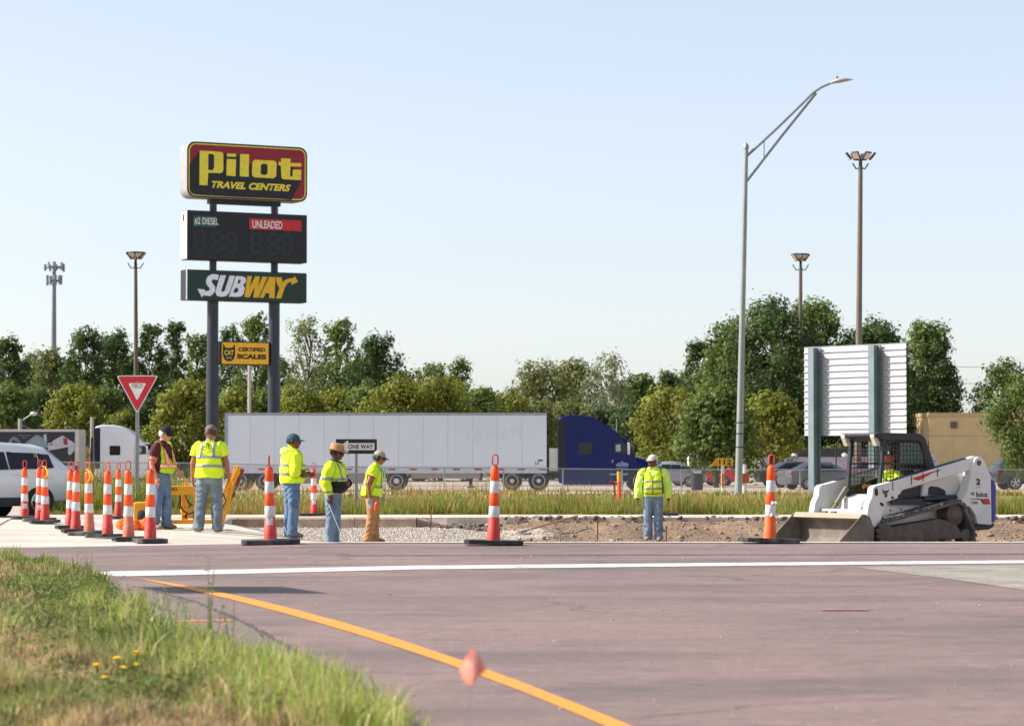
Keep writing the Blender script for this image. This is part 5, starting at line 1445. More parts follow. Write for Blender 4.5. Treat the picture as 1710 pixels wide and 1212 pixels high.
    b = MB(); b.prism([(2.46, 2.00), (2.58, 2.06), (2.58, 2.0), (2.5, 1.84), (2.44, 1.84)], -.47, -.36); b.build('roof_lamp_pod', MATS['lamp_pod'], t, smooth=0, bevel=.01)
    b = MB(); b.bx(2.40, 2.56, -.42, .42, .62, .72); b.bx(2.36, 2.5, -.46, .46, .5, .66); b.build('front_sill', Wp, t, bevel=.02)
    b = MB(); b.bx(1.45, 1.95, -.26, .26, .62, .78); b.bx(1.38, 1.52, -.26, .26, .76, 1.4); b.build('seat', M_black, t, bevel=.05)
    b = MB(); b.bx(1.15, 1.18, -.44, .44, 1.35, 1.5)
    for k in range(7): b.box((1.2 + .0, -.42 + k * .14, 1.65), (.012, .01, .56))
    for k in range(4): b.box((1.2, 0, 1.4 + k * .14), (.01, .88, .01))
    b.build('rear_guard', Bk, t, smooth=0)
    for s in (1, -1):
        b = MB(); b.tube([(2.1, s * .33, .85), (2.15, s * .33, 1.15)], .015, 8); b.ell((2.16, s * .33, 1.2), (.03, .03, .06), 8, 6); b.build('joystick', M_black, t)
    # ---- bucket
    St = pmat('bucket_steel', lin(112, 103, 94), .7, .25, .2, 4, dirt=.7, dirtcol=lin(158, 142, 122), dscale=3)
    bk = None
    prof = [(3.98, .03), (3.45, .025), (3.22, .06), (3.12, .16), (3.10, .32), (3.14, .48), (3.24, .60), (3.20, .61), (3.06, .49), (3.05, .30), (3.08, .12), (3.2, .005), (3.45, -.005), (3.98, .005)]
    b = MB(); b.prism(prof, -.96, .96); bk = b.build('bucket', St, t, smooth=30)
    for s in (1, -1):
        b = MB(); b.prism([(3.98, .0), (3.10, -.0), (3.03, .12), (3.02, .34), (3.12, .56), (3.24, .61), (3.30, .60)], s * .962, s * .985); b.build('side_plate', St, bk, smooth=0, bevel=.004)
    b = MB(); b.bx(3.94, 4.06, -.99, .99, -.012, .022); b.build('cutting_edge', Mud, bk, smooth=0)
    b = MB(); b.prism([(3.14, .5), (3.16, .48), (3.34, .53), (3.28, .62)], -.95, .95); b.build('top_lip', pmat('lip_steel', lin(150, 136, 116), .65, .2), bk, smooth=0)
    for y in (-.15, .1): 
        b = MB(); b.bx(3.2, 3.26, y - .06, y + .06, .615, .65); b.build('lift_eye', Mud, bk, smooth=0)
    # ---- prints on the near side
    FA = Matrix.Translation((0, .84, 0)) @ frame((0, 0, 0), (-1, 0, 0), (0, 0, 1)); FT = Matrix.Translation((0, .90, 0)) @ frame((0, 0, 0), (-1, 0, 0), (0, 0, 1))
    am = [c for c in t.children if c.name.startswith('lift_arm')][0]; up_ = [c for c in t.children if c.name.startswith('rear_upright')][0]
    kx = pmat('decal_black', lin(26, 26, 28), .5); rd = pmat('decal_red', lin(206, 44, 34), .5)
    q = lambda pl, x0=1668: [((x - x0) / 75.6, (908 - y) / 90) for x, y in pl][::-1]
    decal([q([(1517, 796), (1530, 799.5), (1560, 785), (1571, 781.5), (1555, 784.5)])], am, FA, rd, 'stripe_red', .004)
    decal([q([(1560, 785), (1571, 781.2), (1572, 782), (1562, 785.6)])], am, FA, kx, 'stripe_black', .005)
    def head(x, y, k):      # animal head badge
        e = lambda pl: q([(x + a * k, y + c * k) for a, c in pl])
        return [e([(-6, -6), (-4, -3.5), (0, -2.5), (4, -3), (7, -5.5), (5.5, -1), (3, 1), (-3, 0.5), (-5, -2)]), e([(-6, 1.5), (-3, .8), (0, 1.6), (2.5, 1.5), (1.5, 4), (-.5, 3.2), (-2, 2.6)]), e([(2, 2.6), (5, 2), (4.4, 4.2), (2.4, 4)])]
    decal(head(1469, 818.5, 1.0), am, FA, kx, 'emblem', .005)
    decal(head(1626, 822, .62), up_, FT, kx, 'emblem', .004)
    text('Bobcat', up_, FT @ Matrix.Translation(((1633 - 1668) / 75.6, (908 - 827.5) / 90, .002)), kx, 21.5 / 75.6, 8.5 / 90, .015)
    text('T595', up_, FT @ Matrix.Translation(((1623 - 1668) / 75.6, (908 - 839.5) / 90, .002)), pmat('decal_grey', lin(80, 80, 82), .5), 13 / 75.6, 5 / 90, .02)
    text('2', up_, FT @ Matrix.Translation(((1633 - 1668) / 75.6, (908 - 807) / 90, .002)), kx, 8 / 75.6, 10.5 / 90, .05)
    decal([q([(1633, 809), (1641, 809), (1641, 812), (1633, 812)])], up_, FT, pmat('decal_pink', lin(210, 176, 172), .5), 'caption_strip', .003)
    decal([q([(1622, 830), (1640, 830.3), (1645, 832), (1648, 839.5), (1646, 839.5), (1641, 832), (1622, 831)])], up_, FT, kx, 'stripe_black', .004)
    decal([q([(1642, 830.5), (1657, 830.5), (1660, 840), (1648, 840)])], up_, FT, rd, 'stripe_red', .004)
    return t
LOADER = loader()

# ================================================================== slab drill rig
def drill():
    D = 46.2; o = P(300, 860, D); o.z = zc(o.x, D); t = thing('drill_rig', 'yellow wheeled concrete drill rig with a slanted mast beside the men', 'drill', o)
    Q = lambda x, y, d=0: P(x, y, D + d) - o
    Y = pmat('drill_yellow', lin(240, 166, 26), .45, 0, .06, 4, dirt=.2, dirtcol=lin(180, 130, 60)); Mr = pmat('drill_maroon', lin(124, 40, 46), .5, 0, .1, dirt=.3)
    Mb = M_black
    b = MB(); a, c = Q(286, 826), Q(325, 811); b.bx(Q(270, 826).x, c.x, -.12, .02, a.z, c.z); pn = b.build('name_panel', Y, t, smooth=0, bevel=.01)
    FM = Matrix.Translation((0, -.12, 0)) @ frame((0, 0, 0), (1, 0, 0), (0, 0, 1)); kx = pmat('decal_black', lin(26, 26, 28), .5)
    text('DRILL', pn, FM @ Matrix.Translation((Q(278, 0).x * 0 + Q(277, 818).x, Q(277, 818.5).z, .004)), kx, Q(299, 818).x - Q(277, 818).x, .055, .012)
    for d in (0, .55):
        b = MB(); b.bar(Q(240, 871, d), Q(374, 871, d), .06, .07); b.build('base_rail', Y, t, smooth=0, bevel=.006)
    for x in (250, 310, 366):
        b = MB(); b.bar(Q(x, 871), Q(x, 871, .55), .05, .05); b.build('base_tie', Y, t, smooth=0)
    for x, yt in ((306, 822), (325, 812), (311, 798)):
        b = MB(); b.bar(Q(x, 868, .1), Q(x, yt, .1), .05, .06, (0, 1, 0)); b.build('upright', Y, t, smooth=0, bevel=.006)
    b = MB(); b.bar(Q(306, 861, .1), Q(325, 861, .1), .06, .09); b.bar(Q(306, 855, .08), Q(325, 845, .08), .03, .03); b.build('knee_frame', Y, t, smooth=0, bevel=.006)
    b = MB(); b.ell(Q(307, 852, 0), (.06, .06, .08), 10, 8); b.build('swivel', Y, t)
    b = MB(); b.tube([Q(311, 800, .1), Q(312, 793, .1)], .025, 8); b.build('lever', Mb, t)
    b = MB(); b.bx(Q(225, 870).x, Q(248, 870).x, -.15, .35, Q(225, 871).z, Q(225, 838).z); b.build('control_box', Y, t, bevel=.015)
    b = MB(); b.lathe([(.05, -.05), (.17, -.05), (.18, -.03), (.18, .03), (.17, .05), (.05, .05)], Q(236, 869, -.45), 24, 'x'); b.build('wheel', M_tyre, t)
    b = MB(); b.lathe([(.05, -.05), (.17, -.05), (.18, -.03), (.18, .03), (.17, .05), (.05, .05)], Q(236, 864, .9), 24, 'x'); b.build('wheel', M_tyre, t)
    b = MB(); b.tube([Q(236, 869, -.45), Q(236, 864, .9)], .025, 8); b.build('axle', M_steel, t)
    # slanted mast
    b = MB(); b.bar(Q(397, 778, -.1), Q(368, 876, -.1), .1, .07, (0, 1, 0)); ms = b.build('mast', Y, t, smooth=0, bevel=.008)
    b = MB(); b.bar(Q(385, 792, -.2), Q(375, 824, -.2), .06, .05, (0, 1, 0)); b.build('slide', Y, ms, smooth=0, bevel=.005)
    b = MB(); b.prism([(Q(396, 0).x * 0 + Q(388, 800).x, Q(388, 800).z), (Q(398, 777).x, Q(398, 777).z), (Q(403, 780).x, Q(403, 780).z), (Q(402, 790).x, Q(402, 790).z), (Q(390, 812).x, Q(390, 812).z)], -.16, -.08); b.build('head_plate', Y, ms, smooth=0, bevel=.01)
    b = MB(); b.tube([Q(403, 783, -.05), Q(395, 800, -.05), Q(391, 812, -.05)], [.06, .075, .06], 12); b.tube([Q(389, 815, -.05), Q(387, 830, -.05)], [.055, .05], 12); b.build('drill_motor', Mr, t)
    b = MB(); b.tube([Q(387, 830, -.05), Q(367, 882, -.05)], .013, 8); b.build('drill_steel', pmat('drill_rod', lin(60, 56, 54), .5, .5), t)
    b = MB(); b.tube([Q(395, 812, -.1), Q(388, 816, -.1), Q(380, 816, -.15)], .012, 6); b.tube([Q(396, 817, -.1), Q(386, 822, -.1)], .02, 6); b.build('linkage', M_steel, t)
    b = MB(); b.box(Q(367, 873, -.1), (.12, .14, .16), Matrix.Rotation(R(-15), 3, 'Y')); b.lathe([(.05, -.03), (.05, .03)], Q(368, 881, -.2), 14, 'y'); b.build('foot_guide', Y, t, bevel=.01)
    b = MB()
    b.tube([Q(301, 826, -.1), Q(300, 840, -.12), Q(305, 852, -.14), Q(316, 858, -.14), Q(327, 853, -.1)], .014, 7)
    b.tube([Q(309, 824, -.05), Q(314, 838, -.08), Q(322, 844, -.06)], .012, 7)
    b.tube([Q(372, 822, -.2), Q(377, 836, -.22), Q(371, 848, -.2), Q(366, 854, -.1)], .014, 7)
    b.build('hoses', Mb, t)
drill()
# crumpled orange netting beside the rig
def netting():
    D = 44.6; p = P(222, 868, D); z = zc(p.x, D); t = thing('netting_heap', 'crumpled heap of bright orange safety netting by the drill wheel', 'netting', (p.x, D, z))
    for k, (x, y, rx, rz_) in enumerate(((206, 860, .12, .10), (222, 862, .14, .09), (240, 863, .12, .10))):
        q = P(x, 868, D) - p; b = MB(); b.ell((0, 0, 0), (rx, .14, rz_), 26, 18)
        vs = []
        for v in b.v:
            v = Vector(v); n_ = noise.fractal(v * 9 + Vector((k * 5, 0, 0)), 1, 2, 3) * .045; vs.append(tuple(v * (1 + n_ / max(.05, v.length)) + Vector((q.x, .05 * k, rz_ * .85))))
        b.v = vs; b.build('fold', pmat('net_orange', lin(250, 112, 30), .6, 0, .15, 14), t, smooth=60)
netting()
# ================================================================== people
def cloth(name, rgb, var=.08, rough=.85, **k): return pmat('cloth_' + name, lin(*rgb), rough, 0, var, 9, bump=.25, bscale=60, **k)
LIME = cloth('lime', (228, 255, 48), .05); LIME2 = cloth('lime_pale', (220, 250, 110), .06); GREEN = cloth('vest_green', (176, 226, 40), .06)
SILV = pmat('reflective_tape', lin(148, 150, 154), .35, .2, .06, 8); ORNG = cloth('vest_orange', (250, 130, 70)); PEACH = cloth('tape_peach', (246, 200, 176))
JEAN = cloth('jeans', (92, 116, 146), .3, dirt=.5, dirtcol=lin(150, 164, 182)); JEANL = cloth('jeans_pale', (108, 128, 150), .28, dirt=.5, dirtcol=lin(168, 178, 188)); JEANG = cloth('jeans_grey', (106, 120, 128), .28, dirt=.5, dirtcol=lin(160, 166, 168))
KHAK = cloth('khaki', (180, 134, 88), .12); MARO = cloth('maroon', (82, 26, 36), .15); BLK = cloth('black', (24, 24, 28), .2)
BOOT = pmat('boot_leather', lin(134, 112, 94), .75, 0, .2, 10, dirt=.5, dirtcol=lin(170, 156, 138), dscale=8); BOOTT = pmat('boot_tan', lin(160, 112, 70), .75, 0, .15, 10, dirt=.3)
SKIN1 = pmat('skin_fair', lin(206, 142, 116), .5, 0, .08, 14); SKIN2 = pmat('skin_tan', lin(166, 104, 76), .5, 0, .08, 14); SKIN3 = pmat('skin_brown', lin(112, 66, 46), .5, 0, .08, 14)
HAIRD = pmat('hair_dark', lin(32, 26, 24), .6, 0, .3, 40); HAIRG = pmat('hair_grey', lin(196, 190, 184), .6, 0, .15, 40); HAIRB = pmat('hair_brown', lin(78, 54, 42), .6, 0, .2, 40)
GLOVE = cloth('glove_grey', (172, 168, 164), .15); GLOVED = cloth('glove_dark', (70, 74, 92), .2)
SHADE = pmat('sunglass_lens', (.012, .012, .014), .12)

def seg_d(Pn, a, b):
    a, b = np.array(a), np.array(b); ab = b - a
    t = np.clip(((Pn - a) @ ab) / (ab @ ab + 1e-9), 0, 1)
    return np.linalg.norm(Pn - (a + t[:, None] * ab), axis=1), t

def person(label, loc, rz, H=1.75, lean=0, arms=None, legs=None, head=(0, 0), bulk=0.0, belly=0.0, sleeve='short', mats=None, sit=False, skin=SKIN1, group='road workers', parts=(), foot_yaw=(8, -8), cuff=.62):
    m = dict(shirt=LIME, pants=JEAN, boots=BOOT, glove=None, sleeve=None); m.update(mats or {})
    t = thing('person', label, 'person', loc, rz, group); t.scale = (H / 1.75,) * 3
    piv = Vector((0, 0, .95))
    UP = Matrix.Translation(piv) @ Matrix.Rotation(R(lean), 4, 'X') @ Matrix.Translation(-piv)
    HD = UP @ Matrix.Translation((0, .005, 1.5)) @ Matrix.Rotation(R(head[0]), 4, 'Z') @ Matrix.Rotation(R(head[1]), 4, 'X') @ Matrix.Scale(1.13, 4) @ Matrix.Translation((0, -.005, -1.5))
    A = {1: [(.19, .0, 1.42), (.245, .03, 1.14), (.255, -.03, .90), (.0, -.1, -1)], -1: [(-.19, .0, 1.42), (-.245, .03, 1.14), (-.255, -.03, .90), (.0, -.1, -1)]}
    A.update(arms or {})
    Lg = {1: [(.092, 0, .93), (.105, -.01, .50), (.11, .02, .09)], -1: [(-.092, 0, .93), (-.105, -.01, .50), (-.11, .02, .09)]}
    Lg.update(legs or {})
    b = MB(); bones = []
    # torso
    g = bulk; secs = []
    for z, w, dpt, yo in ((.80, .12, .09, .012), (.86, .165 + g * .4, .118 + g * .3, .012), (.95, .176 + g * .6, .126 + g * .5, .006), (1.05, .165 + g, .122 + g + belly, -belly * .6), (1.16, .172 + g, .126 + g + belly * .8, -belly * .5), (1.28, .186 + g, .13 + g, 0), (1.38, .188 + g * .8, .118 + g * .8, .006), (1.45, .15 + g * .4, .092 + g * .5, .012), (1.50, .078, .07, .012), (1.53, .06, .058, .008)):
        secs.append([UP @ Vector((math.copysign(abs(math.cos(a)) ** .85, math.cos(a)) * w, yo + math.copysign(abs(math.sin(a)) ** .85, math.sin(a)) * dpt, z)) if z > .93 else Vector((math.copysign(abs(math.cos(a)) ** .85, math.cos(a)) * w, yo + math.copysign(abs(math.sin(a)) ** .85, math.sin(a)) * dpt, z)) for a in [2 * math.pi * k / 24 for k in range(24)]])
    b.loft(secs)
    # head
    hR = HD.to_3x3()
    def he(c, r_, n=16, k=12): b.ell(HD @ Vector(c), r_, n, k, hR)
    b.tube([HD @ Vector((0, .012, 1.44)), HD @ Vector((0, 0, 1.60))], [.062, .056], 14)
    he((0, .004, 1.642), (.077, .097, .108)); he((0, -.03, 1.60), (.064, .068, .085)); he((0, -.052, 1.563), (.045, .045, .035)); he((0, -.107, 1.622), (.014, .02, .026), 8, 6); he((0, -.092, 1.655), (.05, .015, .012), 10, 6)
    he((0, -.092, 1.578), (.027, .012, .012), 8, 6)
    for s in (1, -1): he((s * .08, .008, 1.632), (.011, .024, .033), 8, 6)
    bones.append(('head', HD @ Vector((0, -.01, 1.66)), HD @ Vector((0, -.03, 1.585)), .085))
    bones.append(('neck', HD @ Vector((0, .012, 1.49)), HD @ Vector((0, 0, 1.56)), .06))
    su = (.016 if sleeve == 'short' else .022) + g * .5
    for s in (1, -1):
        sh, el, wr = [UP @ Vector(q) for q in A[s][:3]]; hd = (UP.to_3x3() @ Vector(A[s][3])).normalized()
        b.ell(sh, (.068 + su * .6, .066 + su * .6, .07 + su * .5), 14, 10)
        if sleeve == 'short':
            b.tube([sh, sh.lerp(el, .3), sh.lerp(el, cuff)], [.062 + su, .06 + su, .056 + su * 1.2], 16)
            b.tube([sh, el, wr], [.052, .046, .031], 14)
        elif sleeve == 'elbow':
            b.tube([sh, sh.lerp(el, .5), el, el.lerp(wr, .22)], [.064 + su, .062 + su, .056 + su, .05 + su], 16); b.tube([sh, el, wr], [.052, .046, .031], 14)
        else:
            b.tube([sh, sh.lerp(el, .5), el, el.lerp(wr, .5), wr.lerp(el, .03)], [.064 + su, .06 + su, .055 + su, .05 + su * .9, .038 + su * .5], 16)
            b.tube([el, wr], [.04, .031], 12)
        b.ell(el, (.048,) * 3, 10, 8) if sleeve == 'short' else b.ell(el, (.054 + su,) * 3, 12, 8)
        # hand: palm, four fingers, thumb
        n_ = Vector((-s, 0, 0)); n_ = (n_ - hd * n_.dot(hd)).normalized(); w_ = hd.cross(n_)
        if w_.y > 0: w_ = -w_        # thumb side forward
        rm = Matrix((w_, n_, hd)).transposed()
        b.ell(wr + hd * .048, (.041, .019, .055), 12, 8, rm)
        b.tube([wr - hd * .02, wr + hd * .02], [.031, .03], 10)
        for k in range(4):
            q0 = wr + hd * .075 + w_ * (.03 - .02 * k); ln = (.075, .085, .08, .062)[k]
            q1 = q0 + (hd * .9 + n_ * .25).normalized() * ln * .5 + w_ * (.004 - .003 * k); q2 = q1 + (hd * .6 + n_ * .8).normalized() * ln * .5
            b.tube([q0 - hd * .02, q0, q1, q2], [.0095, .0095, .009, .0075], 8)
        q0 = wr + hd * .025 + w_ * .035; b.tube([q0 - w_ * .02, q0 + (w_ * .8 + hd * .6) * .025, q0 + (w_ * .45 + hd * .9) * .058], [.012, .011, .009], 8)
        bones += [('arm_u%+d' % s, sh, el, .06 + su), ('arm_l%+d' % s, el, wr, .045 + (0 if sleeve == 'short' else su * .7)), ('hand%+d' % s, wr + hd * .015, wr + hd * .16, .04)]
        hp, kn, an = [Vector(q) for q in Lg[s]]
        mid, cf = hp.lerp(kn, .5), kn.lerp(an, .4)
        b.tube([hp + (hp - kn).normalized() * .03, hp.lerp(kn, .15), mid, kn, cf, an.lerp(kn, .12), an + (an - kn).normalized() * .045], [.096, .112, .108, .092, .092, .089, .093], 18)
        b.ell(kn, (.09, .092, .09), 12, 8)
        fy = R(foot_yaw[0] if s > 0 else foot_yaw[1]); rmz = Matrix.Rotation(fy, 3, 'Z')
        z0 = an.z - .09
        for c_, r_ in (((0, -.055, .046), (.052, .135, .05)), ((0, -.13, .04), (.056, .075, .04)), ((0, .03, .05), (.046, .06, .055))):
            b.ell(Vector((an.x, an.y, z0)) + rmz @ Vector(c_), r_, 14, 10, rmz)
        b.tube([Vector((an.x, an.y, z0 + .05)), an + Vector((0, 0, .06))], [.05, .055], 12)
        bones += [('thigh%+d' % s, hp, kn, .09), ('shin%+d' % s, kn, an + Vector((0, 0, -.0)), .075), ('foot%+d' % s, Vector((an.x, an.y + .03, z0 + .02)), Vector((an.x, an.y, z0 + .02)) + rmz @ Vector((0, -.14, 0)), .04)]
    # fuse into one continuous skin
    src = bpy.data.objects.new('src', b.mesh('src', m['shirt'], 0)); C.objects.link(src)
    rmsh = src.modifiers.new('r', 'REMESH'); rmsh.mode = 'VOXEL'; rmsh.voxel_size = .0095
    smo = src.modifiers.new('s', 'SMOOTH'); smo.factor = .5; smo.iterations = 2
    bpy.context.view_layer.update()
    dg = bpy.context.evaluated_depsgraph_get()
    me = bpy.data.meshes.new_from_object(src.evaluated_get(dg)); bpy.data.objects.remove(src)
    n = len(me.vertices); V = np.empty(n * 3, np.float32); me.vertices.foreach_get('co', V); V = V.reshape(-1, 3).astype(float)
    N = np.empty(n * 3, np.float32); me.vertices.foreach_get('normal', N); N = N.reshape(-1, 3).astype(float)
    Ui = np.array(UP.inverted()); Vr = V @ Ui[:3, :3].T + Ui[:3, 3]     # unleaned positions
    Hi = np.array(HD.inverted()); Vh = V @ Hi[:3, :3].T + Hi[:3, 3]
    names = ['torso']; vals = [(np.sqrt((Vr[:, 0] / (.185 + g)) ** 2 + ((Vr[:, 1] + belly * .3) / (.135 + g + belly * .5)) ** 2) - 1) * .15 + np.clip(Vr[:, 2] - 1.48, 0, 1) * 2 + np.clip(.86 - Vr[:, 2], 0, 1) * 3]
    T = {}
    for nm, a, c, r_ in bones:
        d_, t_ = seg_d(V, a, c); names.append(nm); vals.append(d_ - r_); T[nm] = t_
    lab = np.argmin(np.array(vals), 0)
    slots = [m['shirt'], m['pants'], m['boots'], skin, m['glove'] or skin, m['sleeve'] or m['shirt']]
    sl = np.zeros(n, int)
    for k, nm in enumerate(names):
        q = lab == k
        if nm == 'torso': sl[q] = np.where(Vr[q, 2] < m.get('belt', .93), 1, 0)
        elif nm in ('head',): sl[q] = 3
        elif nm == 'neck': sl[q] = np.where(Vr[q, 2] > m.get('collar', 1.49), 3, 0)
        elif nm.startswith('arm_u'): sl[q] = np.where(T[nm][q] > cuff - .02, 3, 5) if sleeve == 'short' else 5
        elif nm.startswith('arm_l'): sl[q] = 3 if sleeve == 'short' else (np.where(T[nm][q] > .24, 3, 5) if sleeve == 'elbow' else np.where(T[nm][q] > .97, 4, 5))
        elif nm.startswith('hand'): sl[q] = 4
        elif nm.startswith(('thigh', 'shin')): sl[q] = 1
        elif nm.startswith('foot'): sl[q] = np.where(V[q, 2] > (min(Lg[1][2][2], Lg[-1][2][2]) + .03) if not sit else False, 1, 2)
    # cloth folds
    ph = (abs(hash(label)) % 97) * .1 if False else (len(label) * 1.7 + loc[0])
    W_ = np.sin(V[:, 2] * 38 + V[:, 0] * 21 + 6 * np.sin(V[:, 1] * 9 + V[:, 2] * 6 + ph)) * .5 + np.sin(V[:, 2] * 17 - V[:, 0] * 33 + V[:, 1] * 25 + ph * 2 + 4 * np.sin(V[:, 2] * 5)) * .6
    amp = np.where(sl == 1, .0085, np.where((sl == 0) | (sl == 5), .0065, 0.0))
    V2 = V + N * (W_ * amp)[:, None]
    if not sit: V2[:, 2] = np.maximum(V2[:, 2], 0.0)
    me.vertices.foreach_set('co', V2.astype(np.float32).ravel())
    me.materials.clear()
    for q in slots: me.materials.append(q)
    Fq = np.array([list(p_.vertices) if len(p_.vertices) == 4 else list(p_.vertices) + [p_.vertices[-1]] for p_ in me.polygons])
    fs = np.array([np.bincount(sl[f], minlength=6).argmax() for f in Fq])
    me.polygons.foreach_set('material_index', fs.astype(np.int32)); me.polygons.foreach_set('use_smooth', np.ones(len(Fq), bool)); me.update()
    body = bpy.data.objects.new('body', me); C.objects.link(body); body.parent = t
    me.name = 'body'
    lname = np.array([0 if nm == 'torso' else 1 if nm.startswith('arm_u') else 2 if nm.startswith('arm_l') else 3 if nm == 'head' else 4 if nm == 'neck' else 5 for nm in names])[lab]
    def shell(name, pred, off, mat, flare=None, solid=.004, parent=None):
        keep = pred(Vr, Vh, lname); fm = keep[Fq].all(1)
        if not fm.any(): return None
        f = Fq[fm]; ids, inv = np.unique(f, return_inverse=True); f = inv.reshape(-1, 4)
        o_ = np.full(len(ids), off) + (flare(Vr[ids]) if flare is not None else 0)
        v = V2[ids] + N[ids] * o_[:, None]
        ob = np_obj(name, v, f, mat, parent=parent or t, smooth=True)
        ob.data.validate()
        if solid: sd = ob.modifiers.new('s', 'SOLIDIFY'); sd.thickness = solid; sd.offset = 1
        return ob
    hm = lambda q: HD @ Vector(q)
    ctx = dict(t=t, shell=shell, HD=HD, UP=UP, hm=hm, A=A, V=Vr)
    # eyes
    for s in (1, -1):
        e = MB(); e.ell(hm((s * .031, -.088, 1.638)), (.011, .008, .007), 8, 6, hR); e.build('eye', pmat('eye_dark', (.03, .02, .018), .2), t)
    for p_ in parts: p_(ctx)
    return t

def cap(mat, brim=None, back=False):
    def f(c):
        b = MB(); hm = c['hm']; rows = []; n = 20
        for i in range(8):
            ph = R(90) * i / 7; z = 1.668 + .093 * math.sin(ph); k = math.cos(ph) if i < 7 else .02
            rows.append([hm((.089 * k * math.cos(a), .004 + .108 * k * math.sin(a), z)) for a in [2 * math.pi * j / n for j in range(n)]])
        b.loft(rows); cp = b.build('cap', mat, c['t'], smooth=60)
        b = MB(); up, lo = [], []
        sgn = -1
        for i in range(9):
            a = R(-155 + 130 * i / 8) ; 
            x = .085 * math.cos(a) ; y0 = .004 + .104 * math.sin(a); q = 1 - (x / .085) ** 2
            up.append((x, y0)); lo.append((x * .86, y0 - .075 * q ** .5 - .004))
        secs = []
        for (x0, y0), (x1, y1) in zip(up, lo):
            dz = -.018 * (abs(x0) / .085) ** 2
            secs.append([hm((x0, y0, 1.676)), hm((x1, y1, 1.664 + dz)), hm((x1, y1, 1.658 + dz)), hm((x0, y0, 1.667))])
        b.loft(secs); b.build('cap_brim', brim or mat, cp, smooth=40)
        e = MB(); e.ell(hm((0, .004, 1.763)), (.008, .008, .006), 8, 6); e.build('cap_button', mat, cp)
    return f
def straw_hat(c):
    hm = c['hm']; b = MB(); n = 32; rows = []
    M_ = pmat('straw', lin(180, 142, 102), .8, 0, .12, 30)
    for r_, z in ((.176, -.006), (.158, -.007), (.13, 0), (.104, .006), (.102, .02), (.098, .078), (.09, .112), (.06, .12), (.02, .108), (.002, .104)):
        row = []
        for j in range(n):
            a = 2 * math.pi * j / n; cx, cy = math.cos(a), math.sin(a)
            ky = 1.12 if r_ > .08 else 1.15
            zz = z + (.05 * cx * cx - .018 * cy * cy) * max(0, (r_ - .1)) / .1 * 1.0
            row.append(hm((r_ * cx * .95, .004 + r_ * cy * ky, 1.672 + zz)))
        rows.append(row)
    b.loft(rows, caps=False); o = b.build('straw_hat', M_, c['t'], smooth=60, fix=True)
    o.modifiers.new('s', 'SOLIDIFY').thickness = .006
    b = MB(); b.loft([[hm((.1045 * math.cos(a) * .97, .004 + .1045 * math.sin(a) * 1.14, z)) for a in [2 * math.pi * j / 28 for j in range(28)]] for z in (1.679, 1.70)], caps=False); b.build('hat_band', pmat('band_tan', lin(150, 116, 80), .7), o, smooth=60)
def glasses(c):
    hm = c['hm']; b = MB()
    for s in (1, -1):
        b.loft([[hm((s * .008, -.112, 1.648)), hm((s * .008, -.112, 1.628)), hm((s * .008, -.106, 1.628)), hm((s * .008, -.106, 1.648))], [hm((s * .05, -.094, 1.65)), hm((s * .05, -.094, 1.624)), hm((s * .05, -.088, 1.624)), hm((s * .05, -.088, 1.65))], [hm((s * .071, -.066, 1.65)), hm((s * .071, -.066, 1.632)), hm((s * .068, -.062, 1.632)), hm((s * .068, -.062, 1.65))]])
        b.bar(hm((s * .073, -.066, 1.645)), hm((s * .083, .01, 1.642)), .004, .006)
    b.build('sunglasses', SHADE, c['t'], smooth=40)
def hair(mat, zlo=1.60, y0=-.01, off=.007):
    return lambda c: c['shell']('hair', lambda Vr, Vh, l: (l >= 3) & (l <= 4) & (Vh[:, 2] > zlo) & (Vh[:, 2] < 1.69) & (Vh[:, 1] > y0), off, mat)
def hood(mat):
    def f(c):
        b = MB(); UP = c['UP']; secs = []; n = 18
        for a in [R(-150 + 300 * i / 20) for i in range(21)]:      # a thick collar open at the throat
            cx, cy = math.sin(a), math.cos(a); back = max(0, cy)
            r_ = .035 + .04 * back
            ctr = Vector((cx * .095, .02 + cy * (.085 + .03 * back), 1.49 - .012 * back))
            o = Vector((cx, cy, 0)); secs.append([UP @ (ctr + o * r_ * math.cos(t_) * 1.1 + Vector((0, 0, 1)) * r_ * math.sin(t_) * (1 + .1 * math.sin(9 * a))) for t_ in [2 * math.pi * j / 12 for j in range(12)]])
        b.loft(secs); b.build('hood', mat, c['t'], smooth=60)
    return f
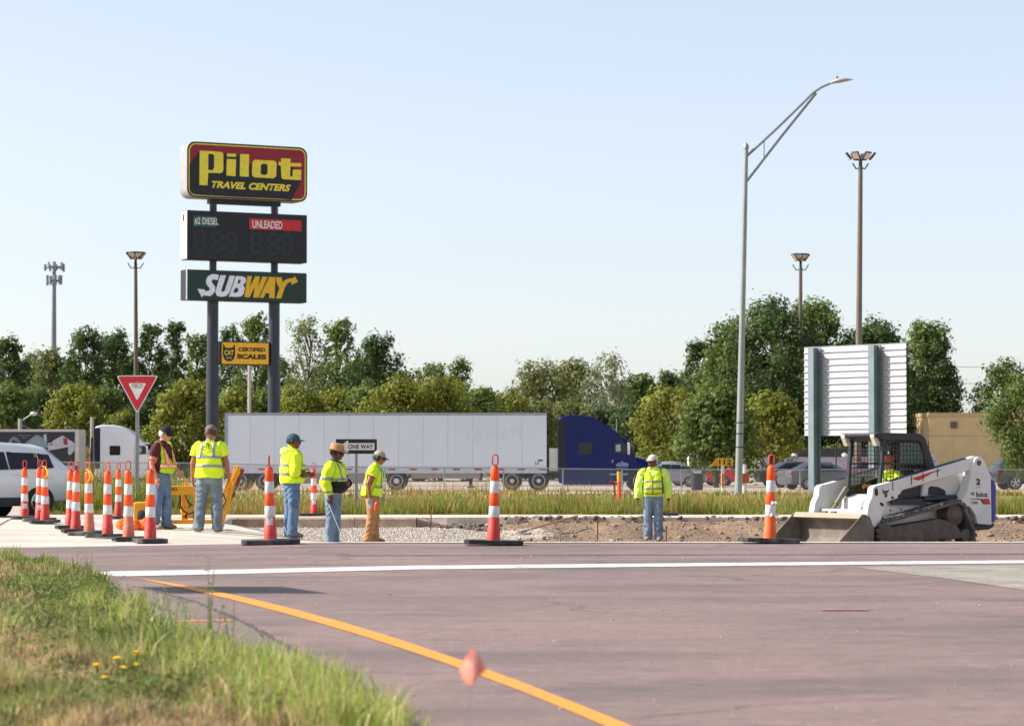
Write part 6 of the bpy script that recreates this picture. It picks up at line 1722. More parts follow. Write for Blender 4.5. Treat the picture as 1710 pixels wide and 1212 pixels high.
def vest(mat, z0=.97, v=True, tape=SILV, bands=(1.06, 1.22), vert=(.075, .125), trim=None, arm=.21, vz=1.16, vk=.36, flare=.02, edge=None, back_only=False):
    def f(c):
        sh = c['shell']
        def inside(Vr):
            k = (Vr[:, 2] > z0) & (Vr[:, 2] < 1.52) & (np.abs(Vr[:, 0]) < arm)
            neck = (np.hypot(Vr[:, 0], Vr[:, 1] - .01) < .088) & (Vr[:, 2] > 1.44)
            vn = (Vr[:, 1] < 0) & (np.abs(Vr[:, 0]) < np.clip((Vr[:, 2] - vz) * vk, 0, 1)) if v else np.zeros(len(Vr), bool)
            return k & ~neck & ~vn
        base = lambda Vr, Vh, l: ((l == 0) | ((l == 1) & (Vr[:, 2] > 1.30))) & inside(Vr)
        fl = lambda Vr: np.clip((z0 + .35 - Vr[:, 2]) / .35, 0, 1) * flare
        ve = sh('vest', base, .012, mat, fl)
        band = lambda zc_, w: (lambda Vr, Vh, l: base(Vr, Vh, l) & (np.abs(Vr[:, 2] - zc_ - .0) < w))
        for zb in bands:
            if edge is not None: sh('vest_stripe', band(zb, .045), .0185, edge, fl, parent=ve)
            sh('reflective_tape', band(zb, .027), .021 if edge is not None else .0185, tape, fl, parent=ve)
        if vert:
            zt = max(bands) if bands else z0
            if edge is not None: sh('vest_stripe', lambda Vr, Vh, l: base(Vr, Vh, l) & (np.abs(np.abs(Vr[:, 0]) - sum(vert) / 2) < .045) & (Vr[:, 2] > zt - .01), .0185, edge, fl, parent=ve)
            sh('reflective_tape', lambda Vr, Vh, l: base(Vr, Vh, l) & (np.abs(Vr[:, 0]) > vert[0]) & (np.abs(Vr[:, 0]) < vert[1]) & (Vr[:, 2] > zt - .01), .021 if edge is not None else .0185, tape, fl, parent=ve)
        if trim is not None:
            sh('vest_trim', lambda Vr, Vh, l: base(Vr, Vh, l) & (Vr[:, 1] < 0) & ((np.abs(np.abs(Vr[:, 0]) - np.clip((Vr[:, 2] - vz) * vk, 0, 1)) < .011) & (Vr[:, 2] > vz - .01) | ((np.abs(Vr[:, 0]) < .009) & (Vr[:, 2] <= vz))), .0235, trim, fl, parent=ve)
            sh('vest_trim', lambda Vr, Vh, l: base(Vr, Vh, l) & ((Vr[:, 2] < z0 + .016) | (np.abs(Vr[:, 0]) > arm - .02)), .0225, trim, fl, parent=ve)
    return f
def tape_sleeve(s, lo, hi, which=1):
    pass
def gp(x, D, fz): 
    X = P(x, 880, D).x
    return Vector((X, D, fz(X, D)))

# man in maroon shirt, facing the drill
person('man in maroon shirt, orange-striped green vest and black cap beside the drill rig', gp(269, 45.5, zc), R(62), 1.71, lean=3, head=(4, 16), belly=.05, bulk=.014, sleeve='short', skin=SKIN1,
    arms={-1: [(-.195, 0, 1.42), (-.235, .05, 1.14), (-.235, -.06, .90), (.05, -.25, -1)], 1: [(.195, 0, 1.42), (.245, -.02, 1.15), (.215, -.2, 1.0), (.0, -.6, -.7)]},
    mats=dict(shirt=MARO, pants=JEAN, boots=BOOT, belt=.97), parts=[vest(GREEN, .99, True, PEACH, (1.10,), (.075, .115), None, .17, 1.14, .42, .02, ORNG), cap(BLK), glasses, hair(HAIRG, 1.585)], foot_yaw=(6, -12),
    legs={1: [(.09, 0, .93), (.1, -.03, .5), (.1, -.04, .09)], -1: [(-.09, 0, .93), (-.1, .0, .5), (-.1, .08, .09)]})
# man with his back turned, hand on the drill
def logo(c):
    k = pmat('print_dark_green', lin(52, 92, 40), .8)
    for (x, z, r_) in ((-.035, 1.40, .026), (.045, 1.385, .026), (.0, 1.44, .022)):
        c['shell']('back_print', lambda Vr, Vh, l, x=x, z=z, r_=r_: (l == 0) & (Vr[:, 1] > 0) & (np.abs(np.hypot(Vr[:, 0] - x, Vr[:, 2] - z) - r_) < .009), .020, k)
    for z in (1.345, 1.362):
        c['shell']('back_print', lambda Vr, Vh, l, z=z: (l == 0) & (Vr[:, 1] > 0) & (np.abs(Vr[:, 0]) < .06) & (np.abs(Vr[:, 2] - z) < .006) & (np.sin(Vr[:, 0] * 260) > -.5), .020, k)
person('man seen from behind in lime vest, pale jeans and brown cap gripping the drill', gp(349, 44.6, zc), R(173), 1.74, lean=3, head=(-14, 14), belly=.06, bulk=.034, sleeve='short', skin=SKIN2,
    arms={1: [(.2, 0, 1.42), (.275, .03, 1.14), (.28, -.0, .88), (-.05, -.2, -1)], -1: [(-.2, 0, 1.42), (-.285, -.03, 1.16), (-.30, -.12, .92), (.0, -.5, -.9)]},
    mats=dict(shirt=LIME, pants=JEANG, boots=BOOT, belt=.9), parts=[vest(LIME, .90, False, SILV, (1.09, 1.24), (.08, .125), None, .2, flare=.035), cap(cloth('cap_brown', (134, 108, 88))), hair(HAIRB, 1.59), logo,
    lambda c: MB().box(c['hm']((-.0, .075, 1.50)), (.05, .02, .06)).build('white_tag', M_wsign, c['t'], smooth=0)], foot_yaw=(24, -4),
    legs={1: [(.10, 0, .92), (.14, -.02, .5), (.165, .06, .09)], -1: [(-.10, 0, .92), (-.125, -.02, .5), (-.14, .0, .09)]})
# blue capped man
person('man in lime hooded jacket and teal blue cap holding out a gloved hand', gp(487, 45.4, zc), R(112), 1.71, lean=1, head=(-14, 4), bulk=.046, belly=.03, sleeve='elbow', skin=SKIN3,
    arms={-1: [(-.2, 0, 1.42), (-.27, .03, 1.13), (-.19, -.24, 1.09), (.15, -1, .05)], 1: [(.2, 0, 1.42), (.26, -.02, 1.13), (.16, -.25, 1.1), (-.1, -1, .05)]},
    mats=dict(shirt=LIME, pants=JEAN, boots=BOOT, glove=GLOVED, belt=.94, collar=1.6), parts=[vest(LIME, .94, False, SILV, (1.10, 1.25), None, None, .24, flare=.02), hood(LIME2), cap(cloth('cap_teal', (44, 84, 98))), hair(HAIRD, 1.6)],
    legs={1: [(.095, 0, .93), (.12, -.0, .5), (.13, .0, .09)], -1: [(-.095, 0, .93), (-.11, .0, .5), (-.12, .03, .09)]}, foot_yaw=(8, -14))
# man in the straw hat
def rod(c):
    t = c['t']
gr = gp(556, 47.0, zpit)
person('man in straw hat and lime jacket with black lower half, leaning on a thin rod', gr, R(72), 1.71, lean=4, head=(14, 6), bulk=.044, belly=.06, sleeve='long', skin=SKIN3,
    arms={-1: [(-.2, 0, 1.42), (-.275, .06, 1.14), (-.25, -.04, .90), (.05, -.3, -1)], 1: [(.2, 0, 1.42), (.26, -.08, 1.14), (.1, -.25, 1.12), (-.9, -.4, .0)]},
    mats=dict(shirt=LIME, pants=JEANL, boots=BOOT, belt=.94, collar=1.52), parts=[vest(LIME, 1.14, True, SILV, (1.19,), (.085, .13), None, .22, 1.40, .6, .0),
        lambda c: c['shell']('black_panel', lambda Vr, Vh, l: (l == 0) & (Vr[:, 2] > .95) & (Vr[:, 2] < 1.165), .014, BLK, None),
        lambda c: c['shell']('black_sleeve', lambda Vr, Vh, l: ((l == 1) | (l == 2)) & (Vr[:, 0] > .0) & (Vr[:, 2] < 1.27) & (Vr[:, 1] < .06) , .006, BLK, None),
        lambda c: c['shell']('sleeve_tape', lambda Vr, Vh, l: ((l == 1) | (l == 2)) & (Vr[:, 0] < .0) & (np.abs(Vr[:, 2] - 1.20) < .027), .006, SILV, None),
        lambda c: c['shell']('sleeve_tape', lambda Vr, Vh, l: ((l == 2)) & (Vr[:, 0] < .0) & (np.abs(Vr[:, 2] - .965) < .02), .006, SILV, None),
        lambda c: c['shell']('collar', lambda Vr, Vh, l: ((l == 0) | (l == 4)) & (Vr[:, 2] > 1.475) & (Vr[:, 2] < 1.545), .014, BLK, None),
        straw_hat, glasses, hair(HAIRD, 1.6)])
a = P(551, 846, 46.75); c_ = P(579, 908, 46.3); c_.z = zpit(c_.x, c_.y); a = a + (a - c_) * .12
t = thing('measuring_rod', 'thin steel rod held by the straw-hatted man and planted in the gravel', 'rod', c_)
b = MB(); b.tube([(0, 0, 0), a - c_], .0075, 8); b.build('shaft', M_steel, t)
b = MB(); b.tube([(a - c_) * .97, (a - c_) * 1.03], .013, 8); b.build('grip', M_black, t)
# man in khaki trousers
gk = gp(621, 48.2, zpit)
person('man in tan cap, lime vest and khaki trousers standing on the gravel', gk, R(84), 1.63, lean=9, head=(4, 12), bulk=.03, sleeve='short', skin=SKIN2, cuff=.5,
    arms={-1: [(-.2, 0, 1.42), (-.245, .06, 1.14), (-.225, -.0, .88), (.05, -.15, -1)], 1: [(.2, 0, 1.42), (.245, -.02, 1.15), (.2, -.16, .95), (-.1, -.5, -.8)]},
    mats=dict(shirt=LIME, pants=KHAK, boots=BOOTT, glove=GLOVE, belt=.93), parts=[vest(LIME, .90, True, SILV, (1.10,), (.085, .13), None, .19, 1.2, .3, .05), cap(cloth('cap_tan', (172, 158, 142)), cloth('brim_dark', (70, 62, 60))), hair(HAIRD, 1.575, -.02, .012), glasses],
    legs={1: [(.09, 0, .93), (.10, -.04, .5), (.09, -.04, .09)], -1: [(-.09, 0, .93), (-.10, -.02, .5), (-.1, .06, .09)]})
a = P(628, 847, 47.95); t = thing('paint_can', 'bright orange spray can held by the man in khaki trousers', 'can', a)
b = MB(); b.lathe([(.03, -.06), (.033, -.055), (.033, .06), (.02, .075)], (0, 0, 0), 14); b.build('can', Mo, t)
b = MB(); b.lathe([(.014, .075), (.014, .095)], (0, 0, 0), 10); b.build('nozzle', M_wsign, t)
# man facing the road
gf = gp(1091, 52.6, zpit)
person('man facing the road in lime hooded sweatshirt, vest, jeans and white cap', gf, R(-6), 1.65, lean=0, head=(-34, 4), bulk=.036, belly=.03, sleeve='long', skin=SKIN3,
    arms={1: [(.215, 0, 1.42), (.30, .03, 1.13), (.315, -.03, .87), (.0, -.12, -1)], -1: [(-.215, 0, 1.42), (-.30, .03, 1.13), (-.325, -.03, .87), (.0, -.12, -1)]},
    mats=dict(shirt=LIME2, pants=JEANL, boots=BOOT, belt=.93, collar=1.53), parts=[vest(LIME, 1.0, True, SILV, (1.09, 1.23), None, BLK, .185, 1.24, .42, .02), hood(LIME2), cap(cloth('cap_white', (214, 204, 190))), glasses, hair(HAIRG, 1.6)])
# loader operator, seated
Lm = Matrix.Translation(LOADER.location) @ Matrix.Rotation(LOADER.rotation_euler.z, 4, 'Z')
po = Lm @ Vector((1.72, 0, -.10))
op = person('loader operator in lime shirt and orange cap sitting inside the mesh cab', po, R(180 + 33 + 90), 1.74, lean=4, head=(0, 2), sleeve='short', skin=SKIN2, sit=True,
    arms={s: [(s * .19, 0, 1.42), (s * .26, -.06, 1.16), (s * .3, -.36, 1.24), (0, -1, -.2)] for s in (1, -1)},
    legs={s: [(s * .09, 0, .95), (s * .12, -.42, .98), (s * .12, -.50, .56)] for s in (1, -1)},
    mats=dict(shirt=LIME, pants=JEAN, boots=BOOT, belt=.95), parts=[cap(cloth('cap_orange', (216, 112, 40))), glasses, hair(HAIRD, 1.6)])
# ================================================================== trees and grass
def leaf_mat(name, cols, trans=.52):
    m, nt, bs = newmat(name)
    g = nt.nodes.new('ShaderNodeNewGeometry')
    c = ramp(nt, g.outputs['Random Per Island'], [(i / (len(cols) - 1), q) for i, q in enumerate(cols)])
    tc = nt.nodes.new('ShaderNodeTexCoord')
    v = nz(nt, tc.outputs['Object'], .35, 3)
    h = nt.nodes.new('ShaderNodeHueSaturation'); nt.links.new(maprange(nt, v, .3, .7, .95, 1.65), h.inputs['Value']); nt.links.new(c, h.inputs['Color'])
    nt.links.new(h.outputs[0], bs.inputs['Base Color']); bs.inputs['Roughness'].default_value = .6
    tr = nt.nodes.new('ShaderNodeBsdfTranslucent'); nt.links.new(h.outputs[0], tr.inputs['Color'])
    mx = nt.nodes.new('ShaderNodeMixShader'); mx.inputs[0].default_value = trans
    out = nt.nodes['Material Output']
    nt.links.new(bs.outputs[0], mx.inputs[1]); nt.links.new(tr.outputs[0], mx.inputs[2]); nt.links.new(mx.outputs[0], out.inputs['Surface'])
    return m
LEAF = {
 'dark': leaf_mat('leaf_dark', [lin(52, 70, 34), lin(72, 90, 44), lin(88, 104, 54), lin(60, 80, 44)]),
 'mid': leaf_mat('leaf_mid', [lin(66, 84, 36), lin(92, 108, 46), lin(108, 122, 56), lin(80, 98, 44)]),
 'olive': leaf_mat('leaf_olive', [lin(94, 102, 54), lin(116, 118, 66), lin(124, 124, 76), lin(84, 96, 50)]),
 'yellow': leaf_mat('leaf_yellow', [lin(92, 104, 36), lin(118, 122, 42), lin(138, 134, 46), lin(80, 94, 36)]),
 'grey': leaf_mat('leaf_grey', [lin(112, 118, 80), lin(134, 136, 98), lin(96, 104, 68)]),
}
M_bark = pmat('bark', lin(92, 82, 70), .9, 0, .2, 3, bump=.5, bscale=8); M_birch = pmat('bark_pale', lin(176, 168, 154), .85, 0, .15, 3)

def leaves(name, ctr, nrm, size, mat, parent, aspect=.55):
    N = len(ctr)
    nrm = nrm / (np.linalg.norm(nrm, axis=1, keepdims=True) + 1e-9)
    r_ = RNG.normal(size=(N, 3)); a = np.cross(nrm, r_); a /= np.linalg.norm(a, axis=1, keepdims=True) + 1e-9
    c = np.cross(nrm, a); s = (size * RNG.uniform(.6, 1.35, N))[:, None] if np.isscalar(size) else size[:, None]
    V = np.stack([ctr - a * s * .5, ctr + c * s * aspect * .5 + nrm * s * .08, ctr + a * s * .5, ctr - c * s * aspect * .5 + nrm * s * .08], 1).reshape(-1, 3)
    Fc = np.arange(N * 4).reshape(N, 4)
    return np_obj(name, V, Fc, mat, parent=parent)

def tree(label, x, ytop, hw, D, kind='dark', ybot=760, dens=1.0, seed=0, lobes=None, name='tree', bark=None, loose=0.0, lsize=.34, group='trees beyond the truck lot', flat=0.0):
    rs = np.random.default_rng(1000 + seed + int(x)); zg = -.7
    s = F / D; p = P(x, 780, D); top = PZ(ytop, D) - zg; bot = max(.6, PZ(ybot, D) - zg); w = hw / s
    t = thing(name, label, 'tree', (p.x, D, zg), 0, group)
    hgt = top - bot
    nl = lobes or max(14, int(14 + hgt * 1.7))
    L = []
    for i in range(nl):
        f = (i + .5) / nl; z = bot + hgt * (.06 + .86 * f)
        prof = math.sqrt(max(.02, 1 - max(0, (f - .42) / .62) ** 2.0)) * (1 + .12 * rs.uniform(-1, 1))
        ang = i * 2.4 + rs.uniform(-.6, .6); rl = w * rs.uniform(.26, .44) * (1 - .25 * f)
        rr = max(0, w * prof - rl) * rs.uniform(.75, 1.05)
        L.append((rr * math.cos(ang), rr * math.sin(ang) * .8, min(z, top - rl * .95), rl, rl * rs.uniform(.8, 1.15)))
    for k in range(3):
        a = rs.uniform(0, 6.3); rl = w * rs.uniform(.2, .3)
        L.append((math.cos(a) * w * .34, math.sin(a) * w * .3, top - rl * rs.uniform(.95, 1.7), rl, rl))
    L.append((0, 0, top - w * .26, w * .28, w * .28))
    areapx = hw * 2 * (ytop - ybot) * -1
    total = int(areapx / 3.0 * dens)
    C_, N_ = [], []
    vol = np.array([q[3] ** 2 for q in L]); cnt = (total * vol / vol.sum()).astype(int)
    for (lx, ly, lz, lr, lh), n_ in zip(L, cnt):
        k = max(5, int(n_ / 22))
        d = rs.normal(size=(k, 3)); d /= np.linalg.norm(d, axis=1, keepdims=True)
        rad = rs.uniform(.45, 1.08 + loose, k) ** .6
        cl = d * rad[:, None] * np.array([lr, lr, lh]) + np.array([lx, ly, lz])
        idx = rs.integers(0, k, n_)
        sg = lr * (.19 + .08 * loose) + .1; off = rs.normal(size=(n_, 3)) * sg
        q = cl[idx] + off; C_.append(q)
        nn = d[idx] * .55 + off / sg * .55 + rs.normal(size=(n_, 3)) * .38 + np.array([0, 0, .25]); N_.append(nn)
    Cc, Nn = np.concatenate(C_), np.concatenate(N_)
    leaves('crown', Cc, Nn, lsize, LEAF[kind], t)
    b = MB(); r0 = max(.12, w * .07)
    ax = [(0, 0, -.3), (rs.uniform(-.2, .2), 0, bot), (rs.uniform(-.3, .3), 0, bot + hgt * .4), (rs.uniform(-.3, .3), 0, bot + hgt * .85)]
    b.tube(ax, [r0, r0 * .85, r0 * .5, r0 * .12], 9)
    for (lx, ly, lz, lr, lh) in L[:-1]:
        z0 = max(.8, lz - abs(lx) * 1.1 - hgt * .12 - .3); f = min(1, max(0, (z0 - bot) / (hgt * .85)))
        st = Vector((float(np.interp(z0, [q[2] for q in ax], [q[0] for q in ax])), 0, z0))
        e = Vector((lx, ly, lz)); m_ = st.lerp(e, .55) + Vector((0, 0, .25))
        b.tube([st, m_, e, e + (e - m_) * .5], [r0 * .42 * (1 - .5 * f), r0 * .28, r0 * .15, .012], 6)
    b.build('trunk', bark or M_bark, t)
    return t

REAR = [ # x, ytop, half width, D, kind, label words, loose, dens
 (8, 563, 38, 235, 'dark', 'tall dark tree at the end of the row beyond the suv', 0, 1),
 (48, 592, 30, 262, 'dark', 'lower dark tree behind the black trailer lamp pole', 0, 1),
 (84, 578, 44, 250, 'olive', 'olive tinted tree standing under the phone tower', .2, 1),
 (142, 548, 38, 240, 'dark', 'tall tree with a notched crown between phone tower and yield sign', .1, 1),
 (190, 553, 42, 244, 'dark', 'broad dark tree just behind the mast near the yield sign', .1, 1),
 (246, 541, 30, 248, 'dark', 'narrow tall tree touching the mast behind the yield sign', .1, 1),
 (291, 537, 23, 252, 'dark', 'slim spire shaped tree between the mast and the pylon', .2, .9),
 (330, 556, 32, 256, 'mid', 'mid height tree just before the first pylon post', .1, .9),
 (388, 545, 26, 262, 'dark', 'dark tree rising between the pylon posts by the yellow board', .2, .9),
 (428, 526, 38, 250, 'mid', 'tall light green tree directly behind the yellow scales board', .2, .8),
 (516, 529, 44, 238, 'olive', 'tall thin-leaved tree with bare leaning limbs beside the pylon', .5, .5),
 (566, 532, 36, 246, 'mid', 'open crowned tree next to the thin-leaved one', .3, .65),
 (624, 561, 56, 240, 'dark', 'wide domed dark tree beyond the white trailer roof', .1, 1),
 (720, 606, 34, 262, 'mid', 'small rounded far tree where the row drops', .2, .8),
 (768, 599, 28, 266, 'mid', 'far tree with upright lobes ending the row', .2, .8),
 (905, 607, 58, 225, 'olive', 'dusty olive tree above the front of the white trailer', .3, .9),
 (958, 602, 52, 235, 'olive', 'olive tree above the gap between trailer and blue tractor', .3, .9),
 (1016, 592, 50, 228, 'grey', 'pale silvery tree with white bare limbs behind the blue tractor', .6, .5),
 (1072, 626, 34, 236, 'mid', 'low green tree past the silvery tree', .1, .9),
 (1116, 620, 40, 246, 'dark', 'rounded dark tree behind the blue tractor bonnet', .1, 1),
 (1170, 570, 34, 240, 'dark', 'pointed dark tree leading up to the tall clump', .2, .9),
 (1222, 535, 58, 236, 'mid', 'tall tree behind the street light pole', .1, 1),
 (1290, 498, 80, 232, 'dark', 'tallest tree of the clump beside the street light', .1, 1.1),
 (1366, 500, 68, 240, 'mid', 'tall broad tree behind the second mast', .1, 1),
 (1462, 533, 64, 238, 'dark', 'dark tree rising above the ribbed sign back', .1, 1),
 (1548, 533, 54, 264, 'mid', 'upright full tree standing clear past the ribbed sign back', .1, 1.1),
 (1572, 570, 30, 262, 'dark', 'lower shoulder tree joined to the upright full tree', .1, 1),
 (1676, 600, 56, 262, 'mid', 'broad tree above the tan building', .1, 1),
]
for i, (x, yt, hw, D, k, lb, lo, dn) in enumerate(REAR):
    low = 700 if x in (1548, 1572) else (735 if x < 850 else 765)
    tree(lb, x, yt, hw * (1.22 if lo < .4 else 1.1), D, k, low, dn * .95, i, loose=lo, bark=M_birch if k == 'grey' else None, lsize=.36 if lo < .4 else .3)
FILL = [(x, yt, hw, D) for x, yt, hw, D in [(-10, 612, 40, 270), (60, 618, 44, 272), (112, 600, 40, 268), (215, 596, 44, 270), (275, 606, 38, 274), (345, 610, 40, 270), (460, 596, 40, 272), (540, 606, 44, 270), (600, 600, 44, 274), (675, 616, 42, 268), (745, 632, 46, 276), (820, 648, 46, 270), (880, 640, 40, 262), (1040, 640, 44, 262), (1095, 644, 42, 266), (1145, 626, 44, 264), (1195, 600, 44, 262), (1330, 560, 50, 262), (1415, 572, 50, 262), (1500, 575, 44, 258)]]
for i, (x, yt, hw, D) in enumerate(FILL):
    tree('dark tree of the far row, half hidden among taller crowns', x, yt, hw * 1.2, D, 'dark' if i % 3 else 'mid', 720, .8, 500 + i, name='far_tree', group='half hidden trees of the far row', lsize=.4)
FRONT = [
 (14, 640, 46, 190, 'mid', 'bushy green tree behind the black printed trailer'),
 (70, 652, 46, 196, 'dark', 'dark bushy tree between the black trailer and the white tractor'),
 (128, 640, 46, 186, 'yellow', 'yellow green bushy tree above the white tractor'),
 (178, 648, 40, 190, 'mid', 'green bushy tree between the yellow green one and the yield sign'),
 (250, 668, 44, 192, 'dark', 'dark shrub tree close behind the yield sign post'),
 (205, 690, 26, 182, 'yellow', 'small light green bush between tractor and yield post'),
 (310, 638, 48, 180, 'yellow', 'bright yellow green tree beside the first pylon post'),
 (395, 650, 42, 190, 'yellow', 'yellow green tree between the pylon posts'),
 (440, 655, 36, 196, 'mid', 'green tree behind the second pylon post'),
 (500, 645, 46, 188, 'yellow', 'yellow green tree over the white trailer just past the pylon'),
 (560, 648, 46, 192, 'yellow', 'yellow green tree above the middle of the white trailer'),
 (612, 640, 44, 190, 'mid', 'greener rounded tree in the low row over the trailer'),
 (662, 633, 50, 186, 'yellow', 'orange tinged rounded tree in the low row over the trailer'),
 (738, 632, 56, 188, 'yellow', 'widest yellow green tree of the low row over the trailer'),
 (800, 650, 42, 194, 'mid', 'green tree in the low row near the front half of the trailer'),
 (848, 655, 40, 198, 'yellow', 'last yellow green tree of the low row over the trailer front'),
 (892, 668, 40, 200, 'olive', 'dull olive shrub tree behind the trailer front corner'),
 (950, 668, 46, 204, 'olive', 'dull olive shrub tree behind the gap before the blue tractor'),
 (1010, 675, 44, 206, 'dark', 'dark shrub tree behind the blue tractor roof'),
 (1062, 672, 42, 200, 'dark', 'dark shrub tree behind the blue tractor windscreen'),
 (1124, 646, 50, 182, 'yellow', 'yellow topped tree just past the blue tractor'),
 (1196, 648, 56, 150, 'mid', 'full leafy tree in the lot beside the street light pole'),
 (1286, 656, 44, 168, 'yellow', 'round yellow green tree between street light and ribbed sign'),
 (1400, 742, 30, 215, 'mid', 'low bush seen under the ribbed sign back'),
]
for i, (x, yt, hw, D, k, lb) in enumerate(FRONT):
    lbot = {1196: 775, 1286: 765, 1124: 785}.get(x, 808)
    tree(lb, x, yt, hw * 1.38, D, k, lbot, 1.0, 100 + i, lsize=.3, name='bushy_tree', group='low trees along the truck lot', flat=.0)
tree('leafy green tree overhanging the dark parked car by the tan building', 1716, 640, 68, 132, 'mid', 785, 1.5, 300, lsize=.2, loose=.2, group='low trees along the truck lot')

# ---- grass
def grass_mat(name):
    m, nt, bs = newmat(name)
    a = nt.nodes.new('ShaderNodeAttribute'); a.attribute_name = 'col'
    nt.links.new(a.outputs['Color'], bs.inputs['Base Color']); bs.inputs['Roughness'].default_value = .6
    tr = nt.nodes.new('ShaderNodeBsdfTranslucent'); nt.links.new(a.outputs['Color'], tr.inputs['Color'])
    mx = nt.nodes.new('ShaderNodeMixShader'); mx.inputs[0].default_value = .4
    nt.links.new(bs.outputs[0], mx.inputs[1]); nt.links.new(tr.outputs[0], mx.inputs[2]); nt.links.new(mx.outputs[0], nt.nodes['Material Output'].inputs['Surface'])
    return m
M_blade = grass_mat('grass_blades')
def blades(name, base, h, w, col, lean=.45):
    N = len(base); ang = RNG.uniform(0, 2 * np.pi, N); la = RNG.uniform(0, 2 * np.pi, N); ll = np.abs(RNG.normal(0, lean, N)) * h
    wd = np.stack([np.cos(ang), np.sin(ang), np.zeros(N)], 1) * (w * .5)[:, None]
    ld = np.stack([np.cos(la), np.sin(la), np.zeros(N)], 1) * ll[:, None]
    up = np.zeros((N, 3)); up[:, 2] = h
    mid = base + up * .55 + ld * .3; tip = base + up * np.clip(1 - .25 * (ll / h)[:, None] ** 2, .4, 1) + ld
    V = np.stack([base - wd, base + wd, mid + wd * .75, mid - wd * .75, tip], 1).reshape(-1, 3)
    o = (np.arange(N) * 5)[:, None]
    Fc = np.concatenate([o + np.array([0, 1, 2]), o + np.array([0, 2, 3]), o + np.array([3, 2, 4])])
    ob = np_obj(name, V, Fc, M_blade, np.repeat(col, 5, 0)); ob['kind'] = 'stuff'
    return ob
G1, G2, G3 = np.array(lin(146, 156, 74)), np.array(lin(184, 182, 112)), np.array(lin(108, 126, 58))
T1, T2, T3 = np.array(lin(206, 180, 130)), np.array(lin(178, 144, 104)), np.array(lin(220, 202, 162))

edge = [hit(*q, lambda X, Y: .0) for q in grass_edge]
ex, ey = [e.x for e in edge][::-1], [e.y for e in edge][::-1]       # increasing Y
XG = lambda Y: interp(Y, ey, ex)
def zgrass(X, Y):
    d = max(0, XG(Y) - X); return zroad(X, Y) * .6 + .03 + .10 * min(1, d / 2.5) + .03 * noise.noise(Vector((X * .8, Y * .8, 5)))
ys = lsp(5.0, 31.5, 80); V, Fc = [], []; n = 30
for Y in ys:
    for i in range(n):
        f = i / (n - 1); X = XG(Y) - (1 - f) ** 2 * 9
        V.append((X, Y, zgrass(X, Y) if i < n - 1 else zroad(X, Y) + .002))
for j in range(len(ys) - 1):
    for i in range(n - 1): Fc.append((j * n + i, j * n + i + 1, (j + 1) * n + i + 1, (j + 1) * n + i))
struct(np_obj('grass_bank', V, Fc, ground_mat('bank_soil', lin(138, 122, 82), lin(120, 118, 70), 20, 1.2, bump=.8), smooth=True))
def scatter_fore(N, ymin, ymax):
    Y = ymin + (ymax - ymin) * RNG.uniform(0, 1, N) ** 1.0
    xl = (-70 - 855) / F * Y; xr = np.interp(Y, ey, ex) + .03
    X = xl + (xr - xl) * RNG.uniform(0, 1, N)
    return X, Y
def tan_amt(X, Y):      # dried-out patches
    a = np.array([noise.noise(Vector((x * .75, y * .33, 2.0))) + .5 * noise.noise(Vector((x * 2.1, y * .9, 7.0))) for x, y in zip(X, Y)])
    e = np.interp(Y, ey, ex) - X
    return a + np.clip((e - .12) * .85, -.15, .75) - np.where(Y > 24, .1, 0)
def fore(N, y0, y1, hmul, wmul, name):
    X, Y = scatter_fore(N, y0, y1); ta = tan_amt(X, Y)
    tuft = np.array([noise.noise(Vector((x * 3.2, y * 2.0, 11))) for x, y in zip(X, Y)])
    Z = np.array([zgrass(x, y) for x, y in zip(X, Y)]) - .01
    tan = (ta + RNG.normal(0, .4, N)) > .02
    h = RNG.uniform(.03, .10, N) * np.where(tan, .7, 1.1) * hmul * (.55 + np.clip(tuft + .25, 0, 1) * 2.3)
    tone = (.85 + .5 * np.array([noise.noise(Vector((x * 5.5, y * 3.5, 21))) for x, y in zip(X, Y)]))[:, None]
    g = RNG.uniform(size=(N, 1)); k = RNG.uniform(size=(N, 1))
    col = np.where(tan[:, None], np.where(g < .4, T1, np.where(g < .75, T2, T3)), np.where(g < .45, G1, np.where(g < .75, G2, G3))) * (.6 + .75 * k) * tone
    return blades(name, np.stack([X, Y, Z], 1), h, RNG.uniform(.004, .010, N) * wmul, col, .5)
fore(90000, 10.5, 17, 1.0, 1.15, 'grass_blades')
fore(70000, 17, 31, .95, 1.7, 'grass_blades')
# coarse tufts that stand tall along the edge of the bank
N = 5200; tx, ty = [], []
for q_ in range(150):
    Y = random.uniform(10.8, 14.5) if q_ % 3 else random.uniform(13, 20); X = XG(Y) - (abs(random.gauss(0, .28)) if q_ % 6 else random.uniform(.3, 2.2)); r_ = random.uniform(.03, .09)
    for k in range(N // 150): tx.append(X + random.gauss(0, r_)); ty.append(Y + random.gauss(0, r_ * 1.3))
tx, ty = np.array(tx), np.array(ty); N = len(tx); tz = np.array([zgrass(a, c) for a, c in zip(tx, ty)]) - .01
g = RNG.uniform(size=(N, 1)); inn = (np.interp(ty, ey, ex) - tx)[:, None] > .6; g = np.where(inn, g * .6 + .4, g); col = np.where(g < .5, np.array(lin(150, 170, 72)), np.where(g < .8, G2 * 1.1, T1)) * RNG.uniform(.8, 1.25, (N, 1))
blades('tall_grass', np.stack([tx, ty, tz], 1), RNG.uniform(.08, .27, N), RNG.uniform(.006, .014, N), col, .55)

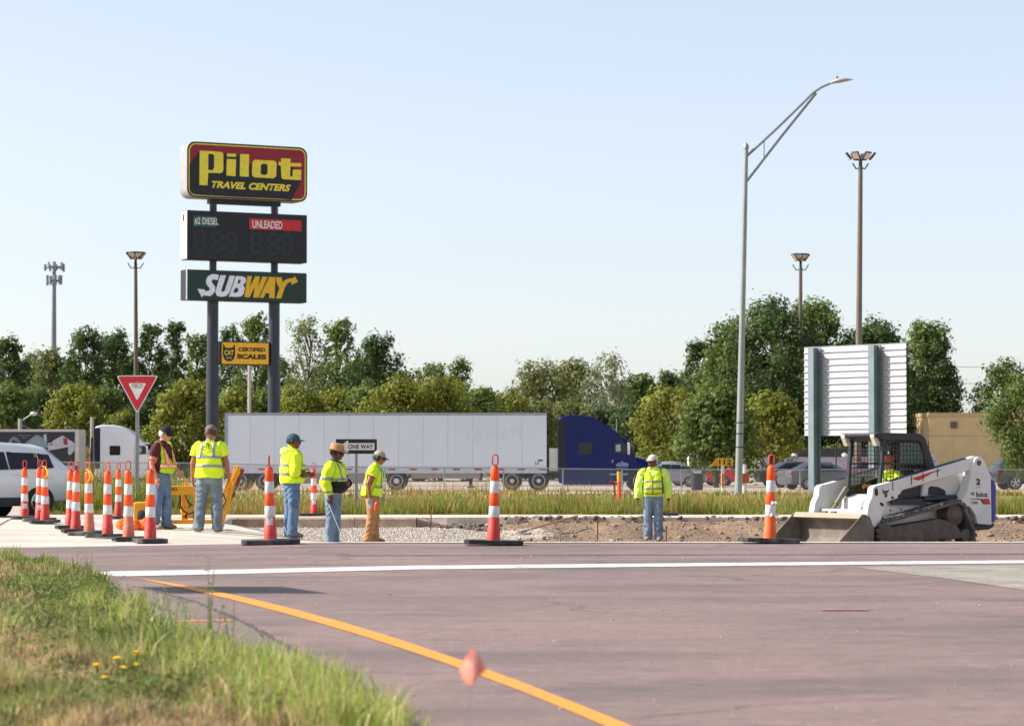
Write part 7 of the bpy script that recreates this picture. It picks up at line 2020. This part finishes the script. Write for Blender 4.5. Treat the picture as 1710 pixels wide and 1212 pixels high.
# low broad-leaved weeds between the grass
cx_, nx_ = [], []
for _ in range(230):
    Y = random.uniform(11.5, 24); X = XG(Y) - abs(random.gauss(.2, .7)) - .05; rr = random.uniform(.05, .16)
    for k in range(34):
        q = Vector((X + random.gauss(0, rr), Y + random.gauss(0, rr * 1.4), 0)); q.z = zgrass(q.x, q.y) + random.uniform(.01, .11)
        cx_.append(q[:]); nx_.append((random.gauss(0, .6), random.gauss(0, .6), 1))
o = leaves('ground_weeds', np.array(cx_), np.array(nx_), .036, leaf_mat('weed_clump_leaf', [lin(66, 84, 36), lin(92, 112, 50), lin(112, 128, 66), lin(76, 98, 44)]), None); o['kind'] = 'stuff'
# weeds and yellow flowers on the bank
M_weed = leaf_mat('weed_leaf', [lin(120, 138, 74), lin(146, 158, 100), lin(96, 120, 60)]); M_flow = pmat('flower_yellow', lin(250, 200, 20), .6)
LEAF['weed'] = M_weed
def weed(x, yb, h, label, i, flower=False):
    p = hit(x, yb, zgrass); t = thing('flowering_weed' if flower else 'tall_weed', label, 'plant', (p.x, p.y, p.z - .01), random.uniform(0, 6), 'yellow flowers on the bank' if flower else 'tall weeds on the bank')
    b = MB(); C_, N_ = [], []; ns = 2 if flower else 3
    for s_ in range(ns):
        a = random.uniform(0, 6.3); d = Vector((math.cos(a), math.sin(a), 0)) * random.uniform(.05, .2) * h; hh = h * random.uniform(.75, 1)
        q = [Vector((0, 0, 0)), d * .4 + Vector((0, 0, hh * .5)), d + Vector((0, 0, hh))]
        b.tube(q, [.004, .003, .0015], 5)
        for k in range(15 if not flower else 10):
            f = random.random(); c = q[0].lerp(q[2], f) + Vector((random.gauss(0, .012), random.gauss(0, .012), 0)); C_.append(c); N_.append((random.gauss(0, 1), random.gauss(0, 1), .8))
        if flower:
            fb = MB(); fb.lathe([(.004, 0), (.019, .004), (.022, .008), (.016, .011), (.006, .013)], q[2], 10); fb.build('flower_head', M_flow, t)
    b.build('stem', pmat('weed_stem', lin(116, 128, 70), .7), t)
    leaves('leaves', np.array([c[:] for c in C_]), np.array(N_), .022 if not flower else .04, M_weed, t)
for i, (x, yb, h) in enumerate(((290, 1085, .42), (306, 1092, .34), (347, 1112, .62), (356, 1114, .44), (388, 1122, .40), (262, 1070, .34), (150, 985, .42), (128, 972, .3))):
    weed(x, yb, h, 'pale wispy weed stalk growing where the grass bank meets the gutter', i)
for i, (x, yb) in enumerate(((198, 1128), (206, 1133), (225, 1118), (229, 1127), (160, 1140), (178, 1148), (345, 1175), (362, 1160), (452, 1168), (470, 1150), (500, 1178), (512, 1184), (478, 1176))):
    weed(x, yb, random.uniform(.07, .12), 'small weed with a bright yellow flower head in the roadside grass', i, True)

# ---- grass on the far verge
def verge(N, x0, x1, y0, y1, h0, h1, w, green, name, fx=None):
    X = RNG.uniform(x0, x1, N); Y = y0 + (y1 - y0) * RNG.uniform(size=N) ** 1.2
    nzv = np.array([noise.noise(Vector((a * .45, c * .3, 3))) + .5 * noise.noise(Vector((a * 1.6, c, 8))) for a, c in zip(X, Y)])
    Z = np.array([zverge(a, c) for a, c in zip(X, Y)]) - .02
    h = RNG.uniform(h0, h1, N) * np.clip(.8 + .85 * nzv, .25, 1.5)
    g = RNG.uniform(size=(N, 1)); k = RNG.uniform(.75, 1.25, (N, 1))
    tan = (RNG.uniform(size=N) + nzv * .3) > green
    col = np.where(tan[:, None], np.where(g < .5, np.array(lin(176, 150, 84)), np.array(lin(156, 122, 70))), np.where(g < .5, np.array(lin(120, 136, 44)), np.where(g < .8, np.array(lin(146, 150, 56)), np.array(lin(92, 116, 40))))) * k
    return blades(name, np.stack([X, Y, Z], 1), h, RNG.uniform(w * .6, w * 1.4, N), col, .3)
verge(26000, -4.2, 13.5, 57.4, 62, .16, .46, .016, .70, 'verge_grass')
verge(14000, -10, -3.4, 57.4, 64, .10, .26, .016, .35, 'verge_grass')
verge(16000, -10, 15, 62, 78, .10, .24, .022, .45, 'verge_grass')
verge(9000, -14, 22, 78, 122, .12, .3, .04, .4, 'verge_grass')
# tall weeds round the yield sign and bleached seed heads by the fence
verge(5200, -10.2, -7.2, 58, 66, .4, 1.0, .018, .8, 'verge_weeds')
verge(750, -12.5, 4, 116, 123, .35, .8, .03, .05, 'seed_grass')
